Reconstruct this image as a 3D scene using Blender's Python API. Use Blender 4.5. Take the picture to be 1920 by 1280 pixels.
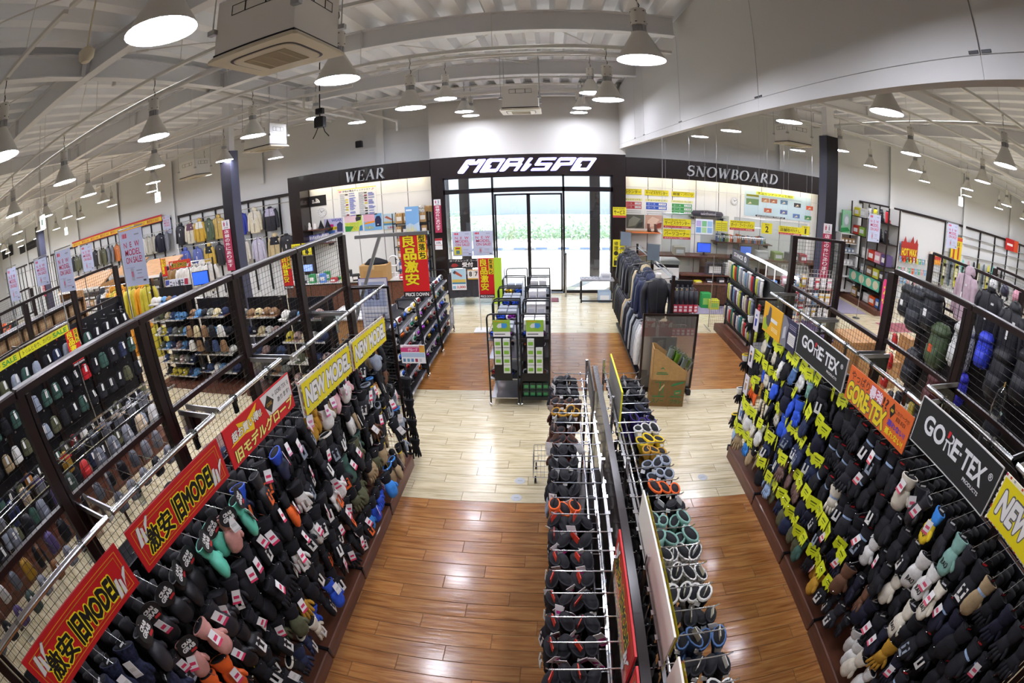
import bpy, math, random
from mathutils import Vector, Matrix
D = bpy.data
SC = bpy.context.scene
for _o in list(D.objects):
    D.objects.remove(_o)
COL = SC.collection
PI = math.pi
R = random.Random(7)

# ------------------------------------------------------------------ camera, sky, sun, exposure
pitch, yaw, roll = 0.362137, -0.0901506, -0.0325432
cp, sp_, cy, sy_ = math.cos(pitch), math.sin(pitch), math.cos(yaw), math.sin(yaw)
FW = Vector((sy_ * cp, cy * cp, -sp_))
R0 = Vector((cy, -sy_, 0))
U0 = R0.cross(FW)
RT = R0 * math.cos(roll) + U0 * math.sin(roll)
UP = U0 * math.cos(roll) - R0 * math.sin(roll)
cam = D.cameras.new('camera')
cam.type = 'PANO'
cam.panorama_type = 'FISHEYE_EQUISOLID'
cam.sensor_width = 36.0
cam.fisheye_lens = 874.4 / 1920 * 36.0
cam.fisheye_fov = math.radians(220)
cam.clip_start = 0.02
cam.clip_end = 300
camo = D.objects.new('camera', cam)
camo.matrix_world = Matrix(((RT.x, UP.x, -FW.x, 0), (RT.y, UP.y, -FW.y, 0), (RT.z, UP.z, -FW.z, 4.2), (0, 0, 0, 1)))
COL.objects.link(camo)
SC.camera = camo
vs = SC.view_settings
vs.view_transform = 'Standard'
vs.look = 'None'
vs.gamma = 1.0
vs.exposure = 0.36
vs.use_curve_mapping = False
LAMP_POWER = 72.0          # radiance of the pendant diffusers
W = D.worlds.new('sky')
SC.world = W
W.use_nodes = True
_n = W.node_tree.nodes
_bg = _n['Background']
_sk = _n.new('ShaderNodeTexSky')
_sk.sky_type = 'HOSEK_WILKIE'
_sk.sun_direction = (0.3, 0.55, 0.75)
_sk.turbidity = 5.0
W.node_tree.links.new(_sk.outputs[0], _bg.inputs[0])
_bg.inputs[1].default_value = 7.0
_s = D.lights.new('sun', 'SUN')
_s.energy = 26.0
_s.angle = 0.02
_so = D.objects.new('sun', _s)
_so.rotation_euler = (math.radians(40), 0, math.radians(150))
COL.objects.link(_so)

# ------------------------------------------------------------------ materials
def lin(c):
    if isinstance(c, str):
        c = tuple(int(c[i:i + 2], 16) / 255 for i in (0, 2, 4))
    return tuple(v / 12.92 if v <= .04045 else ((v + .055) / 1.055) ** 2.4 for v in c[:3])

MATS = {}
def mat(name, col='888888', rough=.5, metal=0., emit=0., noise=0., nscale=(8, 8, 8), bump=0., bscale=60., objcol=False,
        alpha=None, coat=0., spec=.5, tone=None):
    if name in MATS:
        return MATS[name]
    m = D.materials.new(name)
    m.use_nodes = True
    nt = m.node_tree
    b = nt.nodes['Principled BSDF']
    b.inputs['Roughness'].default_value = rough
    b.inputs['Metallic'].default_value = metal
    b.inputs['Specular IOR Level'].default_value = spec
    b.inputs['Coat Weight'].default_value = coat
    c = (*lin(col), 1)
    b.inputs['Base Color'].default_value = c
    src = None
    if objcol:
        oi = nt.nodes.new('ShaderNodeObjectInfo')
        src = oi.outputs['Color']
    if noise:
        tc = nt.nodes.new('ShaderNodeTexCoord')
        mp = nt.nodes.new('ShaderNodeMapping')
        mp.inputs['Scale'].default_value = nscale
        nz = nt.nodes.new('ShaderNodeTexNoise')
        nz.inputs['Scale'].default_value = 1
        nz.inputs['Detail'].default_value = 3
        nt.links.new(tc.outputs['Object'], mp.inputs[0])
        nt.links.new(mp.outputs[0], nz.inputs['Vector'])
        mr = nt.nodes.new('ShaderNodeMapRange')
        mr.inputs['From Min'].default_value = .3
        mr.inputs['From Max'].default_value = .7
        mr.inputs['To Min'].default_value = 1 - noise
        mr.inputs['To Max'].default_value = 1 + noise * .6
        nt.links.new(nz.outputs[0], mr.inputs[0])
        mx = nt.nodes.new('ShaderNodeMix')
        mx.data_type = 'RGBA'
        mx.blend_type = 'MULTIPLY'
        mx.inputs[0].default_value = 1
        if src:
            nt.links.new(src, mx.inputs[6])
        else:
            mx.inputs[6].default_value = c
        nt.links.new(mr.outputs[0], mx.inputs[7])
        src = mx.outputs[2]
    if src:
        nt.links.new(src, b.inputs['Base Color'])
    if bump:
        tc = nt.nodes.new('ShaderNodeTexCoord')
        nz = nt.nodes.new('ShaderNodeTexNoise')
        nz.inputs['Scale'].default_value = bscale
        nz.inputs['Detail'].default_value = 2
        nt.links.new(tc.outputs['Object'], nz.inputs['Vector'])
        bp = nt.nodes.new('ShaderNodeBump')
        bp.inputs['Strength'].default_value = bump
        bp.inputs['Distance'].default_value = .01
        nt.links.new(nz.outputs[0], bp.inputs['Height'])
        nt.links.new(bp.outputs[0], b.inputs['Normal'])
    if emit:
        b.inputs['Emission Color'].default_value = c
        b.inputs['Emission Strength'].default_value = emit
    MATS[name] = m
    return m

def glass_mat(name, tint, clear, rough=.02, haze=0.):
    m = D.materials.new(name)
    m.use_nodes = True
    nt = m.node_tree
    nt.nodes.remove(nt.nodes['Principled BSDF'])
    t = nt.nodes.new('ShaderNodeBsdfTransparent')
    t.inputs[0].default_value = (*lin(tint), 1)
    g = nt.nodes.new('ShaderNodeBsdfGlossy')
    g.inputs['Roughness'].default_value = rough
    mx = nt.nodes.new('ShaderNodeMixShader')
    fr = nt.nodes.new('ShaderNodeFresnel')
    fr.inputs[0].default_value = 1.45
    mm = nt.nodes.new('ShaderNodeMath')
    mm.operation = 'ADD'
    mm.inputs[1].default_value = clear
    mm.use_clamp = True
    nt.links.new(fr.outputs[0], mm.inputs[0])
    nt.links.new(mm.outputs[0], mx.inputs[0])
    nt.links.new(t.outputs[0], mx.inputs[1])
    nt.links.new(g.outputs[0], mx.inputs[2])
    last = mx.outputs[0]
    if haze:
        df = nt.nodes.new('ShaderNodeBsdfDiffuse')
        df.inputs[0].default_value = (*lin(tint), 1)
        m2 = nt.nodes.new('ShaderNodeMixShader')
        m2.inputs[0].default_value = haze
        nt.links.new(last, m2.inputs[1])
        nt.links.new(df.outputs[0], m2.inputs[2])
        last = m2.outputs[0]
    nt.links.new(last, nt.nodes['Material Output'].inputs[0])
    MATS[name] = m
    return m

M_FAB = mat('fabric', rough=.78, objcol=True, noise=.15, nscale=(25, 25, 25), spec=.3, bump=.45, bscale=22)
M_SOFT = mat('padded_cloth', rough=.46, objcol=True, noise=.15, nscale=(18, 18, 12), spec=.45, bump=.35, bscale=16)
M_PRINT = mat('printed_cloth', rough=.75, objcol=True, noise=.9, nscale=(45, 45, 30), spec=.3)
M_CARD = mat('card', rough=.55, objcol=True)
M_PLAS = mat('plastic', rough=.28, objcol=True)
M_INK = mat('ink', rough=.5, objcol=True)
M_LIN = mat('glove_lining', '15151a', .9)
M_WHITE = mat('white_paint', 'e9e7e2', .5)
M_DARKF = mat('dark_brown_metal', '2a1d1a', .35, .3, noise=.15, nscale=(3, 3, 3))
M_BLACK = mat('black_metal', '17161a', .4, .2)
M_WIRE = mat('black_wire', '0b0a0b', .5, .0)
M_CHROME = mat('chrome', 'dcdce0', .16, 1.0)
M_STEEL = mat('brushed_steel', 'b9babd', .3, 1.0)
M_WOODP = mat('plinth_wood', '653c2a', .45, noise=.35, nscale=(14, 2.2, 14), coat=.08)
M_WOODL = mat('pale_wood', 'b98a58', .5, noise=.25, nscale=(3, 12, 12))
M_GLASS = glass_mat('door_glass', 'fafdfc', .03)
M_ACRYL = glass_mat('clear_acrylic', 'eef2f2', .05, .08)
M_SMOKE = glass_mat('frosted_sheet', 'dcd8d0', .03, .2, .13)
M_KRAFT = mat('kraft_card', 'b08a55', .8, noise=.1, nscale=(20, 20, 20))

# ------------------------------------------------------------------ mesh builder
class MB:
    def __init__(s):
        s.v, s.f, s.m = [], [], []
    def add(s, vs_, fs, mi=0):
        o = len(s.v)
        s.v += [tuple(p) for p in vs_]
        s.f += [tuple(o + i for i in f) for f in fs]
        s.m += [mi] * len(fs)
        return s
    def box(s, x0, x1, y0, y1, z0, z1, mi=0):
        return s.add([(x0, y0, z0), (x1, y0, z0), (x1, y1, z0), (x0, y1, z0), (x0, y0, z1), (x1, y0, z1), (x1, y1, z1), (x0, y1, z1)],
                     [(0, 3, 2, 1), (4, 5, 6, 7), (0, 1, 5, 4), (1, 2, 6, 5), (2, 3, 7, 6), (3, 0, 4, 7)], mi)
    def cbox(s, x0, x1, y0, y1, z0, z1, c=.01, mi=0):
        # box with its upright edges and top rim chamfered
        def ring(d, z, e=0):
            a, b, p, q = x0 + e, x1 - e, y0 + e, y1 - e
            return [(a + d, p, z), (b - d, p, z), (b, p + d, z), (b, q - d, z), (b - d, q, z), (a + d, q, z), (a, q - d, z), (a, p + d, z)]
        return s.rings([ring(c, z0), ring(c, z1 - c), ring(c, z1, c)], True, True, mi)
    def rings(s, rs, cap0=True, cap1=True, mi=0, closed=True):
        n = len(rs[0])
        vv = [p for r in rs for p in r]
        ff = []
        for i in range(len(rs) - 1):
            for j in range(n if closed else n - 1):
                k = (j + 1) % n
                ff.append((i * n + j, i * n + k, (i + 1) * n + k, (i + 1) * n + j))
        if cap0:
            ff.append(tuple(range(n - 1, -1, -1)))
        if cap1:
            ff.append(tuple(range((len(rs) - 1) * n, len(rs) * n)))
        return s.add(vv, ff, mi)
    def tube(s, p, q, r, n=6, r2=None, mi=0, caps=True):
        p, q = Vector(p), Vector(q)
        d = (q - p).normalized()
        a = d.orthogonal().normalized()
        b = d.cross(a)
        r2 = r if r2 is None else r2
        ra = [p + (a * math.cos(2 * PI * i / n) + b * math.sin(2 * PI * i / n)) * r for i in range(n)]
        rb = [q + (a * math.cos(2 * PI * i / n) + b * math.sin(2 * PI * i / n)) * r2 for i in range(n)]
        return s.rings([ra, rb], caps, caps, mi)
    def path(s, pts, r, n=6, mi=0, rr=None):
        pts = [Vector(p) for p in pts]
        rs = []
        a = None
        for i, p in enumerate(pts):
            d = (pts[min(i + 1, len(pts) - 1)] - pts[max(i - 1, 0)]).normalized()
            a = d.orthogonal().normalized() if a is None else (a - d * a.dot(d)).normalized()
            b = d.cross(a)
            rad = rr[i] if rr else r
            rs.append([p + (a * math.cos(2 * PI * k / n) + b * math.sin(2 * PI * k / n)) * rad for k in range(n)])
        return s.rings(rs, True, True, mi)
    def loft(s, secs, n=10, cap0=True, cap1=True, mi=0, pw=2.0, axis=None):
        # secs: (cx, cy, cz, rx, ry) rings lying in the XY plane, superellipse power pw
        rs = []
        for (cx, cy_, cz, rx, ry) in secs:
            ring = []
            for k in range(n):
                t = 2 * PI * (k + .5) / n
                c, si = math.cos(t), math.sin(t)
                ring.append((cx + rx * math.copysign(abs(c) ** (2 / pw), c), cy_ + ry * math.copysign(abs(si) ** (2 / pw), si), cz))
            rs.append(ring)
        return s.rings(rs[::-1] if secs[0][2] > secs[-1][2] else rs, cap1 if secs[0][2] > secs[-1][2] else cap0,
                       cap0 if secs[0][2] > secs[-1][2] else cap1, mi)
    def lathe(s, prof, n=20, mi=0, c=(0, 0, 0), cap0=False, cap1=False):
        rs = [[(c[0] + r * math.cos(2 * PI * k / n), c[1] + r * math.sin(2 * PI * k / n), c[2] + z) for k in range(n)] for r, z in prof]
        return s.rings(rs, cap0, cap1, mi)
    def poly(s, pts, z0, z1, mi=0):
        # prism of a polygon in XY between z0 and z1
        n = len(pts)
        return s.rings([[(x, y, z0) for x, y in pts], [(x, y, z1) for x, y in pts]], True, True, mi)
    def xf(s, M):
        s.v = [tuple(M @ Vector(p)) for p in s.v]
        return s
    def join(s, o, M=None, mi=None):
        return s.add([M @ Vector(p) if M else p for p in o.v], o.f, mi or 0)
    def mesh(s, name, mats, smooth=False):
        me = D.meshes.new(name)
        me.from_pydata(s.v, [], s.f)
        for m in (mats if isinstance(mats, (list, tuple)) else [mats]):
            me.materials.append(m)
        if any(s.m):
            me.polygons.foreach_set('material_index', s.m)
        if smooth:
            me.polygons.foreach_set('use_smooth', [True] * len(me.polygons))
            if smooth == 'auto':
                me.set_sharp_from_angle(angle=math.radians(40))
        return me

def ob(name, me, parent=None, loc=None, rot=None, col=None, M=None):
    o = D.objects.new(name, me)
    if M is not None:
        o.matrix_basis = M
    if loc is not None:
        o.location = loc
    if rot is not None:
        o.rotation_euler = rot
    if col is not None:
        o.color = (*lin(col), 1)
    if parent is not None:
        o.parent = parent
    COL.objects.link(o)
    return o

def tag(o, label=None, cat=None, group=None, kind=None):
    if label: o['label'] = label
    if cat: o['category'] = cat
    if group: o['group'] = group
    if kind: o['kind'] = kind
    return o

def thing(name, label, cat, loc=(0, 0, 0), rotz=0, group=None, M=None):
    o = D.objects.new(name, None)
    o.empty_display_size = .1
    if M is not None:
        o.matrix_basis = M
    else:
        o.location = loc
        o.rotation_euler = (0, 0, rotz)
    COL.objects.link(o)
    return tag(o, label, cat, group)

def struct(name, me, parent=None, **k):
    o = ob(name, me, parent, **k)
    if parent is None:
        o['kind'] = 'structure'
    return o

ORD = ['first', 'second', 'third', 'fourth', 'fifth', 'sixth', 'seventh', 'eighth', 'ninth', 'tenth', 'eleventh', 'twelfth', 'thirteenth',
       'fourteenth', 'fifteenth', 'sixteenth', 'seventeenth', 'eighteenth', 'nineteenth', 'twentieth', 'twenty-first', 'twenty-second',
       'twenty-third', 'twenty-fourth', 'twenty-fifth', 'twenty-sixth', 'twenty-seventh', 'twenty-eighth', 'twenty-ninth', 'thirtieth',
       'thirty-first', 'thirty-second', 'thirty-third', 'thirty-fourth', 'thirty-fifth', 'thirty-sixth', 'thirty-seventh', 'thirty-eighth',
       'thirty-ninth', 'fortieth']

# ------------------------------------------------------------------ flat signs with real lettering
FR_L = Matrix(((0, 0, 1), (1, 0, 0), (0, 1, 0)))       # faces +x, reads along +y
FR_R = Matrix(((0, 0, -1), (-1, 0, 0), (0, 1, 0)))     # faces -x, reads along -y
FR_F = Matrix(((1, 0, 0), (0, 0, -1), (0, 1, 0)))      # faces -y, reads along +x
_TXT = {}
def text_geo(s, bold, shear):
    k = (s, bold, shear)
    if k not in _TXT:
        cu = D.curves.new('lettering', 'FONT')
        cu.body = s
        cu.offset = bold
        cu.shear = shear
        cu.resolution_u = 2 if ord(max(s)) > 0x3000 else 4
        cu.space_line = .95
        o = D.objects.new('lettering', cu)
        me = D.meshes.new_from_object(o)
        vs_ = [v.co.copy() for v in me.vertices]
        fs = [tuple(p.vertices) for p in me.polygons]
        D.objects.remove(o)
        D.curves.remove(cu)
        D.meshes.remove(me)
        x0 = min(v.x for v in vs_); x1 = max(v.x for v in vs_); y0 = min(v.y for v in vs_); y1 = max(v.y for v in vs_)
        _TXT[k] = ([((v.x - x0) / (x1 - x0), (v.y - y0) / (y1 - y0)) for v in vs_], fs, (x1 - x0, y1 - y0))
    return _TXT[k]

def T(s, x0, y0, x1, y1, col='111111', bold=.02, shear=0., out=None, ob_=.05):
    return ('t', s, x0, y0, x1, y1, col, bold, shear, out, ob_)
def Rr(x0, y0, x1, y1, col):
    return ('p', [(x0, y0), (x1, y0), (x1, y1), (x0, y1)], col)
def Pp(pts, col):
    return ('p', pts, col)
def stripes(x0, y0, x1, y1, n, col, fill=.5, rnd=None):
    r = []
    for i in range(n):
        a = y0 + (y1 - y0) * i / n
        xx = x1 if rnd is None else x0 + (x1 - x0) * rnd.uniform(.55, 1)
        r.append(Rr(x0, a, xx, a + (y1 - y0) / n * fill, col))
    return r

def prints(root, w, h, z, items, front=M_INK):
    layer = 0
    groups = {}
    for it in items:
        layer += 1
        zz = z + .0005 + layer * .00035
        if it[0] == 'p':
            pts = [((x - .5) * w, (y - .5) * h, zz) for x, y in it[1]]
            groups.setdefault(('print', it[2]), MB()).add(pts, [tuple(range(len(pts)))])
        else:
            _, s, x0, y0, x1, y1, col, bold, shear, out, ob_ = it
            cjk = any(ord(ch) > 0x2e80 for ch in s)
            off = 0 if (cjk or bold > .03) else bold
            vs_, fs, sz = text_geo(s, off, shear)
            grow_ = bold - off
            def put(key, rad, z_):
                # heavier strokes: the same glyphs laid side by side within a small radius
                n_ = 1 if rad < .004 else 8 if rad < .04 else 12
                for q in range(n_):
                    dx = rad * math.cos(2 * PI * q / n_) if n_ > 1 else 0
                    dy = rad * math.sin(2 * PI * q / n_) if n_ > 1 else 0
                    groups.setdefault(key, MB()).add([((x0 + (u + dx / sz[0]) * (x1 - x0) - .5) * w, (y0 + (v + dy / sz[1]) * (y1 - y0) - .5) * h, z_ + q * 2e-6) for u, v in vs_], fs)
            if out:
                put(('lettering', out), grow_ + ob_, zz)
                zz += .0003
                layer += 1
            put(('lettering', col), grow_, zz)
    for (nm, col), mb in groups.items():
        o_ = ob(nm, mb.mesh(nm, front), root, col=col)
        if nm == 'print' and len(mb.f) > 3:
            o_['kind'] = 'stuff'      # many small printed marks

def sign(name, label, cat, c, fr, w, h, bg, items=(), t=.012, group=None, rot=None, edge=None, board='board', bm=None):
    M3 = fr.to_4x4()
    if rot:
        M3 = M3 @ Matrix.Rotation(rot[1], 4, rot[0])
    Mx = Matrix.Translation(c) @ M3
    r = thing(name, label, cat, M=Mx, group=group)
    ob(board, MB().box(-w / 2, w / 2, -h / 2, h / 2, -t / 2, t / 2).mesh(board, bm or M_CARD), r, col=bg)
    if edge:
        e = MB()
        for a in (-1, 1):
            e.box(-w / 2, w / 2, a * h / 2 - .004, a * h / 2 + .004, -t / 2 - .002, t / 2 + .003)
            e.box(a * w / 2 - .004, a * w / 2 + .004, -h / 2, h / 2, -t / 2 - .002, t / 2 + .003)
        ob('edge_trim', e.mesh('edge_trim', M_CARD), r, col=edge)
    prints(r, w, h, t / 2, items)
    return r
# ================================================================== SETTING
YF, YB = 15.8, 16.6        # fascia plane, front wall plane
XL, XR, Y0 = -46., 33., -5.
DECK = 7.24
# ---- floor: base slab, planks as parts
def plank_mat(name, dark):
    m = D.materials.new(name)
    m.use_nodes = True
    nt = m.node_tree
    N, L = nt.nodes, nt.links
    b = N['Principled BSDF']
    g = N.new('ShaderNodeNewGeometry')
    oi = N.new('ShaderNodeObjectInfo')
    at = N.new('ShaderNodeAttribute')
    at.attribute_name = 'tone'
    ad = N.new('ShaderNodeMath')
    ad.operation = 'ADD'
    L.new(oi.outputs['Random'], ad.inputs[0])
    L.new(at.outputs['Fac'], ad.inputs[1])
    cb = N.new('ShaderNodeCombineXYZ')
    ml = N.new('ShaderNodeMath')
    ml.operation = 'MULTIPLY'
    ml.inputs[1].default_value = 37.
    L.new(ad.outputs[0], ml.inputs[0])
    L.new(ml.outputs[0], cb.inputs[2])
    va = N.new('ShaderNodeVectorMath')
    va.operation = 'ADD'
    L.new(g.outputs['Position'], va.inputs[0])
    L.new(cb.outputs[0], va.inputs[1])
    mp = N.new('ShaderNodeMapping')
    mp.inputs['Scale'].default_value = (1.3, 16, 1)
    L.new(va.outputs[0], mp.inputs[0])
    nz = N.new('ShaderNodeTexNoise')
    nz.inputs['Scale'].default_value = 1.6
    nz.inputs['Detail'].default_value = 5
    nz.inputs['Distortion'].default_value = .6
    L.new(mp.outputs[0], nz.inputs['Vector'])
    cr = N.new('ShaderNodeValToRGB')
    e = cr.color_ramp.elements
    a, c, d = (('875429', 'a66f3b', 'bb864e') if dark else ('b7a680', 'd6c8a4', 'e6dcc0'))
    e[0].position, e[1].position = .3, .72
    e[0].color, e[1].color = (*lin(a), 1), (*lin(d), 1)
    k = e.new(.5)
    k.color = (*lin(c), 1)
    L.new(nz.outputs[0], cr.inputs[0])
    mr = N.new('ShaderNodeMapRange')
    fr = N.new('ShaderNodeMath')
    fr.operation = 'FRACT'
    L.new(ad.outputs[0], fr.inputs[0])
    mr.inputs['To Min'].default_value = .88 if dark else .93
    mr.inputs['To Max'].default_value = 1.07 if dark else 1.04
    L.new(fr.outputs[0], mr.inputs[0])
    mx = N.new('ShaderNodeMix')
    mx.data_type = 'RGBA'
    mx.blend_type = 'MULTIPLY'
    mx.inputs[0].default_value = 1
    L.new(cr.outputs[0], mx.inputs[6])
    L.new(mr.outputs[0], mx.inputs[7])
    L.new(mx.outputs[2], b.inputs['Base Color'])
    b.inputs['Roughness'].default_value = .2
    b.inputs['Coat Weight'].default_value = .25
    b.inputs['Coat Roughness'].default_value = .12
    bp = N.new('ShaderNodeBump')
    bp.inputs['Strength'].default_value = .3
    bp.inputs['Distance'].default_value = .01
    L.new(nz.outputs[0], bp.inputs['Height'])
    L.new(bp.outputs[0], b.inputs['Normal'])
    MATS[name] = m
    return m
M_PD, M_PL = plank_mat('dark_plank', True), plank_mat('light_plank', False)
floor = struct('floor', MB().box(XL, XR, Y0, YB, -.2, -.004).mesh('floor', mat('floor_base', '5b4630', .6)))
PW, PLN = 3.41 / 17, 1.22
def zone(row, x=0.):      # rows counted from the seam at y = 4.87; dark bands only in the middle of the shop
    if x < (-3.3 if row < 17 else -5.6) or x > 4.6: return M_PL
    if row < 0: return M_PD
    if row < 17: return M_PL
    if row < 34: return M_PD
    return M_PL
def plank_geo(L, W_):
    g = .0018
    c = .004
    z = 0.
    return ([(g, g, -.004), (L - g, g, -.004), (L - g, W_ - g, -.004), (g, W_ - g, -.004),
             (g + c, g + c, z), (L - g - c, g + c, z), (L - g - c, W_ - g - c, z), (g + c, W_ - g - c, z)],
            [(4, 5, 6, 7), (0, 1, 5, 4), (1, 2, 6, 5), (2, 3, 7, 6), (3, 0, 4, 7)])
pm = {m.name: MB().add(*plank_geo(PLN, PW)).mesh('plank', m) for m in (M_PD, M_PL)}
field = {M_PD.name: MB(), M_PL.name: MB()}
tones = {M_PD.name: [], M_PL.name: []}
n_plank = 0
gv, gf = plank_geo(PLN, PW)
for row in range(math.floor((Y0 - 4.87) / PW), math.ceil((YB - 4.87) / PW)):
    y = 4.87 + row * PW
    off = (row * .37 % 1) * PLN
    for k in range(math.floor((XL - off) / PLN), math.ceil((XR - off) / PLN)):
        x = k * PLN + off
        m = zone(row, x)
        if x < XL or x + PLN > XR:
            continue
        if 1.0 < y < 11.7 and ((-3.0 < x + .6 < 2.9 and y < 8.3) or (-2.7 < x + .6 < 1.9 and y >= 8.3)) and n_plank < 299:
            ob('plank', pm[m.name], floor, loc=(x, y, 0))
            n_plank += 1
        else:
            field[m.name].add([(x + p[0], y + p[1], p[2]) for p in gv], gf)
            tones[m.name] += [((row * 53 + k * 17) % 97) / 97] * len(gf)
for m in (M_PD, M_PL):
    me = field[m.name].mesh('plank_field', m)
    a = me.attributes.new('tone', 'FLOAT', 'FACE')
    a.data.foreach_set('value', tones[m.name])
    tag(ob('plank_field', me, floor), kind='stuff')
# floor stickers
for i, (x, y, lb) in enumerate(((-.435, 5.37, 'pale round sticker on light planks, farther of two beside the chrome rack'),
                           (-.46, 4.98, 'pale round sticker on light planks, close to the dark plank seam'),
                           (2.3, 5.35, 'pale round distance sticker on light planks between chrome rack and black-sign glove wall'))):
    t = thing('floor_sticker', lb, 'sticker', (x, y, 0))
    ob('disc', MB().lathe([(.078, .0005), (.076, .002), (.001, .0022)], 20, cap0=False, cap1=True).mesh('disc', M_CARD), t, col='b9bcc0')
    ob('print', MB().poly([(-.035, -.006), (.035, -.006), (.035, .006), (-.035, .006)], .0025, .0028).mesh('print', M_INK), t, col='8d9298')

# ---- walls
M_WALL = mat('wall_white', 'cbc9c4', .7, noise=.03, nscale=(.6, .6, .6), bump=.03, bscale=30)
M_WALLG = mat('wall_siding', 'dcdddc', .6)
# front wall with an opening for the entrance; shallow horizontal siding joints
wf = MB()
for (a, b) in ((XL, -4.05), (2.58, XR)):
    z = 0
    while z < 7.44:
        z1 = min(z + .62, 7.44)
        wf.box(a, b, YB, YB + .2, z, z1 - .012)
        wf.box(a, b, YB + .012, YB + .2, z1 - .012, z1)
        z = z1
wf.box(-4.05, 2.58, YB, YB + .2, 4.86, 7.44)
struct('wall_front', wf.mesh('wall_front', M_WALLG))
struct('wall_left', MB().box(XL - .2, XL, Y0, YB + .2, 0, 7.44).mesh('wall_left', M_WALL))
struct('wall_right', MB().box(XR, XR + .2, Y0, YB + .2, 0, 7.44).mesh('wall_right', M_WALL))
struct('wall_back', MB().box(XL, XR, Y0 - .2, Y0, 0, 7.44).mesh('wall_back', M_WALL))
struct('wall_entrance', MB().box(-4.05, 2.58, YF + .01, YB, 4.86, 7.44).mesh('wall_entrance', M_WALL))
pil = MB()
for x in (-43, -38, -33, -27.8, -22.5, -17.4, -11.6, -6.1, 9.0, 15.25, 21.6, 27.5):
    pil.box(x - .09, x + .09, YB - .1, YB, 0 if x < -12 or x > 12 else 4.85, 7.2)
    pil.box(x - .16, x + .16, YB - .12, YB - .1, 0 if x < -12 or x > 12 else 4.85, 7.2)
for i, x in enumerate((-43, -38, -33, -27.8, -22.5, -17.4, -11.6, -6.1, 9.0, 15.25, 21.6, 27.5)):
    p = MB()
    z0 = 0 if x < -12 or x > 12 else 4.85
    p.box(x - .07, x + .07, YB - .12, YB, z0, 7.2)
    p.box(x - .15, x + .15, YB - .14, YB - .12, z0, 7.2)
    struct('trim_%d' % (i + 1), p.mesh('trim', M_WALLG))

# ---- ceiling: folded steel deck with ribs running to the front wall
M_DECK = mat('roof_deck', 'f2f4f8', .45, .0, noise=.06, nscale=(2, .3, 2))
prof = []
x = XL
while x < XR:
    prof += [(x, DECK), (x + .2, DECK), (x + .29, DECK + .2), (x + .51, DECK + .2)]
    x += .6
ce = MB()
ce.rings([[(p[0], Y0, p[1]) for p in prof], [(p[0], YB, p[1]) for p in prof]], False, False, closed=False)
ce.box(XL, XR, Y0 - .2, YB + .2, DECK + .24, DECK + .3)
struct('ceiling', ce.mesh('ceiling', M_DECK))
M_BEAM = mat('beam_paint', 'e8e8ea', .55)
def ibeam(mb, p, q, w, zb, zt):
    # I-section between p and q (xy), flange width w
    (x0, y0), (x1, y1) = p, q
    if y0 == y1:
        mb.box(x0, x1, y0 - w / 2, y0 + w / 2, zb, zb + .02)
        mb.box(x0, x1, y0 - w / 2, y0 + w / 2, zt - .02, zt)
        mb.box(x0, x1, y0 - .008, y0 + .008, zb + .02, zt - .02)
    else:
        mb.box(x0 - w / 2, x0 + w / 2, y0, y1, zb, zb + .02)
        mb.box(x0 - w / 2, x0 + w / 2, y0, y1, zt - .02, zt)
        mb.box(x0 - .008, x0 + .008, y0, y1, zb + .02, zt - .02)
    return mb
for y in (.3, 4.2, 8.1, 12.0, 15.5):
    for a, b in ((XL, 2.3), (2.45, XR)):
        mb = ibeam(MB(), (a, y), (b, y), .2, 6.84, DECK)
        x = math.ceil(a / 3.3) * 3.3
        while x < b:
            mb.box(x - .006, x + .006, y - .09, y + .09, 6.86, DECK - .02)
            x += 3.3
        struct('roof_beam', mb.mesh('roof_beam', M_BEAM))
for x in (-20.5, -13.6, -6.7, 5.4, 12.5, 19.5):
    for a, b in ((.42, 4.08), (4.32, 7.98), (8.22, 11.88), (12.12, 15.38)):
        struct('roof_beam', ibeam(MB(), (x, a), (x, b), .18, 6.84, DECK - .01).mesh('roof_beam', M_BEAM))
M_PIPE = mat('pipe_white', 'dad8d3', .4)
# diagonal bracing rods
for (p, q) in (((-3.6, 8.2, 7.1), (-.4, 11.9, 7.1)), ((-.4, 8.2, 7.1), (-3.6, 11.9, 7.1)), ((-.2, 8.2, 7.12), (2.2, 11.9, 7.12)), ((-6.5, 4.3, 7.1), (-3.7, 8., 7.1)),
               ((-6.5, 8., 7.1), (-3.7, 4.3, 7.1)), ((-13.4, 4.4, 7.1), (-6.9, 8., 7.1)), ((-13.4, 8., 7.1), (-6.9, 4.4, 7.1)),
               ((-13.4, .5, 7.1), (-6.9, 4.1, 7.1)), ((-6.6, .5, 7.1), (-3.2, 4.1, 7.1)), ((5.5, 4.3, 7.1), (9, 8, 7.1)), ((5.5, 8, 7.1), (9, 4.3, 7.1)),
               ((5.5, .4, 7.1), (12.3, 4.1, 7.1))):
    b = MB().tube(p, q, .012, 5)
    m_ = (Vector(p) * .85 + Vector(q) * .15)
    m2 = (Vector(p) * .8 + Vector(q) * .2)
    b.tube(m_, m2, .024, 6)
    struct('roof_beam_tie', b.mesh('roof_beam_tie', M_PIPE))

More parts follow.
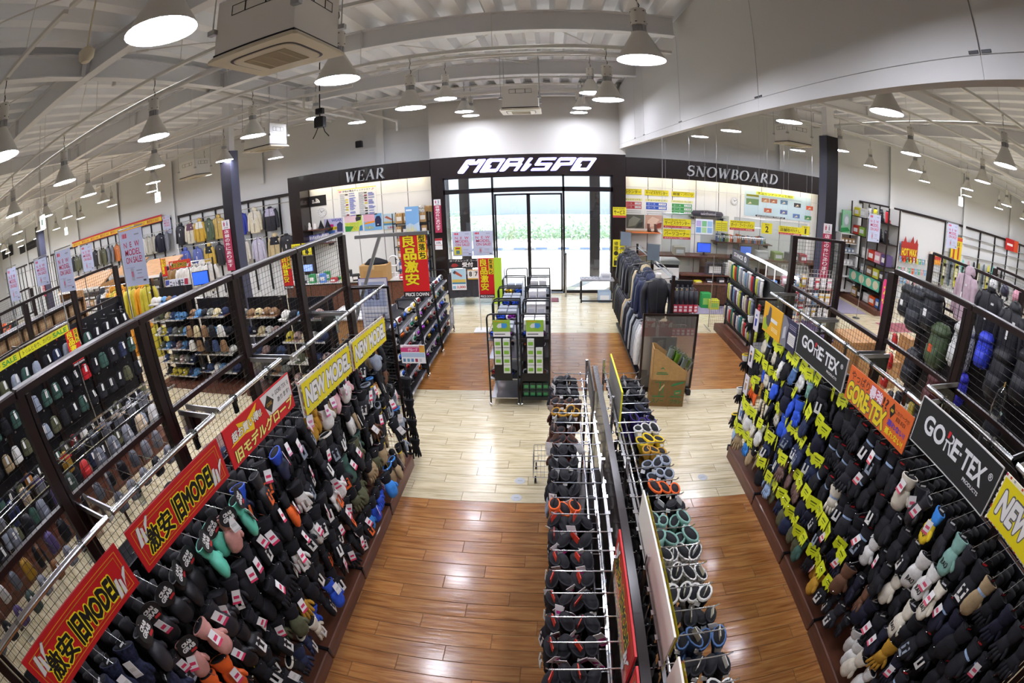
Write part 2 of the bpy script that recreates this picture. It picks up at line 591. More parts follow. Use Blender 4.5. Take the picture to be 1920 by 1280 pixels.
# ---- hanging bulkhead with panel joints
bh = struct('wall_bulkhead', MB().box(2.40, 2.52, -1.6, YF, 5.06, 7.24).mesh('wall_bulkhead', M_WALL))
M_BH = mat('bulkhead_panel', 'c4c3c0', .6, bump=.02, bscale=25)
seams = [-1.6, 1.6, 4.93, 8.3, 11.65, 12.9, YF - .01]
for a, b in zip(seams, seams[1:]):
    ob('panel', MB().box(2.385, 2.40, a + .008, b - .008, 5.21, 7.23).mesh('panel', M_BH), bh)
    ob('edge_panel', MB().box(2.382, 2.40, a + .002, b - .002, 5.055, 5.203).mesh('edge_panel', M_BH), bh)
for s_ in seams[1:-1]:
    ob('joint_clip', MB().box(2.378, 2.386, s_ - .1, s_ - .015, 5.215, 5.235).box(2.378, 2.386, s_ + .015, s_ + .1, 5.215, 5.235).mesh('joint_clip', M_BLACK), bh)

# ---- two free columns, dark casing below and pale steel above
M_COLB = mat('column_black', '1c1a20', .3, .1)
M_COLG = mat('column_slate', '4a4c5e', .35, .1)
for n, (x, y) in enumerate(((-8.9, 11.0), (7.55, 11.0), (-23.0, 11.0), (22., 11.0))):
    c = struct('column_%d' % (n + 1), MB().box(x - .13, x + .13, y - .13, y + .13, 0, 7.24).mesh('column', M_BEAM))
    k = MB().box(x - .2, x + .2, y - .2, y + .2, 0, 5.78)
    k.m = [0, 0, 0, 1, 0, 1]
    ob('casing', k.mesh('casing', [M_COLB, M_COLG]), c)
    ob('base_plate', MB().box(x - .3, x + .3, y - .3, y + .3, 0, .02).mesh('base_plate', M_BEAM), c)
    ob('bracket', MB().box(x - .22, x + .22, y - .22, y + .22, 6.6, 6.84).mesh('bracket', M_BEAM), c)

# ---- entrance: fascia, pillars, door frames, glass
M_FAS = mat('fascia_brown', '231a1a', .22, .1, noise=.1, nscale=(2, 2, 2), coat=.3)
fs_ = struct('wall_fascia', MB().box(-4.05, 2.58, YF + .012, YF + .3, 4.14, 4.86).mesh('wall_fascia', M_FAS))
for a in range(5):
    x0 = -4.05 + a * 6.63 / 5
    ob('panel', MB().box(x0 + .004, x0 + 6.63 / 5 - .004, YF - .004, YF + .012, 4.145, 4.855).mesh('panel', M_FAS), fs_)
for nm, (a, b) in (('column_5', (-4.05, -3.62)), ('column_6', (2.14, 2.58))):
    c = struct(nm, MB().box(a, b, YF, YB + .1, 0, 4.14).mesh('column', M_FAS))
    for q in range(3):
        ob('panel', MB().box(a + .003, b - .003, YF - .012, YF, q * 1.38 + .004, (q + 1) * 1.38 - .004).mesh('panel', M_FAS), c)
M_FRM = mat('door_frame_metal', '2b2628', .3, .5)
fr_ = MB()
for x in (-3.6, -1.93, .46, 2.1):
    fr_.box(x - .035, x + .035, YF, YF + .1, 0, 4.14)
fr_.box(-3.62, 2.14, YF, YF + .14, 3.56, 3.72)
fr_.box(-3.62, 2.14, YF, YF + .1, 4.08, 4.14)
for a, b in ((-3.6, -1.93), (.46, 2.1)):
    fr_.box(a, b, YF, YF + .1, 0, .1)
door = struct('door_1', fr_.mesh('door_frame', M_FRM))
for a, b in ((-3.565, -1.965), (.495, 2.065)):
    ob('side_pane', MB().box(a, b, YF + .04, YF + .052, .1, 3.56).mesh('side_pane', M_GLASS), door)
for a, b in ((-3.565, -1.965), (-1.895, .425), (.495, 2.065)):
    ob('transom_pane', MB().box(a, b, YF + .04, YF + .052, 3.72, 4.08).mesh('transom_pane', M_GLASS), door)
for a, b in ((-1.89, -.73), (-.73, .42)):
    lf = MB()
    lf.box(a, a + .06, YF + .1, YF + .14, .02, 3.5).box(b - .06, b, YF + .1, YF + .14, .02, 3.5).box(a, b, YF + .1, YF + .14, 3.44, 3.5).box(a, b, YF + .1, YF + .14, .02, .1)
    l_ = ob('sliding_leaf', lf.mesh('sliding_leaf', M_FRM), door)
    ob('leaf_pane', MB().box(a + .06, b - .06, YF + .115, YF + .125, .1, 3.44).mesh('leaf_pane', M_GLASS), l_)
    ob('door_sticker', MB().lathe([(.045, 0), (.045, .003)], 14, cap0=True, cap1=True).xf(Matrix.Translation(((b - .12) if a < -1 else (a + .12), YF + .112, 1.55)) @ Matrix.Rotation(PI / 2, 4, 'X')).mesh('door_sticker', M_CARD), l_, col='aeb4c4')
ob('threshold', MB().box(-1.9, .43, YF - .05, YF + .2, 0, .008).mesh('threshold', M_STEEL), door)
for x in (.5,):
    ob('guide_post', MB().box(x - .03, x + .03, YF - .5, YF - .46, 0, 1.5).box(x - .03, x + .03, YF - .5, YF - .02, 1.46, 1.5).mesh('guide_post', M_STEEL), door)
# outer vestibule frame seen through the glass
vf = MB()
for x in (-3.35, 1.75):
    vf.box(x - .2, x + .2, 18.2, 18.34, 0, 4.3)
vf.box(-3.5, 2.0, 18.2, 18.34, 4.3, 4.5)
struct('door_2', vf.mesh('door_vestibule', M_FRM))
# outdoors: paving, kerb, low wall, far facade
M_PAVE = mat('paving_outside', 'c9c8c4', .8, noise=.05)
struct('ground', MB().box(-30, 30, YB + .2, 60, -.14, -.02).mesh('ground', M_PAVE))
struct('road_kerb', MB().box(-30, 30, 25.0, 25.3, -.02, .14).mesh('road_kerb', mat('kerb_stone', 'a9adb3', .8)))
kb = D.objects['road_kerb']
for i in range(24):
    ob('kerb_marking', MB().box(-14 + i * 1.2, -13.4 + i * 1.2, 24.985, 25.0, .02, .12).mesh('kerb_marking', M_INK), kb, col='5f7396')
struct('wall_street', MB().box(-30, 30, 30.5, 30.8, 0, 1.4).mesh('wall_street', mat('street_wall', 'dcdfdc', .8)))
hb = MB()
hr = random.Random(3)
for i in range(5200):
    x, y, z = hr.uniform(-14, 13), hr.uniform(28.2, 29.6), abs(hr.gauss(0, .5)) + .05
    if x < -5: z = hr.uniform(.05, 3.2) * (1 - abs(x + 9.5) / 9)
    s_ = hr.uniform(.06, .16)
    a, b = Vector((hr.uniform(-1, 1), hr.uniform(-1, 1), hr.uniform(-1, 1))).normalized() * s_, Vector((hr.uniform(-1, 1), hr.uniform(-1, 1), hr.uniform(-.3, 1))).normalized() * s_
    c = Vector((x, y, z))
    hb.add([c - a, c - b * .5, c + a, c + b * .5], [(0, 1, 2, 3)])
tag(ob('hedge', hb.mesh('hedge', mat('hedge_leaf', '93a98c', .7))), 'green roadside hedge and grass seen through the entrance glass', 'hedge', kind='stuff')
fb = thing('office_building', 'blue and white building across the street seen through the door transom', 'building', (0, 44, 0))
ob('wall', MB().box(-22, 22, 0, 1, 0, 9).mesh('wall', mat('far_wall', 'd8dcdf', .7)), fb)
for i in range(9):
    w_ = ob('window', MB().box(-20 + i * 4.6, -17.2 + i * 4.6, -.06, 0, 4.2, 7).mesh('window', M_FRM), fb)
    ob('pane', MB().box(-19.9 + i * 4.6, -17.3 + i * 4.6, -.08, -.06, 4.3, 6.9).mesh('pane', M_PLAS), w_, col='6f92c8')

# ---- the two service pavilions either side of the entrance
def fascia(nm, x0, x1, z0, z1, n):
    s_ = struct(nm, MB().box(x0, x1, YF + .012, YF + .2, z0, z1).mesh(nm, M_FAS))
    for i in range(n):
        a = x0 + (x1 - x0) * i / n
        ob('panel', MB().box(a + .003, a + (x1 - x0) / n - .003, YF - .002, YF + .012, z0 + .003, z1 - .003).mesh('panel', M_FAS), s_)
    return s_
fascia('wall_fascia_wear', -9.82, -4.06, 4.24, 4.84, 5)
fascia('wall_fascia_snowboard', 2.59, 11.28, 4.1, 4.78, 6)
struct('column_7', MB().box(-9.82, -9.3, YF, YB, 0, 4.24).mesh('column', M_FAS))
struct('column_8', MB().box(10.85, 11.28, YF, YB, 0, 4.1).mesh('column', M_FAS))
M_LIT = mat('back_panel_white', 'f0eee6', .55)
for nm, x0, x1, n, zt in (('wall_back_panel_wear', -9.28, -4.1, 5, 4.3), ('wall_back_panel_snowboard', 2.6, 10.84, 9, 4.15)):
    s_ = struct(nm, MB().box(x0, x1, YB - .03, YB - .002, 0, zt).mesh(nm, M_BLACK))
    for i in range(n):
        a = x0 + (x1 - x0) * i / n
        ob('panel', MB().box(a + .012, a + (x1 - x0) / n - .012, YB - .045, YB - .03, .01, zt - .02).mesh('panel', M_LIT), s_)
    # shelf standards rail
    ob('trim_rail', MB().box(x0, x1, YB - .05, YB - .045, 3.72, 3.745).mesh('trim_rail', M_WALLG), s_)
    struct('ceiling_soffit', MB().box(x0 - .1, x1 + .1, YF + .2, YB - .05, zt + .02, zt + .06).mesh('ceiling_soffit', M_LIT))
M_STRIP = mat('strip_lamp', 'fff6e6', .4, emit=26.)
for x0, x1, z, n, lb in ((-9.2, -4.2, 4.31, 4, 'warm white strip lamp under the dark wear fascia, lighting the white back wall'),
                         (2.7, 10.8, 4.16, 6, 'warm white strip lamp under the dark snowboard fascia, lighting the white back wall')):
    for i in range(n):
        a, b = x0 + (x1 - x0) * i / n, x0 + (x1 - x0) * (i + .86) / n
        t = thing('strip_lamp', lb.replace('strip lamp', ORD[i] + ' strip lamp'), 'lamp', ((a + b) / 2, YF + .35, z))
        ob('housing', MB().box(-(b - a) / 2, (b - a) / 2, -.05, .05, -.03, 0).mesh('housing', M_WHITE), t)
        ob('tube', MB().tube((-(b - a) / 2 + .03, 0, -.045), ((b - a) / 2 - .03, 0, -.045), .016, 8).mesh('tube', M_STRIP), t)

# ---- pendant lamps
M_SHADE = mat('lamp_shade', 'd9d7d0', .45)
M_DIFF = mat('lamp_diffuser', 'eef0ff', .4, emit=LAMP_POWER)
lm = {}
lm['shade'] = MB().lathe([(.27, .0), (.268, .012), (.09, .33), (.088, .34), (.0, .342)], 24).mesh('shade', M_SHADE, 'auto')
lm['diffuser'] = MB().lathe([(.262, .008), (.2, .003), (.0005, .0)], 24).mesh('diffuser', M_DIFF)
hs = MB()
for k in range(12):
    a = 2 * PI * k / 12
    hs.tube((.072 * math.cos(a), .072 * math.sin(a), .34), (.072 * math.cos(a), .072 * math.sin(a), .43), .009, 4)
hs.lathe([(.06, .34), (.06, .43)], 10)
lm['heat_sink'] = hs.mesh('heat_sink', M_STEEL)
lm['housing'] = MB().lathe([(.0005, .43), (.088, .43), (.09, .44), (.09, .63), (.08, .64), (.0005, .64)], 16).mesh('housing', M_SHADE, 'auto')
sl = MB()
for k in range(6):
    a = 2 * PI * k / 6
    for z in (.46, .6):
        sl.tube((.09 * math.cos(a - .12), .09 * math.sin(a - .12), z), (.09 * math.cos(a + .12), .09 * math.sin(a + .12), z), .006, 4)
lm['vent_slot'] = sl.mesh('vent_slot', M_BLACK)
lm['cord'] = MB().path([(0, 0, .64), (.02, .01, .7), (-.015, 0, .78), (.01, 0, .86), (0, 0, .95)], .007, 5).mesh('cord', M_BLACK)
lm['hook'] = MB().tube((0, 0, .64), (0, 0, .95), .006, 5).lathe([(.03, .93), (.03, .96)], 8, cap0=True, cap1=True).mesh('hook', M_PIPE)
lamps = []
for i, x in enumerate((-2.36, -5.6, -8.75, -12.1, -15.4, -18.7, -22.0, -25.3, -28.6, -31.9, -35.2, -38.5, -41.8)):
    for j, y in enumerate((2.1, 4.95, 7.75, 10.6, 13.4)):
        if i == 0 and j > 2: continue
        if i == 1 and j > 2: continue
        lamps.append((x, (2.1, 4.99, 7.99)[j] if i == 0 else y, 5.5, i, j, 'a'))
for i, x in enumerate((1.03,)):
    for j, y in enumerate((2.1, 4.99, 7.99)):
        lamps.append((x, y, 5.5, i, j, 'b'))
for i, x in enumerate((4.62, 8.2, 11.6, 14.9, 18.3, 21.6, 24.9, 28.2)):
    for j, y in enumerate((2.1, 5.1, 8.15, 11.3, 13.9)):
        lamps.append((x, y, 5.5, i, j, 'c'))
for j, (x, y) in enumerate(((-2.4, 11.1), (-2.42, 13.7), (-2.4, 14.75), (1.02, 11.0), (1.0, 13.7), (.97, 14.75), (-5.9, 11.1), (-5.65, 13.3))):
    lamps.append((x, y, 6.15, 0, j, 'd'))
AISLE = {'a': 'hall side of the column under the wear fascia side', 'b': '', 'c': '', 'd': ''}
for (x, y, z, i, j, g) in lamps:
    if g == 'a': lb = f'white cone pendant lamp, {ORD[j]} row from the camera, {ORD[i]} line out on the wear side'
    elif g == 'b': lb = f'white cone pendant lamp beside the hanging bulkhead, {ORD[j]} from the camera'
    elif g == 'c': lb = f'white cone pendant lamp beyond the bulkhead, {ORD[j]} row from the camera, {ORD[i]} line out'
    else: lb = f'white cone pendant lamp hung high before the entrance wall, {ORD[j]} of eight'
    t = thing('pendant_lamp', lb, 'lamp', (x, y, z), group='pendant lamps')
    for nm, me in lm.items():
        o_ = ob(nm, me, t)
        if nm == 'vent_slot':
            o_['kind'] = 'stuff'
# lamp rails
for (a, b, y, z) in [(-44, -4.0, y, 6.46) for y in (2.1, 4.95, 7.75)] + [(-3.9, 2.2, y, 6.46) for y in (2.1, 4.99, 7.99)] + [(-44, -7.2, y, 6.46) for y in (10.6, 13.4)] + [(-3.6, 2.2, y, 7.11) for y in (11.05, 13.7, 14.75)] + \
        [(-7, -3.8, y, 7.11) for y in (11.1, 13.3)] + [(2.7, 31, y, 6.46) for y in (2.1, 5.1, 8.15, 11.3, 13.9)]:
    mb = MB().box(a, b, y - .03, y + .03, z, z + .05)
    x = a + .6
    while x < b:
        mb.tube((x, y, z + .05), (x, y, DECK), .006, 4)
        x += 2.4
    struct('ceiling_trim_rail', mb.mesh('ceiling_trim_rail', M_PIPE))
# sprinkler and refrigerant pipes
for pts, r in (([(-44, 6.1, 6.62), (-3.2, 6.1, 6.62)], .055), ([(-6.95, 5.2, 6.9), (-6.95, 5.2, 7.1), (-6.95, 5.6, 7.1), (-6.95, 14.5, 6.6)], .05), ([(-7.15, 5.2, 6.9), (-7.15, 5.2, 7.1), (-7.15, 5.6, 7.1), (-7.15, 14.5, 6.55)], .05),
               ([(-3.5, 9.4, 6.75), (2.2, 9.4, 6.75)], .04), ([(-3.5, 9.0, 6.8), (2.2, 9.0, 6.8)], .035), ([(-3.6, 13.1, 6.6), (1.0, 13.1, 6.6), (1.0, 13.1, 6.2)], .07),
               ([(-9, 12.4, 6.5), (-3.8, 12.4, 6.5)], .035), ([(-12, 9.2, 6.4), (-4, 9.2, 6.4)], .035), ([(-5.2, 9.2, 6.4), (-5.2, 9.2, 6.1), (-5.2, 12.6, 6.1)], .03), ([(-4.6, 10, 6.1), (-4.6, 14, 6.1), (-4.6, 14, 5.8)], .03),
               ([(2.8, 6.6, 6.6), (31, 6.6, 6.6)], .055), ([(5.6, 3., 6.75), (5.6, 13.5, 6.7)], .09), ([(9.6, 2., 6.6), (9.6, 15, 6.6)], .05), ([(2.8, 10.2, 6.5), (30, 10.2, 6.5)], .035), ([(-30, 11.8, 6.3), (-9, 11.8, 6.3)], .04)):
    struct('ceiling_pipe_line', MB().path(pts, r, 8).mesh('ceiling_pipe_line', M_PIPE, True))
# ceiling cassette air conditioners
M_AC = mat('cassette_panel', 'dcd2bb', .45)
def cassette(x, y, z, lb, s=.95, rz=0.):
    t = thing('air_conditioner', lb, 'air conditioner', (x, y, z), rz)
    h = s / 2
    b = MB().box(-h * .88, h * .88, -h * .88, h * .88, .07, .62)
    ob('casing', b.mesh('casing', M_WHITE), t)
    ln = MB()
    for (a, c) in ((-.25, -.1), (-.1, .12), (.12, .27)):
        for s2 in (-1, 1):
            yy = s2 * (h * .88 + .002)
            ln.box(a, c, yy - .002, yy + .002, .42, .426).box(a, c, yy - .002, yy + .002, .52, .526).box(a, a + .006, yy - .002, yy + .002, .42, .526).box(c - .006, c, yy - .002, yy + .002, .42, .526)
            ln.box(yy - .002, yy + .002, a, c, .42, .426).box(yy - .002, yy + .002, a, c, .52, .526).box(yy - .002, yy + .002, a, a + .006, .42, .526).box(yy - .002, yy + .002, c - .006, c, .42, .526)
    ob('knockout', ln.mesh('knockout', M_BLACK), t)['kind'] = 'stuff'
    ob('face_panel', MB().cbox(-h, h, -h, h, .0, .05, .03).mesh('face_panel', M_AC), t)
    gp = MB().box(-h * .9, h * .9, -h * .9, h * .9, .05, .075)
    ob('gap', gp.mesh('gap', M_BLACK), t)
    n = 28
    def ring(r, zz):
        o_ = []
        for k in range(n):
            a = 2 * PI * (k + .5) / n
            c, s2 = math.cos(a), math.sin(a)
            o_.append((r * math.copysign(abs(c) ** .35, c), r * math.copysign(abs(s2) ** .35, s2), zz))
        return o_
    ob('louver_slot', MB().rings([ring(h * .74, -.001), ring(h * .69, -.004)], False, False).mesh('louver_slot', M_BLACK), t)
    ob('grille_frame', MB().rings([ring(h * .69, .0), ring(h * .68, -.012), ring(h * .5, -.014)], False, True).mesh('grille_frame', M_AC), t)
    g = MB()
    for k in range(26):
        yy = -h * .46 + k * h * .92 / 25
        g.box(-h * .46, h * .46, yy - .004, yy + .004, -.022, -.013)
    for xx in (-.3, 0, .3):
        g.box(h * xx - .01, h * xx + .01, -h * .46, h * .46, -.021, -.013)
    ob('intake_grille', g.mesh('intake_grille', mat('grille_beige', 'b5a88c', .6)), t)
    for a in (-1, 1):
        for c in (-1, 1):
            br = MB().tube((a * h * .93, c * h * .93, .3), (a * h * .93, c * h * .93, DECK - z), .008, 5)
            br.box(a * h * .93 - .04, a * h * .93 + .04, c * h * .93 - .03, c * h * .93 + .03, .28, .33)
            ob('hanger_rod', br.mesh('hanger_rod', M_STEEL), t)
cassette(-2.3, 3.56, 5.5, 'white ceiling cassette air conditioner with beige grille, large, close overhead')
cassette(-.62, 11.3, 5.72, 'white ceiling cassette air conditioner with beige grille before the entrance wall')
cassette(-7.1, 10.4, 5.5, 'white ceiling cassette air conditioner beside the dark column on the wear side')
cassette(-11.9, 12.6, 5.45, 'white ceiling cassette air conditioner far over the jacket wall')
cassette(7.2, 12.5, 5.5, 'white ceiling cassette air conditioner behind the dark column on the snowboard side')
# smoke detectors and vents hung in the roof
for x, y, z, lb in ((-4.2, 2.6, 6.1, 'cream hanging smoke detector below the roof deck by the first lamp line'), (-3.4, 4.5, 6.3, 'small cream hanging detector near the big air conditioner')):
    t = thing('smoke_detector', lb, 'detector', (x, y, z))
    ob('stem', MB().tube((0, 0, .1), (0, 0, DECK + .2 - z), .012, 6).mesh('stem', M_AC), t)
    ob('head', MB().lathe([(.0005, -.06), (.05, -.06), (.09, -.02), (.1, .06), (.06, .1), (.0005, .11)], 16).mesh('head', M_AC, 'auto'), t)
    ob('canopy', MB().lathe([(.09, DECK - z), (.05, DECK - z - .06), (.0005, DECK - z - .06)], 12).mesh('canopy', M_AC), t)
# small black speakers on the wall
for x, y, z, lb in ((-6.9, YB - .22, 5.75, 'small black speaker on the grey wall above the wear fascia'), (2.9, YB - .2, 5.72, 'small black speaker tucked behind the hanging bulkhead')):
    t = thing('speaker', lb, 'speaker', (x, y, z))
    ob('cabinet', MB().cbox(-.12, .12, -.1, .1, -.13, .13, .02).mesh('cabinet', M_BLACK), t)
    ob('bracket', MB().box(-.03, .03, .1, .2, -.03, .03).mesh('bracket', M_BLACK), t)
t = thing('light_projector', 'black ceiling projector with hanging cables among the pendant lamps', 'projector', (-5.0, 9.6, 5.65))
ob('body', MB().cbox(-.12, .12, -.1, .1, 0, .26, .02).mesh('body', M_BLACK), t)
ob('mount', MB().cbox(-.09, .09, -.07, .07, .32, .46, .01).tube((0, 0, .26), (0, 0, DECK + .2 - 5.65), .015, 6).mesh('mount', M_BLACK), t)
ob('cable', MB().path([(-.06, 0, 0), (-.12, 0, -.12), (-.2, 0, -.24)], .012, 5).path([(.08, 0, 0), (.12, 0, -.12), (.22, 0, -.24)], .012, 5).mesh('cable', M_BLACK), t)
# ================================================================== GLOVE GONDOLAS
def stuff(o):
    o['kind'] = 'stuff'
    return o
def wires(mb, plane, c, a0, a1, b0, b1, step_a=.055, step_b=.055, r=.0021):
    # square grid of wires in a plane: 'x' spans (y, z), 'y' spans (x, z)
    f = (lambda a, b: (c, a, b)) if plane == 'x' else (lambda a, b: (a, c, b))
    a = a0
    while a <= a1 + 1e-6:
        mb.tube(f(a, b0), f(a, b1), r, 3, caps=False)
        a += step_a
    b = b0
    while b <= b1 + 1e-6:
        mb.tube(f(a0, b), f(a1, b), r, 3, caps=False)
        b += step_b
    return mb
def hook_mesh(L, s):
    # peg hook running in +x (times s) with an upturned tip and a rear clip
    m = MB().tube((0, 0, 0), (s * L, 0, .0), .0032, 5)
    m.tube((s * L, 0, 0), (s * (L + .018), 0, .022), .0032, 5)
    m.box(min(0, s * .012), max(0, s * .012), -.02, .02, -.02, .012)
    return m.mesh('hook', M_CHROME)
HOOK_P, HOOK_N = hook_mesh(.47, 1), hook_mesh(.47, -1)

def gondola(name, label, x, s, ys, ztop, y_end, back=2.15, mid=2.84, plinth=None, depth=.66, wire=True, cat='display rack'):
    """Tall mesh-backed gondola in the plane x, goods on the side s (+1 or -1); ys: post positions"""
    t = thing(name, label, cat, (x, 0, 0))
    for y in ys:
        ob('post', MB().box(-.04, .04, y - .035, y + .035, 0, ztop - .05).mesh('post', M_DARKF), t)
        u = MB().box(-.03, .03, y + .05, y + .085, .2, ztop - .06)
        ob('slotted_upright', u.mesh('slotted_upright', M_DARKF), t)
        sl_ = MB()
        z = 2.25
        while z < ztop - .15:
            sl_.box(s * .03 - .002, s * .03 + .002, y + .06, y + .075, z, z + .03)
            z += .06
        stuff(ob('upright_slot', sl_.mesh('upright_slot', M_BLACK), t))
    for a, b in zip(ys, ys[1:]):
        ob('top_rail', MB().cbox(-.05, .05, a - .03, b - .034, ztop - .05, ztop, .01).mesh('top_rail', M_DARKF), t)
        ob('mid_rail', MB().box(-.02, .02, a + .085, b - .035, mid - .02, mid + .02).mesh('mid_rail', M_DARKF), t)
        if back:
            ob('dark_backing', MB().box(-.02, -.005, a + .09, b - .04, .2, back).mesh('dark_backing', M_BLACK), t)  # black sheet added for the darkness seen through the lower mesh
    if wire:
        m = MB()
        for a, b in zip(ys, ys[1:]):
            wires(m, 'x', s * .012, a + .1, b - .04, .25 if not back else back + .02, ztop - .06)
        stuff(ob('wire_mesh', m.mesh('wire_mesh', M_WIRE), t))
    if plinth:
        for a, b in zip(plinth, plinth[1:]):
            xs = sorted((0, s * depth))
            ob('plinth', MB().cbox(xs[0], xs[1], a + .006, b - .006, 0, .2, .012).mesh('plinth', M_WOODP), t)
            bx = sorted((s * (depth - .22), s * (depth + .012)))
            ob('plinth_bracket', MB().box(bx[0], bx[1], b - .016, b + .016, .2, .222).box(min(s * depth, s * (depth + .014)), max(s * depth, s * (depth + .014)), b - .016, b + .016, .12, .222).mesh('plinth_bracket', M_BLACK), t)
    return t

L_YS = [-1.55, -.35, .88, 2.05, 3.25, 4.45, 5.68]
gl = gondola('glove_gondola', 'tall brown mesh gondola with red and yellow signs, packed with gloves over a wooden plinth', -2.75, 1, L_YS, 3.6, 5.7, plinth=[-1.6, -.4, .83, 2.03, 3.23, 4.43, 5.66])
R_YS = [-1.15, .05, 1.25, 2.45, 3.65]
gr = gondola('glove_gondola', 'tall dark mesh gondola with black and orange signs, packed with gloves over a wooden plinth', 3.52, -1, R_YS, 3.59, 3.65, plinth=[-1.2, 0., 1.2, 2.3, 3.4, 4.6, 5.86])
# low far section of the black-sign gondola
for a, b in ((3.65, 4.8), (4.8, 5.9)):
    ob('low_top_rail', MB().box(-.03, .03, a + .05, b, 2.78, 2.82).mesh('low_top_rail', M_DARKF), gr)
    ob('dark_backing', MB().box(.005, .02, a + .05, b - .02, .2, 2.2).mesh('dark_backing', M_BLACK), gr)  # dark sheet added here too, standing in for shade behind the goods
    ob('post', MB().box(-.035, .035, b - .06, b, 0, 2.8).mesh('post', M_DARKF), gr)
m = MB()
wires(m, 'x', -.012, 3.72, 5.84, 2.22, 2.78)
stuff(ob('wire_mesh', m.mesh('wire_mesh', M_WIRE), gr))
# end frames
def end_frame(root, xo, x0, x1, y, z1, nm='end_frame'):
    f = MB()
    x0, x1 = x0 - xo, x1 - xo
    for xx in (x0, x1):
        f.box(xx - .018, xx + .018, y - .018, y + .018, .02, z1)
    f.box(x0, x1, y - .018, y + .018, z1 - .03, z1).box(x0, x1, y - .018, y + .018, .02, .06)
    ob(nm, f.mesh(nm, M_DARKF), root)
    w_ = MB()
    wires(w_, 'y', y, x0 + .03, x1 - .03, .08, z1 - .04, .05, .05, .002)
    stuff(ob('end_mesh', w_.mesh('end_mesh', M_WIRE), root))
end_frame(gl, -2.75, -2.74, -2.17, 5.78, 2.8)
end_frame(gr, 3.52, 2.95, 3.5, 5.93, 2.6)
# tall mesh divider at the far end of the black-sign gondola
dv = thing('mesh_divider', 'tall dark mesh divider frame standing across the far end of the black-sign glove wall', 'mesh screen', (3.5, 5.95, 0))
for xx in (0, .93):
    ob('post', MB().box(xx - .045, xx + .045, -.04, .04, 0, 3.53).mesh('post', M_DARKF), dv)
for z in (3.53, 2.1):
    ob('rail', MB().box(0, .93, -.03, .03, z - .04, z).mesh('rail', M_DARKF), dv)
m = MB()
wires(m, 'y', 0, .05, .9, .2, 3.48)
stuff(ob('wire_mesh', m.mesh('wire_mesh', M_WIRE), dv))

# sign rails on brackets
def sign_rail(root, xo, x, z, a, b, s, nm='sign_rail'):
    r = ob(nm, MB().tube((x - xo, a, z), (x - xo, b, z), .022, 12).mesh(nm, M_CHROME, 'auto'), root)
    for y in (a + .02, b - .02):
        ob('rail_bracket', MB().box(min(0, x - xo), max(0, x - xo), y - .006, y + .006, z - .02, z + .02).mesh('rail_bracket', M_STEEL), root)
        ob('bracket_plate', MB().add([(0, y, z - .02), (x - xo - s * .03, y, z - .02), (0, y, z - .26), (0, y + .004, z - .02), (x - xo - s * .03, y + .004, z - .02), (0, y + .004, z - .26)],
           [(0, 1, 2), (3, 5, 4), (0, 3, 4, 1), (1, 4, 5, 2), (2, 5, 3, 0)]).mesh('bracket_plate', M_ACRYL), root)
    for f in (.22, .78):
        y = a + (b - a) * f
        ob('sign_clip', MB().box(x - xo - .012, x - xo + .012, y - .02, y + .02, z - .16, z - .02).lathe([(.027, -.025), (.027, .025)], 10, c=(0, 0, 0)).mesh('sign_clip', M_ACRYL), r) if False else \
            ob('sign_clip', MB().box(x - xo - .01, x - xo + .01, y - .022, y + .022, z - .12, z - .015).box(x - xo - .03, x - xo + .03, y - .015, y + .015, z - .028, z + .028).mesh('sign_clip', M_ACRYL), r)
for a, b in ((-1.4, -.32), (-.27, .98), (1.03, 2.22), (2.28, 3.26)):
    sign_rail(gl, -2.75, -2.36, 2.79, a, b, 1)
for a, b in ((3.3, 4.6), (4.62, 5.85)):
    sign_rail(gl, -2.75, -2.26, 2.79, a, b, 1)
for a, b in ((3.55, 4.6), (4.62, 5.75), (2.45, 3.5)):
    sign_rail(gr, 3.52, 3.08, 2.72, a, b, -1)
for a, b in ((1.28, 2.42), (.06, 1.22)):
    sign_rail(gr, 3.52, 3.06, 2.9, a, b, -1)

# ---- signs on the two walls
RED, YEL = 'c2141c', 'f2dc1c'
def old_model(nm_label, y0, y1, z, fr=FR_L, x=-2.35, h=.33, sg=1):
    w = abs(y1 - y0)
    it = [Rr(.035, .1, .965, .9, 'd8941e'), Rr(.04, .115, .96, .885, RED), Rr(.06, .17, .94, .83, 'b38a1c'), Rr(.0635, .185, .9365, .815, RED),
          T('激安', .1, .2, .37, .7, '141414', .03, 0, YEL, .05), T('旧MODEL', .41, .2, .86, .72, '141414', .05, .12, YEL, .055)]
    # white leaf marks with grey edge
    for ox, oy in ((.05, .5), (.82, .12)):
        for k, (pts) in enumerate(([(0, 0), (.035, .02), (.055, .38), (.03, .38)], [(.045, 0), (.075, .02), (.08, .3), (.06, .33)], [(.08, .08), (.1, .2), (.15, .42), (.135, .44), (.1, .34)])):
            it.append(Pp([(ox + a * 1.05 - .004, oy + b * 1.05 - .01) for a, b in pts], '6b6b6b'))
            it.append(Pp([(ox + a, oy + b) for a, b in pts], 'dedbd6'))
    return sign('sale_sign', nm_label, 'sign', (x, (y0 + y1) / 2, z), fr, w, h, RED, it)
old_model('red sale sign with black lettering, first along the glove wall, at the camera end', -.17, .92, 2.485)
old_model('red sale sign with black lettering, second along the glove wall, over crab tags', 1.03, 2.15, 2.475)
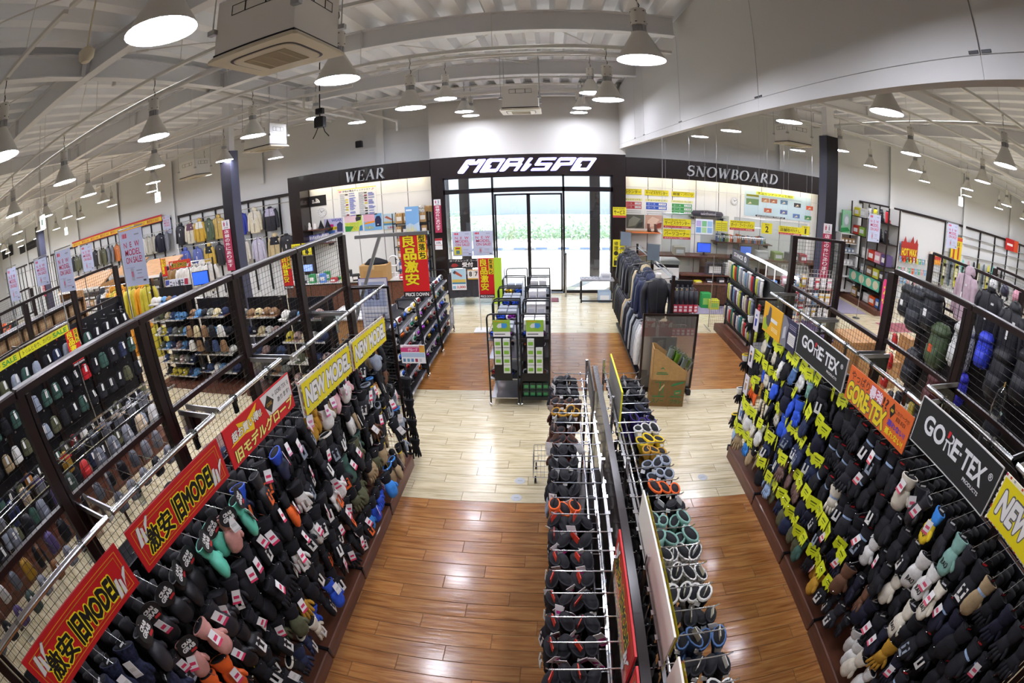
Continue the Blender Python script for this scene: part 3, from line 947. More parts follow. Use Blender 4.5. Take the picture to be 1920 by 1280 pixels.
sign('sale_sign', 'red sale sign with pale yellow katakana and white corner panel, third along the glove wall', 'sign', (-2.35, 2.77, 2.475), FR_L, 1.08, .34, 'cf1a22',
     [Pp([(.53, .97), (.99, .97), (.99, .36), (.6, .36)], 'dcd9d3'), Pp([(.56, .66), (.63, .9), (.71, .66), (.64, .4)], '1c1a1a'), T('GORE', .595, .6, .675, .7, 'b58a2a', .02),
      T('← GORE-TEX も', .7, .72, .97, .86, '222222', .005), T('あります!', .76, .5, .96, .64, '222222', .005),
      Pp([(.04, .5), (.2, .66), (.17, .9), (.3, .78), (.47, .97), (.42, .75), (.52, .6), (.38, .6), (.37, .42), (.24, .52)], 'f0c818'),
      T('超お買い得!!', .08, .56, .5, .78, 'efe9dc', .03, .1, '2a2a2a', .04), T('旧モデルグローブ', .06, .08, .97, .38, 'f4e37a', .035, .08, '3a3010', .03)])
def new_model(lb, c, fr, w, h=.36, rot=None, txt='NEW MODEL', seed=0):
    r_ = random.Random(seed)
    it = []
    cols = ('3b6fb5', 'c03a5e', '9a9aa0', 'e8e2d0', 'b8472e', '6a4a8a', 'efe9dc')
    n = 46
    for k in range(n):
        c_ = cols[r_.randrange(len(cols))]
        it += [Rr(k / n, 0, (k + .8) / n, .05, c_)] if k % 2 else [Rr(k / n, .95, (k + .8) / n, 1, c_)]
    for k in range(8):
        it += [Rr(0, k / 8, .012, (k + .6) / 8, cols[r_.randrange(len(cols))]), Rr(.988, k / 8, 1, (k + .6) / 8, cols[r_.randrange(len(cols))])]
    it += [Rr(.014, .055, .986, .945, 'e3d212'), T(txt, .06, .27, .95, .74, 'e6e4e0', .05, .1, '5b5a5e', .05)]
    return sign('new_model_sign', lb, 'sign', c, fr, w, h, 'e9e4d4', it, rot=rot)
new_model('yellow paper sign with white lettering, fourth along the glove wall, beside the katakana sign', (-2.29, 3.93, 2.31), FR_L, 1.18, rot=('Z', -.05), seed=1)
new_model('yellow paper sign with white lettering, last on the glove wall before the goggle racks', (-2.26, 5.1, 2.265), FR_L, 1.14, rot=('Z', -.05), seed=2)
new_model('yellow paper sign cut by the picture edge, after the second black sign', (2.95, .68, 2.69), FR_R, 1.1, seed=3, h=.35)

def gore(lb, y0, y1, z, x, h):
    w = abs(y1 - y0)
    G = [T('GO', .1, .36, .36, .76, 'dfe0e0', .03), T('E', .47, .36, .555, .76, 'dfe0e0', .03), T('TEX', .6, .36, .87, .76, 'dfe0e0', .03),
         Rr(.562, .54, .585, .6, 'dfe0e0'),
         Pp([(.375, .6), (.43, .6), (.45, .63), (.45, .7), (.43, .72), (.42, .76), (.45, .75), (.465, .71), (.465, .62), (.44, .57), (.47, .36), (.45, .36), (.425, .56), (.375, .56)], 'dfe0e0'),
         Rr(.385, .36, .4, .58, 'dfe0e0'),
         Pp([(.385, .64), (.405, .64), (.415, .78), (.385, .78)], 'd22a2e'), T('PRODUCTS', .68, .2, .88, .275, 'dfe0e0', .02), T('®', .9, .62, .945, .76, 'dfe0e0', .01)]
    return sign('brand_board', lb, 'sign', (x, (y0 + y1) / 2, z), FR_R, w, h, '232424', G, edge='c9c9c4')
gore('black board with white lettering over the lime-tagged gloves, between yellow poster and orange sign', 4.62, 3.52, 2.49, 2.95, .36)
gore('black board with white lettering over cream mittens, between orange sign and yellow paper', 2.33, 1.27, 2.68, 2.94, .38)
sign('promo_sign', 'orange hand-lettered sign between the two black boards on the glove wall', 'sign', (2.95, 2.91, 2.48), FR_R, 1.08, .34, 'd8652a',
     [T('やっぱり', .04, .66, .34, .92, '4a2417', .01), T('最強', .36, .56, .56, .92, 'e9d9df', .03, 0, 'b02a5a', .05), T('!?', .57, .62, .65, .9, '3a1a12', .02),
      T('GORE-TEX', .03, .08, .66, .56, 'e5cb22', .05, 0, '5a5648', .05), Pp([(.68, .74), (.72, .95), (.76, .74), (.72, .53)], '22221c'), Rr(.7, .7, .74, .78, 'b59a2a'),
      T('このマークが', .76, .74, .97, .86, '5a3020', .005), T('目印', .8, .58, .93, .7, '5a3020', .005), T('濡れない!', .7, .34, .96, .5, '5a3fa8', .03), T('蒸れない!', .7, .1, .97, .28, 'e8d61c', .03)])
sign('poster', 'golden poster with a grey glove, at the far end of the black-sign glove wall', 'poster', (2.95, 5.36, 2.44), FR_R, .56, .4, 'd9a21a',
     [Pp([(.02, .05), (.3, .1), (.26, .5), (.05, .45)], '9bb52a'), Pp([(.2, .3), (.34, .22), (.44, .5), (.4, .9), (.3, .95), (.24, .6), (.14, .55)], '4a4a50'), Rr(.42, .48, .78, .6, 'd8d8d4')] + stripes(.5, .2, .85, .36, 3, 'e9dcae', .4))
sign('poster', 'navy poster with a snow photo and white text box, beside the golden glove poster', 'poster', (2.955, 4.87, 2.44), FR_R, .4, .38, '2b2946',
     [Pp([(0, 0), (.42, 0), (.36, .4), (.45, .8), (.2, 1), (0, 1)], '77777f'), Pp([(.1, .2), (.3, .3), (.28, .7), (.12, .6)], 'b4b4b8'), Rr(.5, .2, .95, .58, 'd9d6cf')] + stripes(.52, .26, .92, .54, 5, '8a8790', .3) + stripes(.5, .72, .95, .9, 3, 'a9a6bc', .3))

# ---- glove templates: hanging from the hook at the origin, front towards +x
def glove_meshes():
    g = {}
    def cuff(mat_):
        m_ = MB()
        m_.loft([(0, 0, -.035, .038, .068), (0, 0, -.05, .04, .07), (0, 0, -.085, .033, .06), (0, 0, -.1, .036, .062), (0, 0, -.125, .03, .054), (0, 0, -.15, .026, .045)], 12, cap0=False, cap1=False)
        # rolled rim and dark lining
        m_.loft([(0, 0, -.035, .038, .068), (0, 0, -.034, .03, .058)], 12, cap0=False, cap1=False)
        m_.loft([(0, 0, -.034, .03, .058), (0, 0, -.1, .02, .045)], 12, cap0=True, cap1=False, mi=1)
        return m_.mesh('cuff', [mat_, M_LIN], True)
    for nm, mt in (('', M_FAB), ('_shiny', M_SOFT), ('_print', M_PRINT)):
        g['cuff' + nm] = cuff(mt)
        mm = MB().loft([(0, 0, -.145, .024, .044), (.004, 0, -.18, .032, .058), (.008, 0, -.225, .037, .067), (.006, 0, -.25, .033, .064), (.007, 0, -.285, .036, .065), (.004, 0, -.335, .026, .052), (.003, 0, -.36, .01, .024)], 12, pw=2.3)
        mm.loft([(.006, .04, -.185, .018, .02), (.01, .066, -.215, .019, .021), (.012, .076, -.25, .016, .018), (.012, .078, -.272, .007, .008)], 8)
        g['mitten' + nm] = mm.mesh('hand', mt, True)
        gg = MB().loft([(0, 0, -.145, .022, .043), (.004, 0, -.18, .026, .05), (.004, 0, -.235, .022, .052), (.004, 0, -.25, .012, .046)], 12, pw=2.3)
        for i, (yy, ln, sp) in enumerate(((-.04, .085, -.012), (-.014, .11, -.004), (.013, .105, .004), (.038, .085, .012))):
            gg.path([(.004, yy, -.225), (.008, yy + sp * .5, -.245 - ln * .4), (.004, yy + sp, -.24 - ln * .8), (0, yy + sp, -.24 - ln)], .015, 6, rr=[.0145, .0145, .013, .006])
        gg.path([(.004, .036, -.18), (.012, .062, -.205), (.016, .074, -.235), (.016, .078, -.26)], .014, 6, rr=[.017, .016, .014, .006])
        g['glove' + nm] = gg.mesh('hand', mt, True)
    g['strap'] = MB().loft([(0, 0, -.128, .0305, .0515), (0, 0, -.15, .0275, .0485)], 12, cap0=False, cap1=False).mesh('strap', M_FAB)
    g['trim'] = MB().loft([(0, 0, -.048, .0415, .0715), (0, 0, -.032, .041, .071), (0, 0, -.026, .034, .062), (0, 0, -.036, .028, .055)], 12, cap0=False, cap1=False).mesh('cuff_trim', M_FAB, True)
    pr = MB().box(.036, .0415, -.03, -.012, -.295, -.2).box(.036, .0415, .012, .03, -.295, -.2).box(.036, .0415, -.03, .03, -.315, -.285)
    g['patch'] = pr.mesh('palm_patch', M_CARD)
    g['header'] = MB().box(-.002, .002, -.035, .035, -.075, .018).mesh('header_card', M_CARD)
    g['lime'] = MB().poly([(-.045, 0), (.045, 0), (.045, -.1), (.028, -.075), (.015, -.11), (0, -.08), (-.02, -.105), (-.045, -.085)], -.0015, .0015).xf(Matrix.Translation((.052, 0, .04)) @ Matrix(((0, 0, 1, 0), (1, 0, 0, 0), (0, 1, 0, 0), (0, 0, 0, 1))) @ Matrix.Scale(1.45, 4)).mesh('header_card', M_CARD)
    g['round'] = MB().lathe([(.078, -.0015), (.078, .0015)], 18, cap0=True, cap1=True).xf(Matrix.Translation((.05, 0, -.035)) @ Matrix.Rotation(PI / 2, 4, 'Y')).mesh('header_card', M_CARD)
    tg = MB().box(-.0012, .0012, -.029, .029, -.115, 0)
    g['tag'] = tg.mesh('price_tag', M_CARD)
    g['tagband'] = MB().box(-.0018, .0018, -.0295, .0295, -.115, -.095).box(-.0018, .0018, -.02, .02, -.07, -.045).mesh('tag_band', M_INK)
    g['limeprint'] = MB().box(.0542, .0546, -.035, .035, -.02, -.005).box(.0542, .0546, -.025, .025, -.045, -.038).mesh('print', M_INK)
    g['label'] = MB().box(-.016, .016, -.004, .004, -.016, .016).mesh('wrist_label', M_CARD)
    g['button'] = MB().lathe([(.011, -.002), (.009, .003), (.0005, .004)], 8).xf(Matrix.Translation((.036, -.02, -.07)) @ Matrix.Rotation(PI / 2, 4, 'Y')).mesh('snap_button', M_CHROME)
    return g
GM = glove_meshes()
_tp = {}
def txt_part(s, w, h, Mx, root, col, bold=.02, nm='lettering'):
    k = (s, w, h, bold, nm)
    if k not in _tp:
        vs_, fs, sz = text_geo(s, bold, 0)
        _tp[k] = MB().add([((u - .5) * w, (v - .5) * h, 0) for u, v in vs_], fs).mesh(nm, M_INK)
    return ob(nm, _tp[k], root, M=Mx, col=col)
FACE_X = Matrix(((0, 0, 1, 0), (1, 0, 0, 0), (0, 1, 0, 0), (0, 0, 0, 1)))
def CN(c):   # colour word of a hex
    return COLN.get(c, 'dark')
COLN = {'1b1b20': 'black', '26262c': 'charcoal', '2a3350': 'navy', '2f56c9': 'bright blue', '3a86d6': 'sky blue', '8f98a5': 'grey', 'dcdad4': 'white', 'd8d0bd': 'cream',
        'c98f86': 'dusty pink', '5fbfa4': 'mint green', 'e8662a': 'orange', 'b98a2c': 'mustard', '6b4a36': 'brown', '5a5b42': 'olive', '4b3a86': 'purple', '7a5f58': 'mauve brown',
        '1c1d2e': 'midnight navy', '9fb8d8': 'pale blue', 'e6c52a': 'yellow', '3c5a50': 'forest green', 'a08a68': 'tan', '8e2f2f': 'dark red', '56342a': 'chestnut', '4c6b9a': 'denim blue', '232842': 'teal-flecked navy', '7fa79b': 'sage green', 'e5b6b8': 'pale pink'}
def glove(kind, loc, rotz, hand, cuff=None, label='', group=None, tex='', header=None, tagc=None, patch=None, strap=None, trim=None, tilt=(0, 0), scale=1., logo=None, rnd=None, name=None, hrot=.9, side=0):
    Mx = Matrix.Translation(loc) @ Matrix.Rotation(rotz, 4, 'Z') @ Matrix.Rotation(tilt[0], 4, 'Y') @ Matrix.Rotation(tilt[1], 4, 'X') @ Matrix.Diagonal((scale * 1.02, scale * 1.1, scale * .9, 1))
    r = thing(name or ('ski_mitten' if kind == 'mitten' else 'ski_glove'), label, 'mitten' if kind == 'mitten' else 'glove', M=Mx, group=group)
    ob('hand', GM[kind + tex], r, col=hand)
    ob('cuff', GM['cuff' + tex], r, col=cuff or hand)
    if header:
        if header == 'lime':
            h = ob('header_card', GM['lime'], r, col='cfd81e')
            ob('print', GM['limeprint'], h, col='4a5510')
        elif header == 'crab':
            h = ob('header_card', GM['round'], r, col='101012')
            txt_part('CRAB', .078, .03, Matrix.Translation((.0525, 0, -.012)) @ FACE_X, h, 'd6d4cf', .05)
            txt_part('GRAB', .1, .036, Matrix.Translation((.0525, 0, -.05)) @ FACE_X, h, 'd6d4cf', .05)
            ob('print', MB().box(.0523, .0528, .0, .045, -.095, -.076).mesh('print', M_INK), h, col='b3262a')
        else:
            h = ob('header_card', GM['header'], r, rot=(0, 0, hrot), col=header)
            if header == '101012':
                ob('print', MB().box(.0021, .0026, -.022, .022, -.03, -.016).mesh('print', M_INK), h, col=logo or 'd0d0d0')
    if tagc:
        tr_ = rnd.uniform(-.5, .9) if rnd else .3
        p = ob('price_tag', GM['tag'], r, loc=(.01, side * .078, -.03), rot=(side * rnd.uniform(.2, .7), rnd.uniform(-.3, .3), PI / 2 + rnd.uniform(-.4, .4)), col='e4e1df') if side else ob('price_tag', GM['tag'], r, loc=(.052, -.02 if not rnd else rnd.uniform(-.035, .03), -.09 if not rnd else rnd.uniform(-.14, -.05)), rot=(rnd.uniform(-.3, .3) if rnd else 0, -.08, tr_), col='e4e1df')
        ob('tag_band', GM['tagband'], p, col=tagc)
    if side and rnd.random() < .75:
        ob('wrist_label', GM['label'], r, loc=(rnd.uniform(-.02, .02), side * .064, -.075), rot=(side * .25, 0, 0), col='e9e8e6')
    if patch:
        if patch[0] == '#':
            txt_part(patch[1:], .07, .055, Matrix.Translation((.0408, 0, -.255)) @ FACE_X, r, logo or '1a1a1a', .05, 'hand_print')
        else:
            ob('palm_patch', GM['patch'], r, col=patch)
    if strap:
        ob('strap', GM['strap'], r, col=strap)
    if trim:
        ob('cuff_trim', GM['trim'], r, col=trim)
    return r
def stock_mesh(n, spots, s):
    """joined darker gloves further back on the same hooks"""
    base = MB().loft([(0, 0, -.035, .03, .06), (0, 0, -.15, .026, .045), (.004, 0, -.24, .032, .058), (.003, 0, -.34, .02, .04)], 7, cap0=True, cap1=True)
    m_ = MB()
    for (x, y, z, a) in spots:
        m_.join(base, Matrix.Translation((x, y, z)) @ Matrix.Rotation(a, 4, 'Z'))
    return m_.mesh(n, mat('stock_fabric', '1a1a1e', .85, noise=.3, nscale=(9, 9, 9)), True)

ROWS = [2.2, 1.84, 1.48, 1.12, .76]
gr_ = random.Random(21)
K, CH, NV, BL, SK, GY, WH, CR, PK, MT, OR, MU, BR, OL, PU, MB_, MN, PB, YE, FG, TN, DR, CHN, DN, TF, SG, PP_ = list(COLN)
def pick_left(y, row):
    r = gr_.random()
    o = dict(hand=K, kind='mitten' if gr_.random() < .5 else 'glove')
    if y < .55:
        if row < 2: o.update(hand=TF, tex='_print', kind='mitten', header='101012', tagc='c9c7c4' if r < .3 else None)
        else: o.update(hand=gr_.choice((TF, K, CH, OL, K)), tex='_print' if r < .4 else '', patch=WH if r > .7 else None)
    elif y < 1.45:
        if row == 0: o.update(hand=gr_.choice((K, K, CH)), kind='mitten', tex='_shiny', header='crab')
        elif row == 1: o.update(hand=gr_.choice((K, PK, CH)), kind='mitten', tex='_shiny', tagc='d4355e', header='crab' if r < .25 else None)
        elif row == 2: o.update(hand=gr_.choice((K, OR, NV, K)), kind='mitten', tex='_shiny', patch=OR if r < .2 else None)
        else: o.update(hand=gr_.choice((K, OL, CH, TN, K)), header='d9cf1e' if r < .35 else None, tagc='c9c7c4' if r > .8 else None)
    elif y < 2.1:
        if row == 0: o.update(hand=gr_.choice((MT, PK, MT)), kind='mitten', tex='_shiny', header='crab')
        elif row == 1: o.update(hand=gr_.choice((K, CH, MT, K)), tagc='d4355e')
        elif row == 2: o.update(hand=gr_.choice((K, K, CH)), patch=WH if r < .3 else None, tagc='d4355e' if r < .5 else None)
        elif row == 3: o.update(hand=gr_.choice((NV, MU, OL, K)), cuff=K)
        else: o.update(hand=gr_.choice((CR, K, NV, DR)), trim=CR if r < .5 else None, patch=WH if r < .3 else None)
    elif y < 2.75:
        if row == 0: o.update(hand=gr_.choice((BL, NV, K)), cuff=gr_.choice((BL, K)), patch=OR if r < .4 else None, tex='_shiny')
        elif row == 1: o.update(hand=gr_.choice((K, OR, BL)), cuff=K, tagc='d4355e')
        elif row == 2: o.update(hand=gr_.choice((K, K, WH)), cuff=K, patch=WH, tagc='d4355e')
        elif row == 3: o.update(hand=gr_.choice((K, OR, FG, K)), cuff=K)
        else: o.update(hand=gr_.choice((PU, BL, PU, K)), tagc='c9c7c4' if r < .4 else None)
    elif y < 3.6:
        if row == 0: o.update(hand=gr_.choice((K, K, MU)), tagc='d48aa8', trim=K, header='101012' if r < .6 else None)
        else: o.update(hand=gr_.choice((K, K, CH, WH, K)), cuff=K, patch=gr_.choice((WH, WH, None, OR)), tagc='d4355e' if r < .75 else None)
    elif y < 4.6:
        if row == 0: o.update(hand=gr_.choice((TN, WH, PP_)), cuff=K, trim=WH, kind='mitten', tagc='c05a8a')
        elif row == 1: o.update(hand=gr_.choice((WH, K, PP_, TN)), cuff=K, trim=WH if r < .5 else None, patch=WH if r > .6 else None)
        elif row == 2: o.update(hand=gr_.choice((K, BR, FG, OL)), header='d9cf1e' if r < .4 else None, tagc='d4355e' if r > .6 else None)
        elif row == 3: o.update(hand=gr_.choice((OL, TN, DN, K)), cuff=K)
        else: o.update(hand=gr_.choice((SK, K, BL, PU)), cuff=K, tagc='d4355e' if r < .3 else None)
    else:
        o.update(hand=gr_.choice((K, K, CH, BR, TN, GY)), cuff=K, trim=gr_.choice((None, SK, None, GY)), patch=gr_.choice((None, WH, None)), strap=gr_.choice((None, None, YE)), header='c9c7c4' if r < .3 else None)
        if row > 2 and r < .3: o.update(hand=TN, header='c9a21e')
    return o
def pick_right(y, row):
    r = gr_.random()
    o = dict(hand=K, kind='mitten' if gr_.random() < .5 else 'glove')
    if y > 3.55:
        o['header'] = 'lime' if r < .8 else None
        if y > 4.75:
            o.update(hand=[gr_.choice((WH, K, CR, K)), gr_.choice((BL, CR, NV, K)), gr_.choice((CR, BR, OR, K)), gr_.choice((CR, NV, WH)), gr_.choice((PB, TN, SK))][row], cuff=gr_.choice((K, K, NV, None)), strap=PB if row == 0 and r < .6 else None)
        elif y > 4.3:
            o.update(hand=[gr_.choice((SG, DN, NV, WH)), gr_.choice((NV, MN, BL)), gr_.choice((NV, BL)), gr_.choice((SK, SK, NV)), gr_.choice((PB, K, K))][row], strap=PB if row == 0 and r < .6 else None)
        else:
            o.update(hand=[gr_.choice((K, CH, K)), gr_.choice((MN, NV)), gr_.choice((MN, NV)), gr_.choice((MB_, MB_, SK)), gr_.choice((NV, OL, OL))][row])
    elif y > 3.0:
        o.update(hand=[K, gr_.choice((K, CH)), gr_.choice((K, CR, K)), gr_.choice((MN, K, K)), gr_.choice((OL, FG, OL))][row], header=['lime' if r < .3 else '101012', '101012', '101012', 'lime', 'lime'][row], strap=PB if row in (1, 2) and r < .8 else None, logo='c0262a', tagc='d4555e' if r < .25 else None)
    elif y > 2.35:
        o.update(hand=[K, gr_.choice((K, CH, OR, K)), gr_.choice((K, CH)), gr_.choice((MN, K)), gr_.choice((MU, MU, K))][row], header=['101012', '101012', '101012', 'lime', 'lime'][row], strap=PB if row in (0, 1, 2) and r < .65 else None, logo='c0262a', tagc='d4555e' if r < .35 else None)
    elif y > 1.75:
        o.update(hand=[gr_.choice((CR, OL, K)), gr_.choice((K, GY, K)), gr_.choice((WH, K, K)), gr_.choice((BR, K, MN)), gr_.choice((K, CH, GY))][row], header='101012', kind='mitten' if row in (0, 2) else o['kind'], patch='#RAD' if row == 2 and r < .6 else None, tagc='d4556e' if r < .5 and row != 1 else None)
        if row == 0: o.update(tex='_shiny')
    elif y > 1.15:
        o.update(hand=[gr_.choice((SG, CH, SG)), gr_.choice((WH, CR, K)), gr_.choice((CR, WH, K)), gr_.choice((MN, K, MU)), gr_.choice((CR, K, WH))][row], header='101012', kind='mitten' if row < 3 else o['kind'], patch='#RAD' if row < 3 and r < .8 else None, tagc='d4556e' if r < .3 else None)
        if row == 0 and r < .35: o.update(hand=YE, cuff=SK)
    else:
        o.update(hand=gr_.choice((K, K, CH, MN, TN if row < 2 else K)), tex='_print' if r < .2 else '', header='101012', logo='c0262a', strap=PB if r < .45 else ('b8353a' if r > .85 and row > 2 else None), tagc='d4556e' if r < .25 else None)
        if row > 3 and r < .3: o.update(hand=gr_.choice((OR, FG, GY)))
    return o
ROWN = ['top', 'second', 'third', 'fourth', 'bottom']
FEAT = {'crab': 'round tag', 'lime': 'lime card', '101012': 'black card', 'd9cf1e': 'yellow card', 'c9c7c4': 'white card', 'c9a21e': 'gold card'}
def fill_wall(root, xo, s, ya, yb, step, pick, wall, hookmesh):
    spots = []
    for ri, z in enumerate(ROWS):
        n = int((yb - ya) / step)
        for k in range(n):
            y = ya + (k + .5 + .25 * (ri % 2)) * step
            if y > yb: continue
            xf_ = xo + s * (.42 + .05 * ri + gr_.uniform(-.05, .04))
            o = pick(y, ri)
            if s > 0 and not o.get('tagc') and gr_.random() < .3: o['tagc'] = gr_.choice(('d4355e', 'c9c7c4', 'd4355e'))
            if not o.get('patch') and o['hand'] in (K, CH, NV) and gr_.random() < .3: o['patch'] = gr_.choice((WH, WH, GY))
            f = FEAT.get(o.get('header'), '') or ('pale strap' if o.get('strap') else ('pale trim' if o.get('trim') else ''))
            lb = f"{CN(o['hand'])} {o['kind']} {'with ' + f + ' ' if f else ''}{ORD[k]} from camera end, {ROWN[ri]} row, {wall} wall"
            jit = gr_.uniform(-.6, .6)
            glove(loc=(xf_, y, z - .01), rotz=(0 if s > 0 else PI) + jit, label=lb, group='gloves on the ' + wall + ' wall', tilt=(gr_.uniform(-.3, .0), gr_.uniform(-.25, .25)), scale=gr_.uniform(1.08, 1.25), rnd=gr_, **o)
            ob('hook', hookmesh, root, loc=(s * .01, y, z + .012)).scale = ((.49 + .05 * ri) / .47, 1, 1)
            for d in (.3, .2, .11):
                spots.append((s * d, y + gr_.uniform(-.02, .02), z + gr_.uniform(-.02, .0), gr_.uniform(-.5, .5)))
    st = stuff(ob('glove_stock', stock_mesh('glove_stock', spots, s), None, loc=(xo, 0, 0)))
    tag(st, f'spare gloves hanging behind the front ones on the {wall} wall hooks', 'gloves')
fill_wall(gl, -2.75, 1, -.45, 5.72, .172, pick_left, 'red-sign', HOOK_P)
fill_wall(gr, 3.52, -1, .1, 5.85, .172, pick_right, 'black-sign', HOOK_N)
# gloves hung on the outer face of the far end frames
for k, (x, z) in enumerate([(x, z) for z in (2.35, 1.75, 1.2, .75) for x in (2.93, 3.12)]):
    glove('glove', (x, 5.985, z), PI / 2, K, gr_.choice((K, WH)), f'black glove on the end frame of the black-sign wall, {ORD[k]} of eight', 'gloves on the black-sign end frame', trim=gr_.choice((None, YE, WH)), tagc='d4355e', rnd=gr_)
for k, z in enumerate((1.15, .8, .45, .1)):
    glove('glove', (-2.1, 5.86, z + .3), PI / 2 - .3, K, K, f'black glove on the end frame of the red-sign wall, {ORD[k]} from the top', 'gloves on the red-sign end frame', scale=1.25, rnd=gr_)
# photo cards between the lime tags
for k, (y, z) in enumerate(((5.82, 2.3), (5.82, 1.75), (5.82, 1.3), (5.8, .85), (4.35, 2.12), (2.75, .98))):
    sign('photo_card', f'small white photo card of a glove on the black-sign wall, {ORD[k]} of six', 'card', (2.93 if k < 4 else 3.08, y, z), FR_R, .15 if k < 4 else .13, .3 if k < 4 else .26, 'cfcbd2',
         [Pp([(.3, .2), (.62, .25), (.7, .55), (.6, .8), (.35, .8), (.25, .5)], ('2f3f8f', '3a3a40', 'a0805c', '3a6fae', '8a7a80', 'd9a92a')[k]), Rr(.3, .6, .66, .7, 'e8b070' if k == 1 else 'dddddd')])
# ================================================================== CENTRE RACK
cr_ = random.Random(5)
CX = .56
rk = thing('chrome_glove_rack', 'low double-sided chrome glove rack with a dark spine running down the middle of the aisle', 'display rack', (CX, 0, 0))
RY = [1.1 + .2 * k for k in range(22)]
ob('spine_panel', MB().box(-.03, .03, .9, 5.45, .1, 1.8).mesh('spine_panel', M_FAS), rk)
ob('base_deck', MB().cbox(-.5, .5, .85, 5.5, .06, .16, .01).mesh('base_deck', M_DARKF), rk)
for x in (-.115, .115):
    ob('long_rail', MB().box(x - .012, x + .012, .9, 5.4, 1.735, 1.765).mesh('long_rail', M_CHROME), rk)
    ob('long_rail', MB().box(x - .012, x + .012, .9, 5.4, 1.2, 1.23).mesh('long_rail', M_CHROME), rk)
for x in (-.17, .17, -.24, .25):
    ob('sign_pole', MB().tube((x, .9, 1.62 if abs(x) > .2 else 1.68), (x, 5.3, 1.62 if abs(x) > .2 else 1.68), .012, 8).mesh('sign_pole', M_CHROME, 'auto'), rk)
for y in (.95, 2.1, 3.25, 4.4, 5.4):
    for x in (-.11, .11):
        ob('upright', MB().box(x - .015, x + .015, y - .015, y + .015, .1, 1.9).mesh('upright', M_CHROME), rk)
RODL = MB().tube((-.1, 0, 0), (-.53, 0, .01), .0055, 6).tube((-.53, 0, .01), (-.55, 0, .03), .0055, 6).box(-.13, -.09, -.02, .02, -.02, .02).box(-.2, -.188, -.004, .004, -.02, .02).mesh('hang_rod', M_CHROME)
RODR = MB().tube((.1, 0, 0), (.53, 0, .01), .0055, 6).tube((.53, 0, .01), (.55, 0, .03), .0055, 6).box(.09, .13, -.02, .02, -.02, .02).box(.188, .2, -.004, .004, -.02, .02).mesh('hang_rod', M_CHROME)
for y in RY:
    ob('hang_rod', RODL, rk, loc=(0, y, 1.75))
    ob('hang_rod', RODR, rk, loc=(0, y, 1.75))
    ob('hang_rod', RODL, rk, loc=(0, y + .06, 1.22))
    ob('hang_rod', RODR, rk, loc=(0, y + .06, 1.22))
for x in (-.42, .42):
    for y in (1.0, 5.3):
        ob('caster', MB().lathe([(.0005, -.03), (.03, -.03), (.035, 0), (.03, .03), (.0005, .03)], 10).xf(Matrix.Translation((x, y, .035)) @ Matrix.Rotation(PI / 2, 4, 'Y')).mesh('caster', M_BLACK), rk)
LSP = [dict(hand=WH, header='e6e4e0', tex='_print', n=4)] + [dict(hand=K, cuff=K, header='d8402a', tagc='d4358e', patch=WH)] * 8 + [dict(hand=K, cuff=OR, header='26262c'), dict(hand=GY, cuff=K, header='26262c', tagc='d8d6d2'), dict(hand=K, header='26262c'),
       dict(hand=K, cuff=K, header='26262c', tagc='d8d6d2'), dict(hand=OR, cuff=K, header='1b1b20'), dict(hand=CHN, header='7a5a4a', tagc='d8d6d2'), dict(hand=CHN, cuff=CHN, header='8a6a5a'), dict(hand=K, header='d8d4cc', trim=None),
       dict(hand=BR, trim=MU, header=None), dict(hand=CHN, cuff=BR, tagc='e8e8ea'), dict(hand=K, header='e0dede'), dict(hand=K, cuff=CH, header='c9c7c4'), dict(hand=K, header='b0b0b2')]
RSP = [dict(hand=PP_, cuff=WH, trim=WH, header='2a2a2a'), dict(hand=K, header='dedbd2'), dict(hand=DN, cuff=DN, header='c9c2ae'), dict(hand=K, cuff=K, header='c9c2ae', tagc='c9c2ae'), dict(hand=CR, cuff=K, trim=WH, header='c9c2ae'), dict(hand=WH, tex='_print', header='c9c2ae'),
       dict(hand=WH, tex='_print', header='d8d6d2'), dict(hand=FG, cuff=SG, trim=SG), dict(hand=FG, cuff=SG, trim=SG), dict(hand=K, header='c9c7c4'), dict(hand=K, cuff=K, trim=OR), dict(hand=CH, trim=GY), dict(hand=CH, trim=GY), dict(hand=TN, cuff=MU, trim=MU),
       dict(hand=MU, cuff=YE, trim=YE), dict(hand=K, cuff=WH, trim=WH), dict(hand=PU, trim=PU, header='26262c'), dict(hand=PU, cuff=NV), dict(hand=DR, cuff=K, header='26262c'), dict(hand=K, header='c9c7c4'), dict(hand=K, header='c9c7c4'), dict(hand=K, header='b0b0b2')]
spots = []
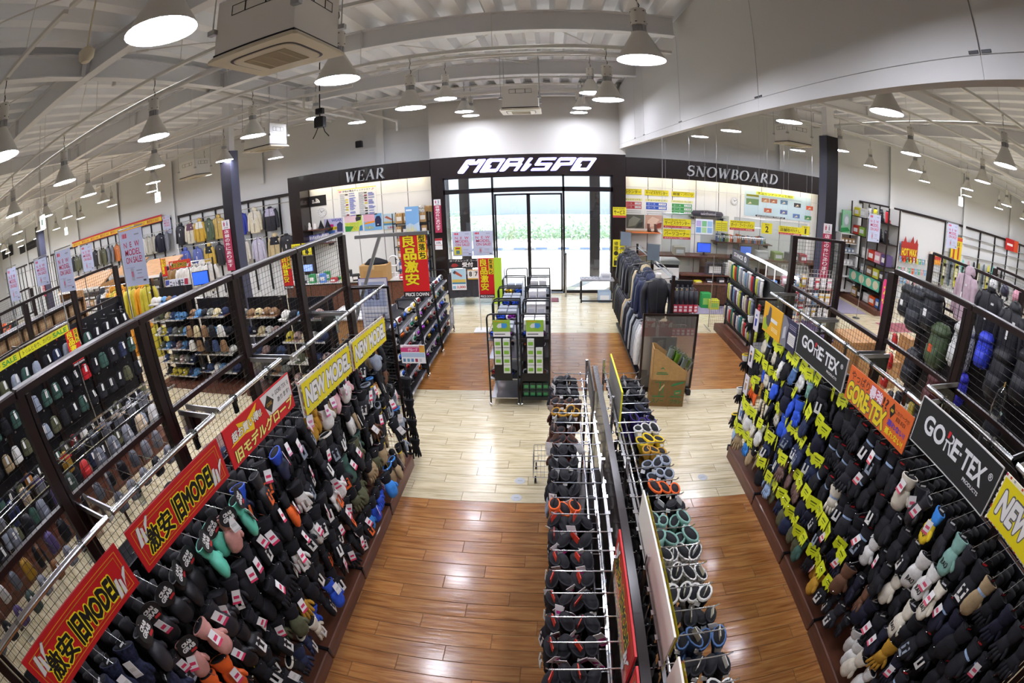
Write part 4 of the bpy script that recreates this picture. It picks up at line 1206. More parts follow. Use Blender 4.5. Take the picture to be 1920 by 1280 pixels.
for i, y in enumerate(RY):
    for s, sp in ((-1, LSP[i]), (1, RSP[i])):
        sp = dict(sp)
        sp.pop('n', None)
        nn = 4 if (i < 9 or i > 16) else 3
        for k in range(nn):
            x = CX + s * (.52 - .082 * k + cr_.uniform(-.012, .012))
            kd = 'mitten' if (i + k) % 2 else 'glove'
            tg_ = sp.get('tagc') if (k == 0 or cr_.random() < .45) else None
            o = dict(sp)
            o['tagc'] = tg_
            if o.get('header') and k % 2: o['header'] = None
            f = ('pale tag ' if tg_ else '') or (f"{CN(o['trim'])} rim " if o.get('trim') else '')
            side = 'red-board' if s < 0 else 'beige-board'
            glove(kd, (x, y + cr_.uniform(-.022, .022), 1.74 - cr_.uniform(0, .05)), (0 if s > 0 else PI) + cr_.uniform(-.55, .55), side=-s,
                  label=f"{CN(o['hand'])} {kd}{' with ' + f.strip() if f else ''}, {ORD[i]} rod, {ORD[k]} from tip, {side} side, chrome rack", hrot=cr_.uniform(-.15, .15), scale=cr_.uniform(1.02, 1.3),
                  group='gloves on the chrome rack, ' + side + ' side', tilt=(cr_.uniform(-.2, .12), cr_.uniform(-.2, .2)), rnd=cr_, **{k_: v for k_, v in o.items() if k_ != 'kind'})
        for x in (.5, .42, .34):
            for z in (1.22, .75):
                spots.append((s * x, y + .06 + cr_.uniform(-.03, .03), z - cr_.uniform(0, .1), cr_.uniform(-.4, .4)))
tag(stuff(ob('glove_stock', stock_mesh('glove_stock', spots, 1), None, loc=(CX, 0, 0))), 'gloves hanging on the lower rods of the chrome rack', 'gloves')
old_model('red sale sign on the chrome rack spine, second from the camera', 2.2, 1.2, 1.9, FR_R, x=.46)
old_model('red sale sign on the chrome rack spine, first from the camera, cut by the frame', 1.14, .14, 1.9, FR_R, x=.46)
new_model('beige-backed paper sign on the chrome rack, its bright edge turned to the black-sign wall', (.68, 1.95, 1.93), FR_L, 1.3, h=.28, seed=6)
new_model('beige-backed paper sign at the camera end of the chrome rack', (.68, .62, 1.93), FR_L, 1.1, h=.28, seed=7)
sign('brand_board', 'grey-backed board with a bright yellow rim standing on the far part of the chrome rack', 'sign', (.71, 4.6, 1.9), FR_L, 1.0, .4, '8b8780', [T('NEW MODEL', .1, .3, .9, .7, 'e6e4e0', .05)], edge='e8e020')
sign('brand_board', 'dark board with fine lettering at the door end of the chrome rack spine', 'sign', (.44, 4.6, 1.9), FR_R, .8, .34, '4a4640', stripes(.1, .2, .9, .8, 4, 'b0aca4', .3))
# wire basket at the far foot of the rack
bk = thing('wire_basket', 'small wire basket on casters beside the far foot of the chrome rack', 'basket', (-.08, 5.5, 0))
m = MB()
for a in range(7):
    m.tube((-.16 + a * .053, -.2, .12), (-.16 + a * .053, -.2, .42), .003, 4).tube((-.16 + a * .053, .2, .12), (-.16 + a * .053, .2, .42), .003, 4)
    m.tube((-.16, -.2 + a * .066, .12), (-.16, -.2 + a * .066, .42), .003, 4).tube((.16, -.2 + a * .066, .12), (.16, -.2 + a * .066, .42), .003, 4)
for z in (.12, .22, .32, .42):
    m.path([(-.16, -.2, z), (.16, -.2, z), (.16, .2, z), (-.16, .2, z), (-.16, -.2, z)], .005, 4)
stuff(ob('wire_cage', m.mesh('wire_cage', M_STEEL), bk))
for a in (-.13, .13):
    for b in (-.17, .17):
        ob('caster', MB().lathe([(.0005, -.015), (.03, -.015), (.03, .015), (.0005, .015)], 10).xf(Matrix.Translation((a, b, .03)) @ Matrix.Rotation(PI / 2, 4, 'Y')).tube((a, b, .05), (a, b, .12), .012, 6).mesh('caster', M_BLACK), bk)

# ================================================================== TEMPLATES for clothes, goggles, hats, bags
def jacket_meshes(mt):
    g = {}
    g['body'] = MB().loft([(0, 0, -.03, .11, .05), (0, 0, -.06, .2, .07), (0, 0, -.2, .235, .085), (0, 0, -.45, .225, .08), (0, 0, -.7, .235, .085), (0, 0, -.74, .22, .07)], 14, pw=2.6).mesh('body', mt, True)
    for nm, s in (('sleeve', 1), ('sleeve_b', -1)):
        g[nm] = MB().path([(s * .19, 0, -.08), (s * .25, .005, -.2), (s * .285, .0, -.42), (s * .3, -.015, -.62), (s * .3, -.02, -.66)], .07, 10, rr=[.07, .075, .062, .055, .045]).mesh('sleeve', mt, True)
    g['collar'] = MB().loft([(0, 0, -.05, .1, .06), (0, 0, .0, .085, .06), (0, 0, .03, .08, .058)], 12, cap1=False).loft([(0, 0, .03, .08, .058), (0, 0, -.02, .06, .045)], 12, cap0=False).mesh('collar', mt, True)
    g['hood'] = MB().loft([(0, .03, -.07, .12, .08), (0, .05, .0, .13, .1), (0, .05, .07, .1, .08), (0, .04, .1, .04, .04)], 12).mesh('hood', mt, True)
    return g
JM = {k: jacket_meshes(m_) for k, m_ in (('', M_FAB), ('s', M_SOFT), ('p', M_PRINT))}
HANG = MB().path([(-.19, 0, -.05), (0, 0, .02), (.19, 0, -.05)], .009, 6).path([(0, 0, .02), (0, 0, .07), (.02, 0, .09), (.0, 0, .115), (-.02, 0, .1)], .004, 5).mesh('hanger', M_BLACK)
ZIP = MB().box(-.008, .008, -.092, -.086, -.7, .01).mesh('zip', M_PLAS)
LOGO = MB().box(.06, .12, -.086, -.082, -.19, -.16).mesh('chest_logo', M_CARD)
YOKE = MB().loft([(0, 0, -.028, .115, .054), (0, 0, -.058, .206, .075), (0, 0, -.2, .241, .09), (0, 0, -.27, .239, .0885)], 14, pw=2.6, cap0=False, cap1=False).mesh('yoke', M_FAB, True)
JTAG = MB().box(-.02, .02, -.1, -.097, -.42, -.3).mesh('hang_tag', M_CARD)
def jacket(loc, rz, col, label, group=None, mt='', hood=False, yoke=None, tagc=None, sc=(1, 1, 1), name='jacket', cat='jacket'):
    r = thing(name, label, cat, M=Matrix.Translation(loc) @ Matrix.Rotation(rz, 4, 'Z') @ Matrix.Diagonal((*sc, 1)), group=group)
    j = JM[mt]
    ob('body', j['body'], r, col=col)
    ob('sleeve', j['sleeve'], r, col=col)
    ob('sleeve', j['sleeve_b'], r, col=col)
    ob('hood' if hood else 'collar', j['hood' if hood else 'collar'], r, col=col)
    ob('hanger', HANG, r)
    ob('zip', ZIP, r, col='3a3a3e')
    ob('chest_logo', LOGO, r, col='d8d8d6')
    if yoke: ob('yoke', YOKE, r, col=yoke)
    if tagc: ob('hang_tag', JTAG, r, col=tagc)
    return r
# ski goggles: curved frame, lens, strap
def goggle_meshes():
    g = {}
    n = 16
    def rim(sx, sz, yo):
        o_ = []
        for k in range(n):
            a = 2 * PI * k / n
            c, s = math.cos(a), math.sin(a)
            x = sx * math.copysign(abs(c) ** .7, c)
            z = sz * math.copysign(abs(s) ** .7, s)
            if s < 0: z += .022 * math.exp(-(x / .025) ** 2)
            o_.append((x, yo + x * x * 2.6, z))
        return o_
    g['frame'] = MB().rings([rim(.085, .048, .05), rim(.09, .052, .02), rim(.084, .046, -.002), rim(.076, .039, -.004)], False, False).mesh('frame', M_PLAS, True)
    g['lens'] = MB().rings([rim(.078, .041, -.002), rim(.06, .03, -.012), rim(.03, .014, -.018)], False, True).mesh('lens', M_CHROME, True)
    g['strap'] = MB().path([(-.088, .05, 0), (-.092, .1, -.005), (-.06, .16, -.01), (0, .18, -.012), (.06, .16, -.01), (.092, .1, -.005), (.088, .05, 0)], .014, 5).mesh('strap', M_FAB, True)
    return g
GG = goggle_meshes()
M_LENS = mat('goggle_lens', rough=.08, metal=.85, objcol=True)
for m_ in (GG['lens'],):
    m_.materials.clear()
    m_.materials.append(M_LENS)
LENSC = ['2f4fc0', 'b0521c', '8a2f9a', '1c6a52', '3a3a44', 'c9a12a', '20489a', '7a1f1f']
LCN = ['blue', 'amber', 'violet', 'green', 'smoke', 'gold', 'deep blue', 'red']
def goggles(loc, rz, fr_col, li, label, group, tilt=-.35, sc=1.2):
    r = thing('ski_goggles', label, 'goggles', M=Matrix.Translation(loc) @ Matrix.Rotation(rz, 4, 'Z') @ Matrix.Rotation(tilt, 4, 'X') @ Matrix.Scale(sc, 4), group=group)
    ob('frame', GG['frame'], r, col=fr_col)
    ob('lens', GG['lens'], r, col=LENSC[li])
    ob('strap', GG['strap'], r, col='222228' if fr_col != '1b1b20' else '55555c')
    return r
# carton with lid flap line and printed panel
_cart = {}
def carton(loc, size, label, col='b08a55', pc=None, rz=0., group=None, name='carton', cat='box', txt=None):
    k = size
    if k not in _cart:
        w, d, h = size
        tp = MB().box(-w * .06, w * .06, -d / 2 - .001, d / 2 + .001, h - .001, h + .0015).box(-w * .06, w * .06, -d / 2 - .0015, -d / 2, h * .75, h).mesh('packing_tape', M_CARD)
        _cart[k] = (MB().cbox(-w / 2, w / 2, -d / 2, d / 2, 0, h, min(w, d, h) * .04).mesh('body', M_CARD), tp, MB().box(-w * .36, w * .36, -d / 2 - .002, -d / 2, h * .25, h * .68).mesh('label_panel', M_INK))
    b, tp, lp = _cart[k]
    r = thing(name, label, cat, loc, rz, group)
    ob('body', b, r, col=col)
    ob('packing_tape', tp, r, col='c9ab7c' if col == 'b08a55' else col)
    if pc: ob('label_panel', lp, r, col=pc)
    return r
CASTER = MB().lathe([(.0005, -.018), (.036, -.018), (.04, 0), (.036, .018), (.0005, .018)], 12).xf(Matrix.Translation((0, 0, .04)) @ Matrix.Rotation(PI / 2, 4, 'Y')).tube((0, 0, .05), (0, 0, .1), .014, 6).mesh('caster', M_CHROME, 'auto')

# ================================================================== GOGGLE RACKS beside the wear counter
def goggle_rack(y0, y1, nth, x1=-2.63, dep=.55, H=1.75, seed=0):
    r_ = random.Random(seed)
    t = thing('goggle_rack', f'black tiered goggle rack on casters, {ORD[nth]} from the glove wall, with sloped white-lipped shelves', 'display rack', (x1, 0, 0))
    for y in (y0 + .03, y1 - .03):
        f = MB().path([(0, y, .08), (-.12, y, H - .06), (-.16, y, H)], .014, 6).path([(-dep, y, .08), (-dep, y, H)], .014, 6).tube((-dep, y, H), (-.16, y, H), .014, 6).tube((-dep, y, .14), (0, y, .14), .014, 6)
        ob('side_frame', f.mesh('side_frame', M_BLACK), t)
    ob('dark_backing', MB().box(-dep - .01, -dep + .01, y0 + .05, y1 - .05, .2, H - .05).mesh('dark_backing', mat('rack_back', '4a4a52', .5)), t)
    for k, z in enumerate((.22, .55, .88, 1.2, 1.5)):
        xo = -.12 * z / H
        s_ = ob('shelf', MB().add([(xo - .02, y0 + .04, z - .06), (xo - .02, y1 - .04, z - .06), (-dep, y1 - .04, z + .06), (-dep, y0 + .04, z + .06),
                                   (xo - .02, y0 + .04, z - .045), (xo - .02, y1 - .04, z - .045), (-dep, y1 - .04, z + .075), (-dep, y0 + .04, z + .075)],
                                  [(0, 1, 2, 3), (7, 6, 5, 4), (0, 4, 5, 1), (1, 5, 6, 2), (2, 6, 7, 3), (3, 7, 4, 0)]).mesh('shelf', M_BLACK), t)
        ob('price_lip', MB().box(xo - .018, xo - .008, y0 + .04, y1 - .04, z - .065, z - .01).mesh('price_lip', M_CARD), s_, col='85868e')
        n = int((y1 - y0 - .2) / .24)
        for q in range(n):
            yy = y0 + .2 + q * (y1 - y0 - .3) / max(1, n - 1)
            li = r_.randrange(8)
            goggles((x1 + xo - .12, yy, z + .07), PI / 2 + r_.uniform(-.2, .2), r_.choice(('e6e6e6', '1b1b20', '26262c', 'dcdad4')), li,
                    f'{LCN[li]} lens ski goggles, {ORD[k]} shelf from the floor, {ORD[q]} along the {ORD[nth]} goggle rack', 'goggles on the racks', sc=1.25)
            if q % 2 == 0:
                ob('price_card', MB().box(xo - .006, xo - .004, yy - .05, yy + .05, z - .06, z - .015).mesh('price_card', M_CARD), s_, col='f2f0ee')
    for xx in (0, -dep):
        for y in (y0 + .03, y1 - .03):
            ob('caster', CASTER, t, loc=(xx, y, 0))
    return t
goggle_rack(7.55, 8.86, 0, seed=1)
goggle_rack(8.9, 10.28, 1, seed=2)
goggle_rack(10.32, 11.78, 2, seed=3)
sign('poster', 'pink and white notice with small coloured pictures on the end of the first goggle rack', 'poster', (-2.5, 7.559, 1.08), FR_F, .46, .36, 'e9e7ec',
     [Rr(0, .62, 1, .86, 'c93a78'), T('グローブ', .3, .66, .7, .82, 'f3e9ee', .02), Rr(.78, .6, 1, .98, 'd9a23a'), Rr(.02, .34, .98, .58, 'a9bfd6')] + [Rr(.06 + k * .17, .08, .17 + k * .17, .26, ('4a7a9a', '5a8fb0', '4a7fb0', '9a2a4a', 'c9c9c9', 'a02a52')[k]) for k in range(5)] + stripes(.1, .88, .9, .97, 2, 'c93a78', .3))
# side notices on the rack ends
sign('notice', 'grey board with a round emblem on the far goggle rack end', 'sign', (-2.55, 11.2, .6), FR_L, .5, .5, '8a8c96', [Pp([(.5 + .3 * math.cos(a * PI / 8), .5 + .3 * math.sin(a * PI / 8)) for a in range(16)], 'b9bac4'), T('G', .42, .35, .6, .65, '7a7c88', .03)])
# hanging price-down banners on arms
def price_down(lb, c, fr, w, h, stand=None):
    it = [T('良', .1, .8, .56, .98, YEL, .025, 0, '3a1a10', .02), T('品', .12, .6, .58, .775, YEL, .04, 0, '3a1a10', .02), T('激', .12, .4, .62, .58, YEL, .04, 0, '3a1a10', .02), T('安', .12, .2, .62, .38, YEL, .03, 0, '3a1a10', .02)]
    for k, (ch, y) in enumerate((('型', .86), ('落', .73), ('ち', .6))):
        it += [Rr(.66, y, .97, y + .12, YEL), T(ch, .7, y + .012, .93, y + .108, '2a1a0c', .03)]
    it += [Rr(0, 0, 1, .095, '161414'), T('PRICE DOWN', .06, .018, .95, .075, 'f1efec', .03)]
    return sign('banner', lb, 'banner', c, fr, w, h, 'd4161c', it, t=.006, board='cloth')
price_down('red hanging banner with yellow characters on a steel arm above the first goggle rack', (-2.32, 7.6, 2.7), FR_F, .48, 1.12)
price_down('red hanging banner with yellow characters in front of the goggle coating desk', (-1.68, 11.8, 1.48), FR_F, .4, 1.08)
st = thing('banner_gantry', 'slanted steel banner arm over the first goggle rack', 'sign stand', (-3.4, 7.6, 0))
ob('arm', MB().box(.0, 1.36, -.03, .03, 3.24, 3.3).mesh('arm', M_STEEL), st)
ob('brace', MB().add([(-.26, -.02, 1.6), (-.2, -.02, 1.6), (.5, -.02, 3.24), (.44, -.02, 3.24), (-.26, .02, 1.6), (-.2, .02, 1.6), (.5, .02, 3.24), (.44, .02, 3.24)], [(0, 1, 2, 3), (7, 6, 5, 4), (0, 4, 5, 1), (1, 5, 6, 2), (2, 6, 7, 3), (3, 7, 4, 0)]).mesh('brace', M_STEEL), st)
ob('pole', MB().tube((-.23, 0, 0), (-.23, 0, 1.65), .025, 8).mesh('pole', M_STEEL), st)
st = thing('banner_stand', 'white banner stand holding the second red banner before the coating desk', 'sign stand', (-1.68, 11.86, 0))
ob('pole', MB().tube((-.22, 0, 0), (-.22, 0, 2.06), .012, 6).tube((-.22, 0, 2.05), (.22, 0, 2.05), .01, 6).mesh('pole', M_WHITE), st)
ob('foot', MB().box(-.4, .0, -.2, .2, 0, .03).mesh('foot', M_WHITE), st)
sign('display_sign', 'tall blue-framed board behind the first goggle rack', 'sign', (-3.35, 8.1, 1.7), FR_F, .6, 1.4, 'd6d6dc', [Rr(.1, .6, .9, .95, '9aa4c0'), T('受付', .3, .7, .7, .85, '3a3a6a', .03)] + stripes(.1, .1, .9, .55, 8, '8d93a8', .3), edge='2b2a86')

# ================================================================== FREE-STANDING GOGGLE SHELVES (two rows)
def stand(x0, x1, y0, y1, row, nth, seed):
    r_ = random.Random(seed)
    H = 1.8
    nm = ('open' if row == 0 else 'filled')
    t = thing('goggle_stand', f'black tube-framed {nm} goggle stand on casters, {ORD[nth]} from the camera in the {"first" if row == 0 else "second"} row', 'display rack', (0, 0, 0))
    for y in (y0 + .02, y1 - .02):
        f = MB().path([(x0, y, .08), (x0, y, H - .07), (x0 + .02, y, H - .02), (x0 + .07, y, H), (x1 - .0, y, H), (x1, y, H - .02), (x1, y, .08)], .016, 8)
        ob('tube_frame', f.mesh('tube_frame', M_BLACK, True), t)
    for k, z in enumerate((.16, .55, .95, 1.3)):
        ob('shelf', MB().box(x0 + .01, x1 - .01, y0 + .02, y1 - .02, z, z + .02).mesh('shelf', M_DARKF if row else M_STEEL), t)
        if row:
            ob('shelf_lip', MB().box(x0 + .01, x1 - .01, y0 - .002, y0 + .018, z - .02, z + (.14 if k == 1 else .05)).mesh('shelf_lip', M_BLACK), t)
        ob('side_wire', MB().tube((x1, y0, z + .1), (x1, y1, z + .1), .005, 5).mesh('side_wire', M_BLACK), t)
        ob('side_wire', MB().tube((x0, y0, z + .1), (x0, y1, z + .1), .005, 5).mesh('side_wire', M_BLACK), t)
    for xx in (x0, x1):
        for y in (y0 + .02, y1 - .02):
            ob('caster', CASTER, t, loc=(xx, y, 0))
    # goods
    for k, z in enumerate((.57, .97, 1.32)):
        for q in range(2):
            li = r_.randrange(8)
            goggles((x0 + .12 + q * .22, y0 + .16 + .4 * (k % 2), z + .07), r_.uniform(-.5, .5), r_.choice(('1b1b20', 'e6e6e6', '26262c')), li,
                    f'{LCN[li]} lens goggles on {ORD[k + 1]} shelf, {ORD[q]} across, {ORD[nth]} {nm} goggle stand', 'goggles in the free-standing stands', tilt=-.2, sc=1.2)
    for q in range(4):
        carton((x0 + .14 + (q % 2) * .2, y0 + .3 + (q // 2) * .25, 1.325), (.18, .16, .16 if row == 0 else .3), f'{"white" if row else "grey"} goggle box on the top shelf, {ORD[q]} of four, {ORD[nth]} {nm} goggle stand',
               'e8e6e6' if row else '9aa0a8', 'c9c9d2' if row else '5a6a7a', group='goggle boxes on the stands', name='goggle_box')
    return t
for row, (x0, x1) in enumerate(((-1.12, -.6), (-.54, -.03))):
    for nth in range(4):
        stand(x0, x1, 7.62 + nth * 1.0, 8.5 + nth * 1.0, row, nth, 40 + row * 5 + nth)
    xc = (x0 + x1) / 2
    sign('display_card', f'green card picturing goggles on the {"first" if row == 0 else "second"} goggle stand front', 'card', (xc, 7.58, 1.56), FR_F, .3, .3, '8db53c',
         [Rr(0, 0, 1, .3, 'e6e4e2'), Rr(.08, .12, .7, .18, '55555a'), Pp([(.22, .62), (.32, .78), (.5, .82), (.5, .55), (.3, .52)], 'd9dcdc'), Pp([(.5, .55), (.5, .82), (.8, .8), (.84, .62), (.7, .5)], '3f8fd0'), Rr(.05, .9, .6, .96, 'c9a52a')])
    for k in range(8):
        if row == 0 and k == 6 or row == 1 and k == 1: continue
        carton((xc - .075 + (k % 2) * .15, 7.57, 1.22 - (k // 2) * .165), (.12, .05, .15), f'small white and green blister box, {ORD[k // 2]} from the top, {"inner" if k % 2 else "outer"} column, {"first" if row == 0 else "second"} goggle stand', 'd9dbd4', '7fb53a', name='blister_box', group='blister boxes hooked on the stand fronts')
    ob('peg_panel', MB().box(xc - .16, xc + .16, 7.605, 7.615, .55, 1.42).mesh('peg_panel', M_BLACK), D.objects['goggle_stand' if row == 0 else 'goggle_stand.004'])
for k in range(8):
    carton((-.46 + (k % 4) * .12, 7.72, .18 + (k // 4) * .155), (.11, .1, .14), f'dark green goggle box, {ORD[k % 4]} across, {"upper" if k > 3 else "lower"} layer, bottom of the filled stand', '22352c', '3f8f52', name='goggle_box', group='green boxes at the stand bottom')
# tall price cards clipped to the stands
for k, (x, y) in enumerate(((-.6, 9.3), (-.02, 9.6), (-1.1, 10.6), (-.02, 8.9))):
    sign('price_board', f'pale clip-on price board on the goggle stands, {ORD[k]} of four', 'sign', (x + .021, y, 1.75), FR_L, .4, .5, 'd9dbe4', stripes(.1, .1, .9, .9, 6, 'b9bccb', .3))

# ================================================================== APPAREL RACK, panel, carton
ar = thing('apparel_rack', 'two-tier chrome apparel rack hung with dark jackets and pale shirts beside the entrance aisle', 'clothes rack', (2.3, 0, 0))
for y in (8.3, 10.2, 12.1):
    ob('post', MB().box(-.03, .03, y - .03, y + .03, .1, 2.35).mesh('post', M_DARKF), ar)
for x, z in ((-.28, 1.35), (.0, 2.28), (.1, 2.28), (.35, 1.35)):
    ob('hang_rail', MB().tube((x, 8.3, z), (x, 12.2, z), .014, 8).mesh('hang_rail', M_CHROME, 'auto'), ar)
for y in (8.4, 9.2, 10., 10.8, 11.6, 12.1):
    ob('face_out_arm', MB().tube((0, y, 2.28), (-.5, y, 2.2), .009, 6).mesh('face_out_arm', M_CHROME), ar)
    ob('cross_bar', MB().tube((-.28, y, 1.35), (.35, y, 1.35), .01, 6).mesh('cross_bar', M_CHROME), ar)
ob('base_frame', MB().box(-.5, .5, 8.2, 12.2, .06, .12).mesh('base_frame', M_BLACK), ar)
for x in (-.45, .45):
    for y in (8.25, 12.1):
        ob('caster', CASTER, ar, loc=(x, y, 0), col='222222')
jc = [('dcdad6', 'white', ''), ('d0cec9', 'white', ''), ('a3a6a8', 'light grey', ''), ('9a9c9e', 'light grey', ''), ('1b1b20', 'black', ''), ('b5b7b8', 'pale grey', ''), ('1b1b20', 'black', ''), ('2d3a52', 'slate blue', ''), ('8f9296', 'grey', ''), ('26262c', 'charcoal', ''), ('1b1b20', 'black', 's'),
      ('9a9c9e', 'grey', ''), ('c3b089', 'beige', ''), ('1b1b20', 'black', 's'), ('1b1b20', 'black', 's'), ('1c1d2e', 'midnight', 's'), ('1b1b20', 'black', 's'), ('1b1b20', 'black', 's'), ('20202a', 'black', 's'), ('1c1d2e', 'midnight', 's'), ('5a5b42', 'olive', 's'), ('1b1b20', 'black', 's')]
for k, (c, n_, mt) in enumerate(jc):
    jacket((2.0, 8.5 + k * .165, 1.34), cr_.uniform(-.12, .12), c, f'{n_} {"jacket" if mt else "shirt"} on the lower rail of the apparel rack, {ORD[k]} from the clear panel', 'clothes on the lower apparel rail', mt, hood=k > 12, tagc='e8e6e2' if k % 4 == 2 else None, sc=(1, .8, 1.3 if k < 9 else 1.15), name='hanging_jacket' if mt else 'hanging_shirt', cat='jacket' if mt else 'shirt')
uc = [('1b1b20', 'black'), ('232c4a', 'navy'), ('232c4a', 'navy'), ('1f2a44', 'navy'), ('c3b089', 'khaki and black'), ('1b1b20', 'black'), ('1b1b20', 'black'), ('1c1d2e', 'midnight'), ('1b1b20', 'black'), ('1b1b20', 'black'), ('1c1d2e', 'midnight'), ('1b1b20', 'black')]
for k, (c, n_) in enumerate(uc[1:]):
    jacket((1.98 + .02 * k % .1, 8.95 + k * .3, 2.12), -.9 + cr_.uniform(-.15, .15), c, f'{n_} hooded parka, upper arms of the apparel rack, {ORD[k]} from the mannequin', 'parkas on the upper apparel arms', 's', hood=True, yoke='1b1b20' if n_.startswith('khaki') else None, tagc='e8e6e2' if k % 3 == 0 else None, sc=(1.05, 1.1, 1.15), name='hanging_parka')
# mannequin torso in a dark zip top
mq = thing('mannequin', 'headless mannequin torso in a black zip top at the apparel rack end', 'mannequin', (2.03, 8.42, 1.5), -.25)
ob('torso', MB().loft([(0, 0, 0, .18, .11), (0, 0, .2, .17, .105), (0, 0, .45, .21, .12), (0, .01, .62, .22, .11), (0, .01, .72, .16, .08), (0, .01, .77, .07, .06)], 14, pw=2.4).mesh('torso', M_SOFT, True), mq, col='1a1a20')
for s in (1, -1):
    ob('sleeve', MB().path([(s * .19, .01, .66), (s * .26, .02, .5), (s * .27, .0, .3), (s * .25, -.05, .08), (s * .22, -.08, .0)], .06, 10, rr=[.06, .065, .058, .05, .035]).mesh('sleeve', M_SOFT, True), mq, col='1a1a20')
ob('neck', MB().loft([(0, .01, .76, .062, .055), (0, .01, .84, .055, .05), (0, .01, .86, .06, .055), (0, .01, .865, .045, .04)], 14).mesh('neck', M_WHITE, True), mq)
ob('zip', MB().box(-.006, .006, -.128, -.118, .05, .7).mesh('zip', M_PLAS), mq, col='3a3a3e')
ob('stand_pole', MB().tube((0, 0, -1.5), (0, 0, 0), .02, 8).box(-.15, .15, -.15, .15, -1.5, -1.48).mesh('stand_pole', M_STEEL), mq)
# clear framed panel on casters
pn = thing('clear_screen', 'smoky clear panel in a dark frame closing the near end of the apparel rack', 'screen', (2.26, 8.12, 0))
f = MB()
for a in (-.53, .53):
    f.box(a - .02, a + .02, -.02, .02, .12, 1.66)
f.box(-.53, .53, -.02, .02, 1.62, 1.66).box(-.53, .53, -.02, .02, .12, .16)
ob('frame', f.mesh('frame', M_DARKF), pn)
ob('pane', MB().box(-.51, .51, -.004, .004, .16, 1.62).mesh('pane', M_SMOKE), pn)
for a in (-.5, .5):
    ob('foot', MB().box(a - .04, a + .04, -.1, .1, 0, .1).mesh('foot', M_BLACK), pn)
# red cards clipped behind the panel
for k, x in enumerate((1.86, 2.2)):
    sign('brand_card', f'red brand card with white lettering behind the clear panel, {"outer" if k == 0 else "inner"} of two', 'card', (x, 8.24, 1.32), FR_F, .27, .3, 'c41e2a', [T('THE\nNORTH\nFACE', .1, .6, .6, .95, 'f2efec', .03), Pp([(.66, .62), (.7, .8), (.8, .92), (.95, .95), (.95, .62)], 'f2efec')])
sign('print_panel', 'white sweatshirt front with a dark box print behind the clear panel', 'shirt', (2.18, 8.26, .75), FR_F, .55, .8, 'cfcfcd', [Rr(.1, .68, .6, .98, '4a4a4c'), Pp([(.2, .75), (.24, .86), (.35, .92), (.5, .93), (.5, .75)], 'cfcfcd')])
# packed gloves on chrome hooks at the right end
k = 0
for row, z in enumerate((2.0, 1.5)):
    for a in range(5):
        for d in range(2):
            x, y = 2.46 + a * .105, 8.6 + d * .3 + row * .02
            t = thing('packed_glove', f'black packed glove with red card, {ORD[a]} across, {"front" if d == 0 else "rear"} of the {"upper" if row == 0 else "lower"} hooks, apparel rack end', 'glove', (x, y, z), cr_.uniform(-.2, .2), 'packed gloves on the apparel rack end')
            ob('pouch', MB().loft([(0, 0, -.02, .045, .012), (0, 0, -.2, .048, .03), (0, 0, -.4, .046, .03), (0, 0, -.46, .04, .012)], 10, pw=3).mesh('pouch', M_SOFT, True), t, col='23232a')
            ob('card_band', MB().box(-.048, .048, -.034, .034, -.45, -.29).mesh('card_band', M_CARD), t, col='c23a4e')
            ob('print', MB().box(-.03, .03, -.036, -.0345, -.43, -.38).box(-.03, .03, -.036, -.0345, -.36, -.32).mesh('print', M_INK), t, col='f0dfe2')
            ob('hook', MB().tube((0, .1, .02), (0, -.02, .0), .004, 5).box(-.02, .02, -.03, -.026, -.01, .04).mesh('hook', M_CHROME), t)
ob('peg_frame', MB().box(.12, .62, 8.98, 9.02, 1.1, 2.1).mesh('peg_frame', M_BLACK), ar)
for k, (x, y, z, lb) in enumerate(((1.95, 11.9, 2.5, 'clear acrylic sign holder on top of the apparel rack, far one'), (2.25, 9.9, 2.5, 'clear acrylic sign holder on top of the apparel rack, close one'))):
    t = thing('sign_holder', lb, 'sign holder', (x, y, z), -.5)
    ob('sleeve', MB().box(-.16, .16, -.004, .004, -.2, .2).mesh('sleeve', M_ACRYL), t)
    ob('card', MB().box(-.14, .14, -.001, .001, -.18, .18).mesh('card', M_CARD), t, col='c9d2de')
    ob('clip', MB().box(-.02, .02, -.015, .015, -.26, -.19).mesh('clip', M_CHROME), t)
# tall cut-open carton full of snow brushes
cb_ = thing('display_carton', 'tall brown carton with slanted cut top and green printing before the clear panel', 'box', (2.2, 7.76, 0), -.1)
w, d = .66, .34
ct = MB()
def wall4(p):
    return p
A, B = (-w / 2, 1.15), (w / 2, .74)
th = .012
def slab(x0, x1, y0, y1, h):
    # upright wall whose top follows the slant
    pts = []
    for (x, y) in ((x0, y0), (x1, y0), (x1, y1), (x0, y1)):
        pts.append((x, y, 0))
    for (x, y) in ((x0, y0), (x1, y0), (x1, y1), (x0, y1)):
        pts.append((x, y, h(x)))
    ct.add(pts, [(0, 3, 2, 1), (4, 5, 6, 7), (0, 1, 5, 4), (1, 2, 6, 5), (2, 3, 7, 6), (3, 0, 4, 7)])
hh = lambda x: 1.15 - max(0, (x + w / 2 - .06)) / (w - .06) * .42
slab(-w / 2, -w / 2 + .06, -d / 2, -d / 2 + th, hh)
slab(-w / 2 + .06, w / 2, -d / 2, -d / 2 + th, hh)
slab(-w / 2, -w / 2 + .06, d / 2 - th, d / 2, hh)
slab(-w / 2 + .06, w / 2, d / 2 - th, d / 2, hh)
slab(-w / 2, -w / 2 + th, -d / 2, d / 2, hh)
slab(w / 2 - th, w / 2, -d / 2, d / 2, hh)
ob('carton_wall', ct.mesh('carton_wall', M_KRAFT), cb_)
ob('carton_floor', MB().box(-w / 2, w / 2, -d / 2, d / 2, 0, .55).mesh('carton_floor', M_KRAFT), cb_)
pr = D.objects.new('printed_panel', None)
pr.parent = cb_
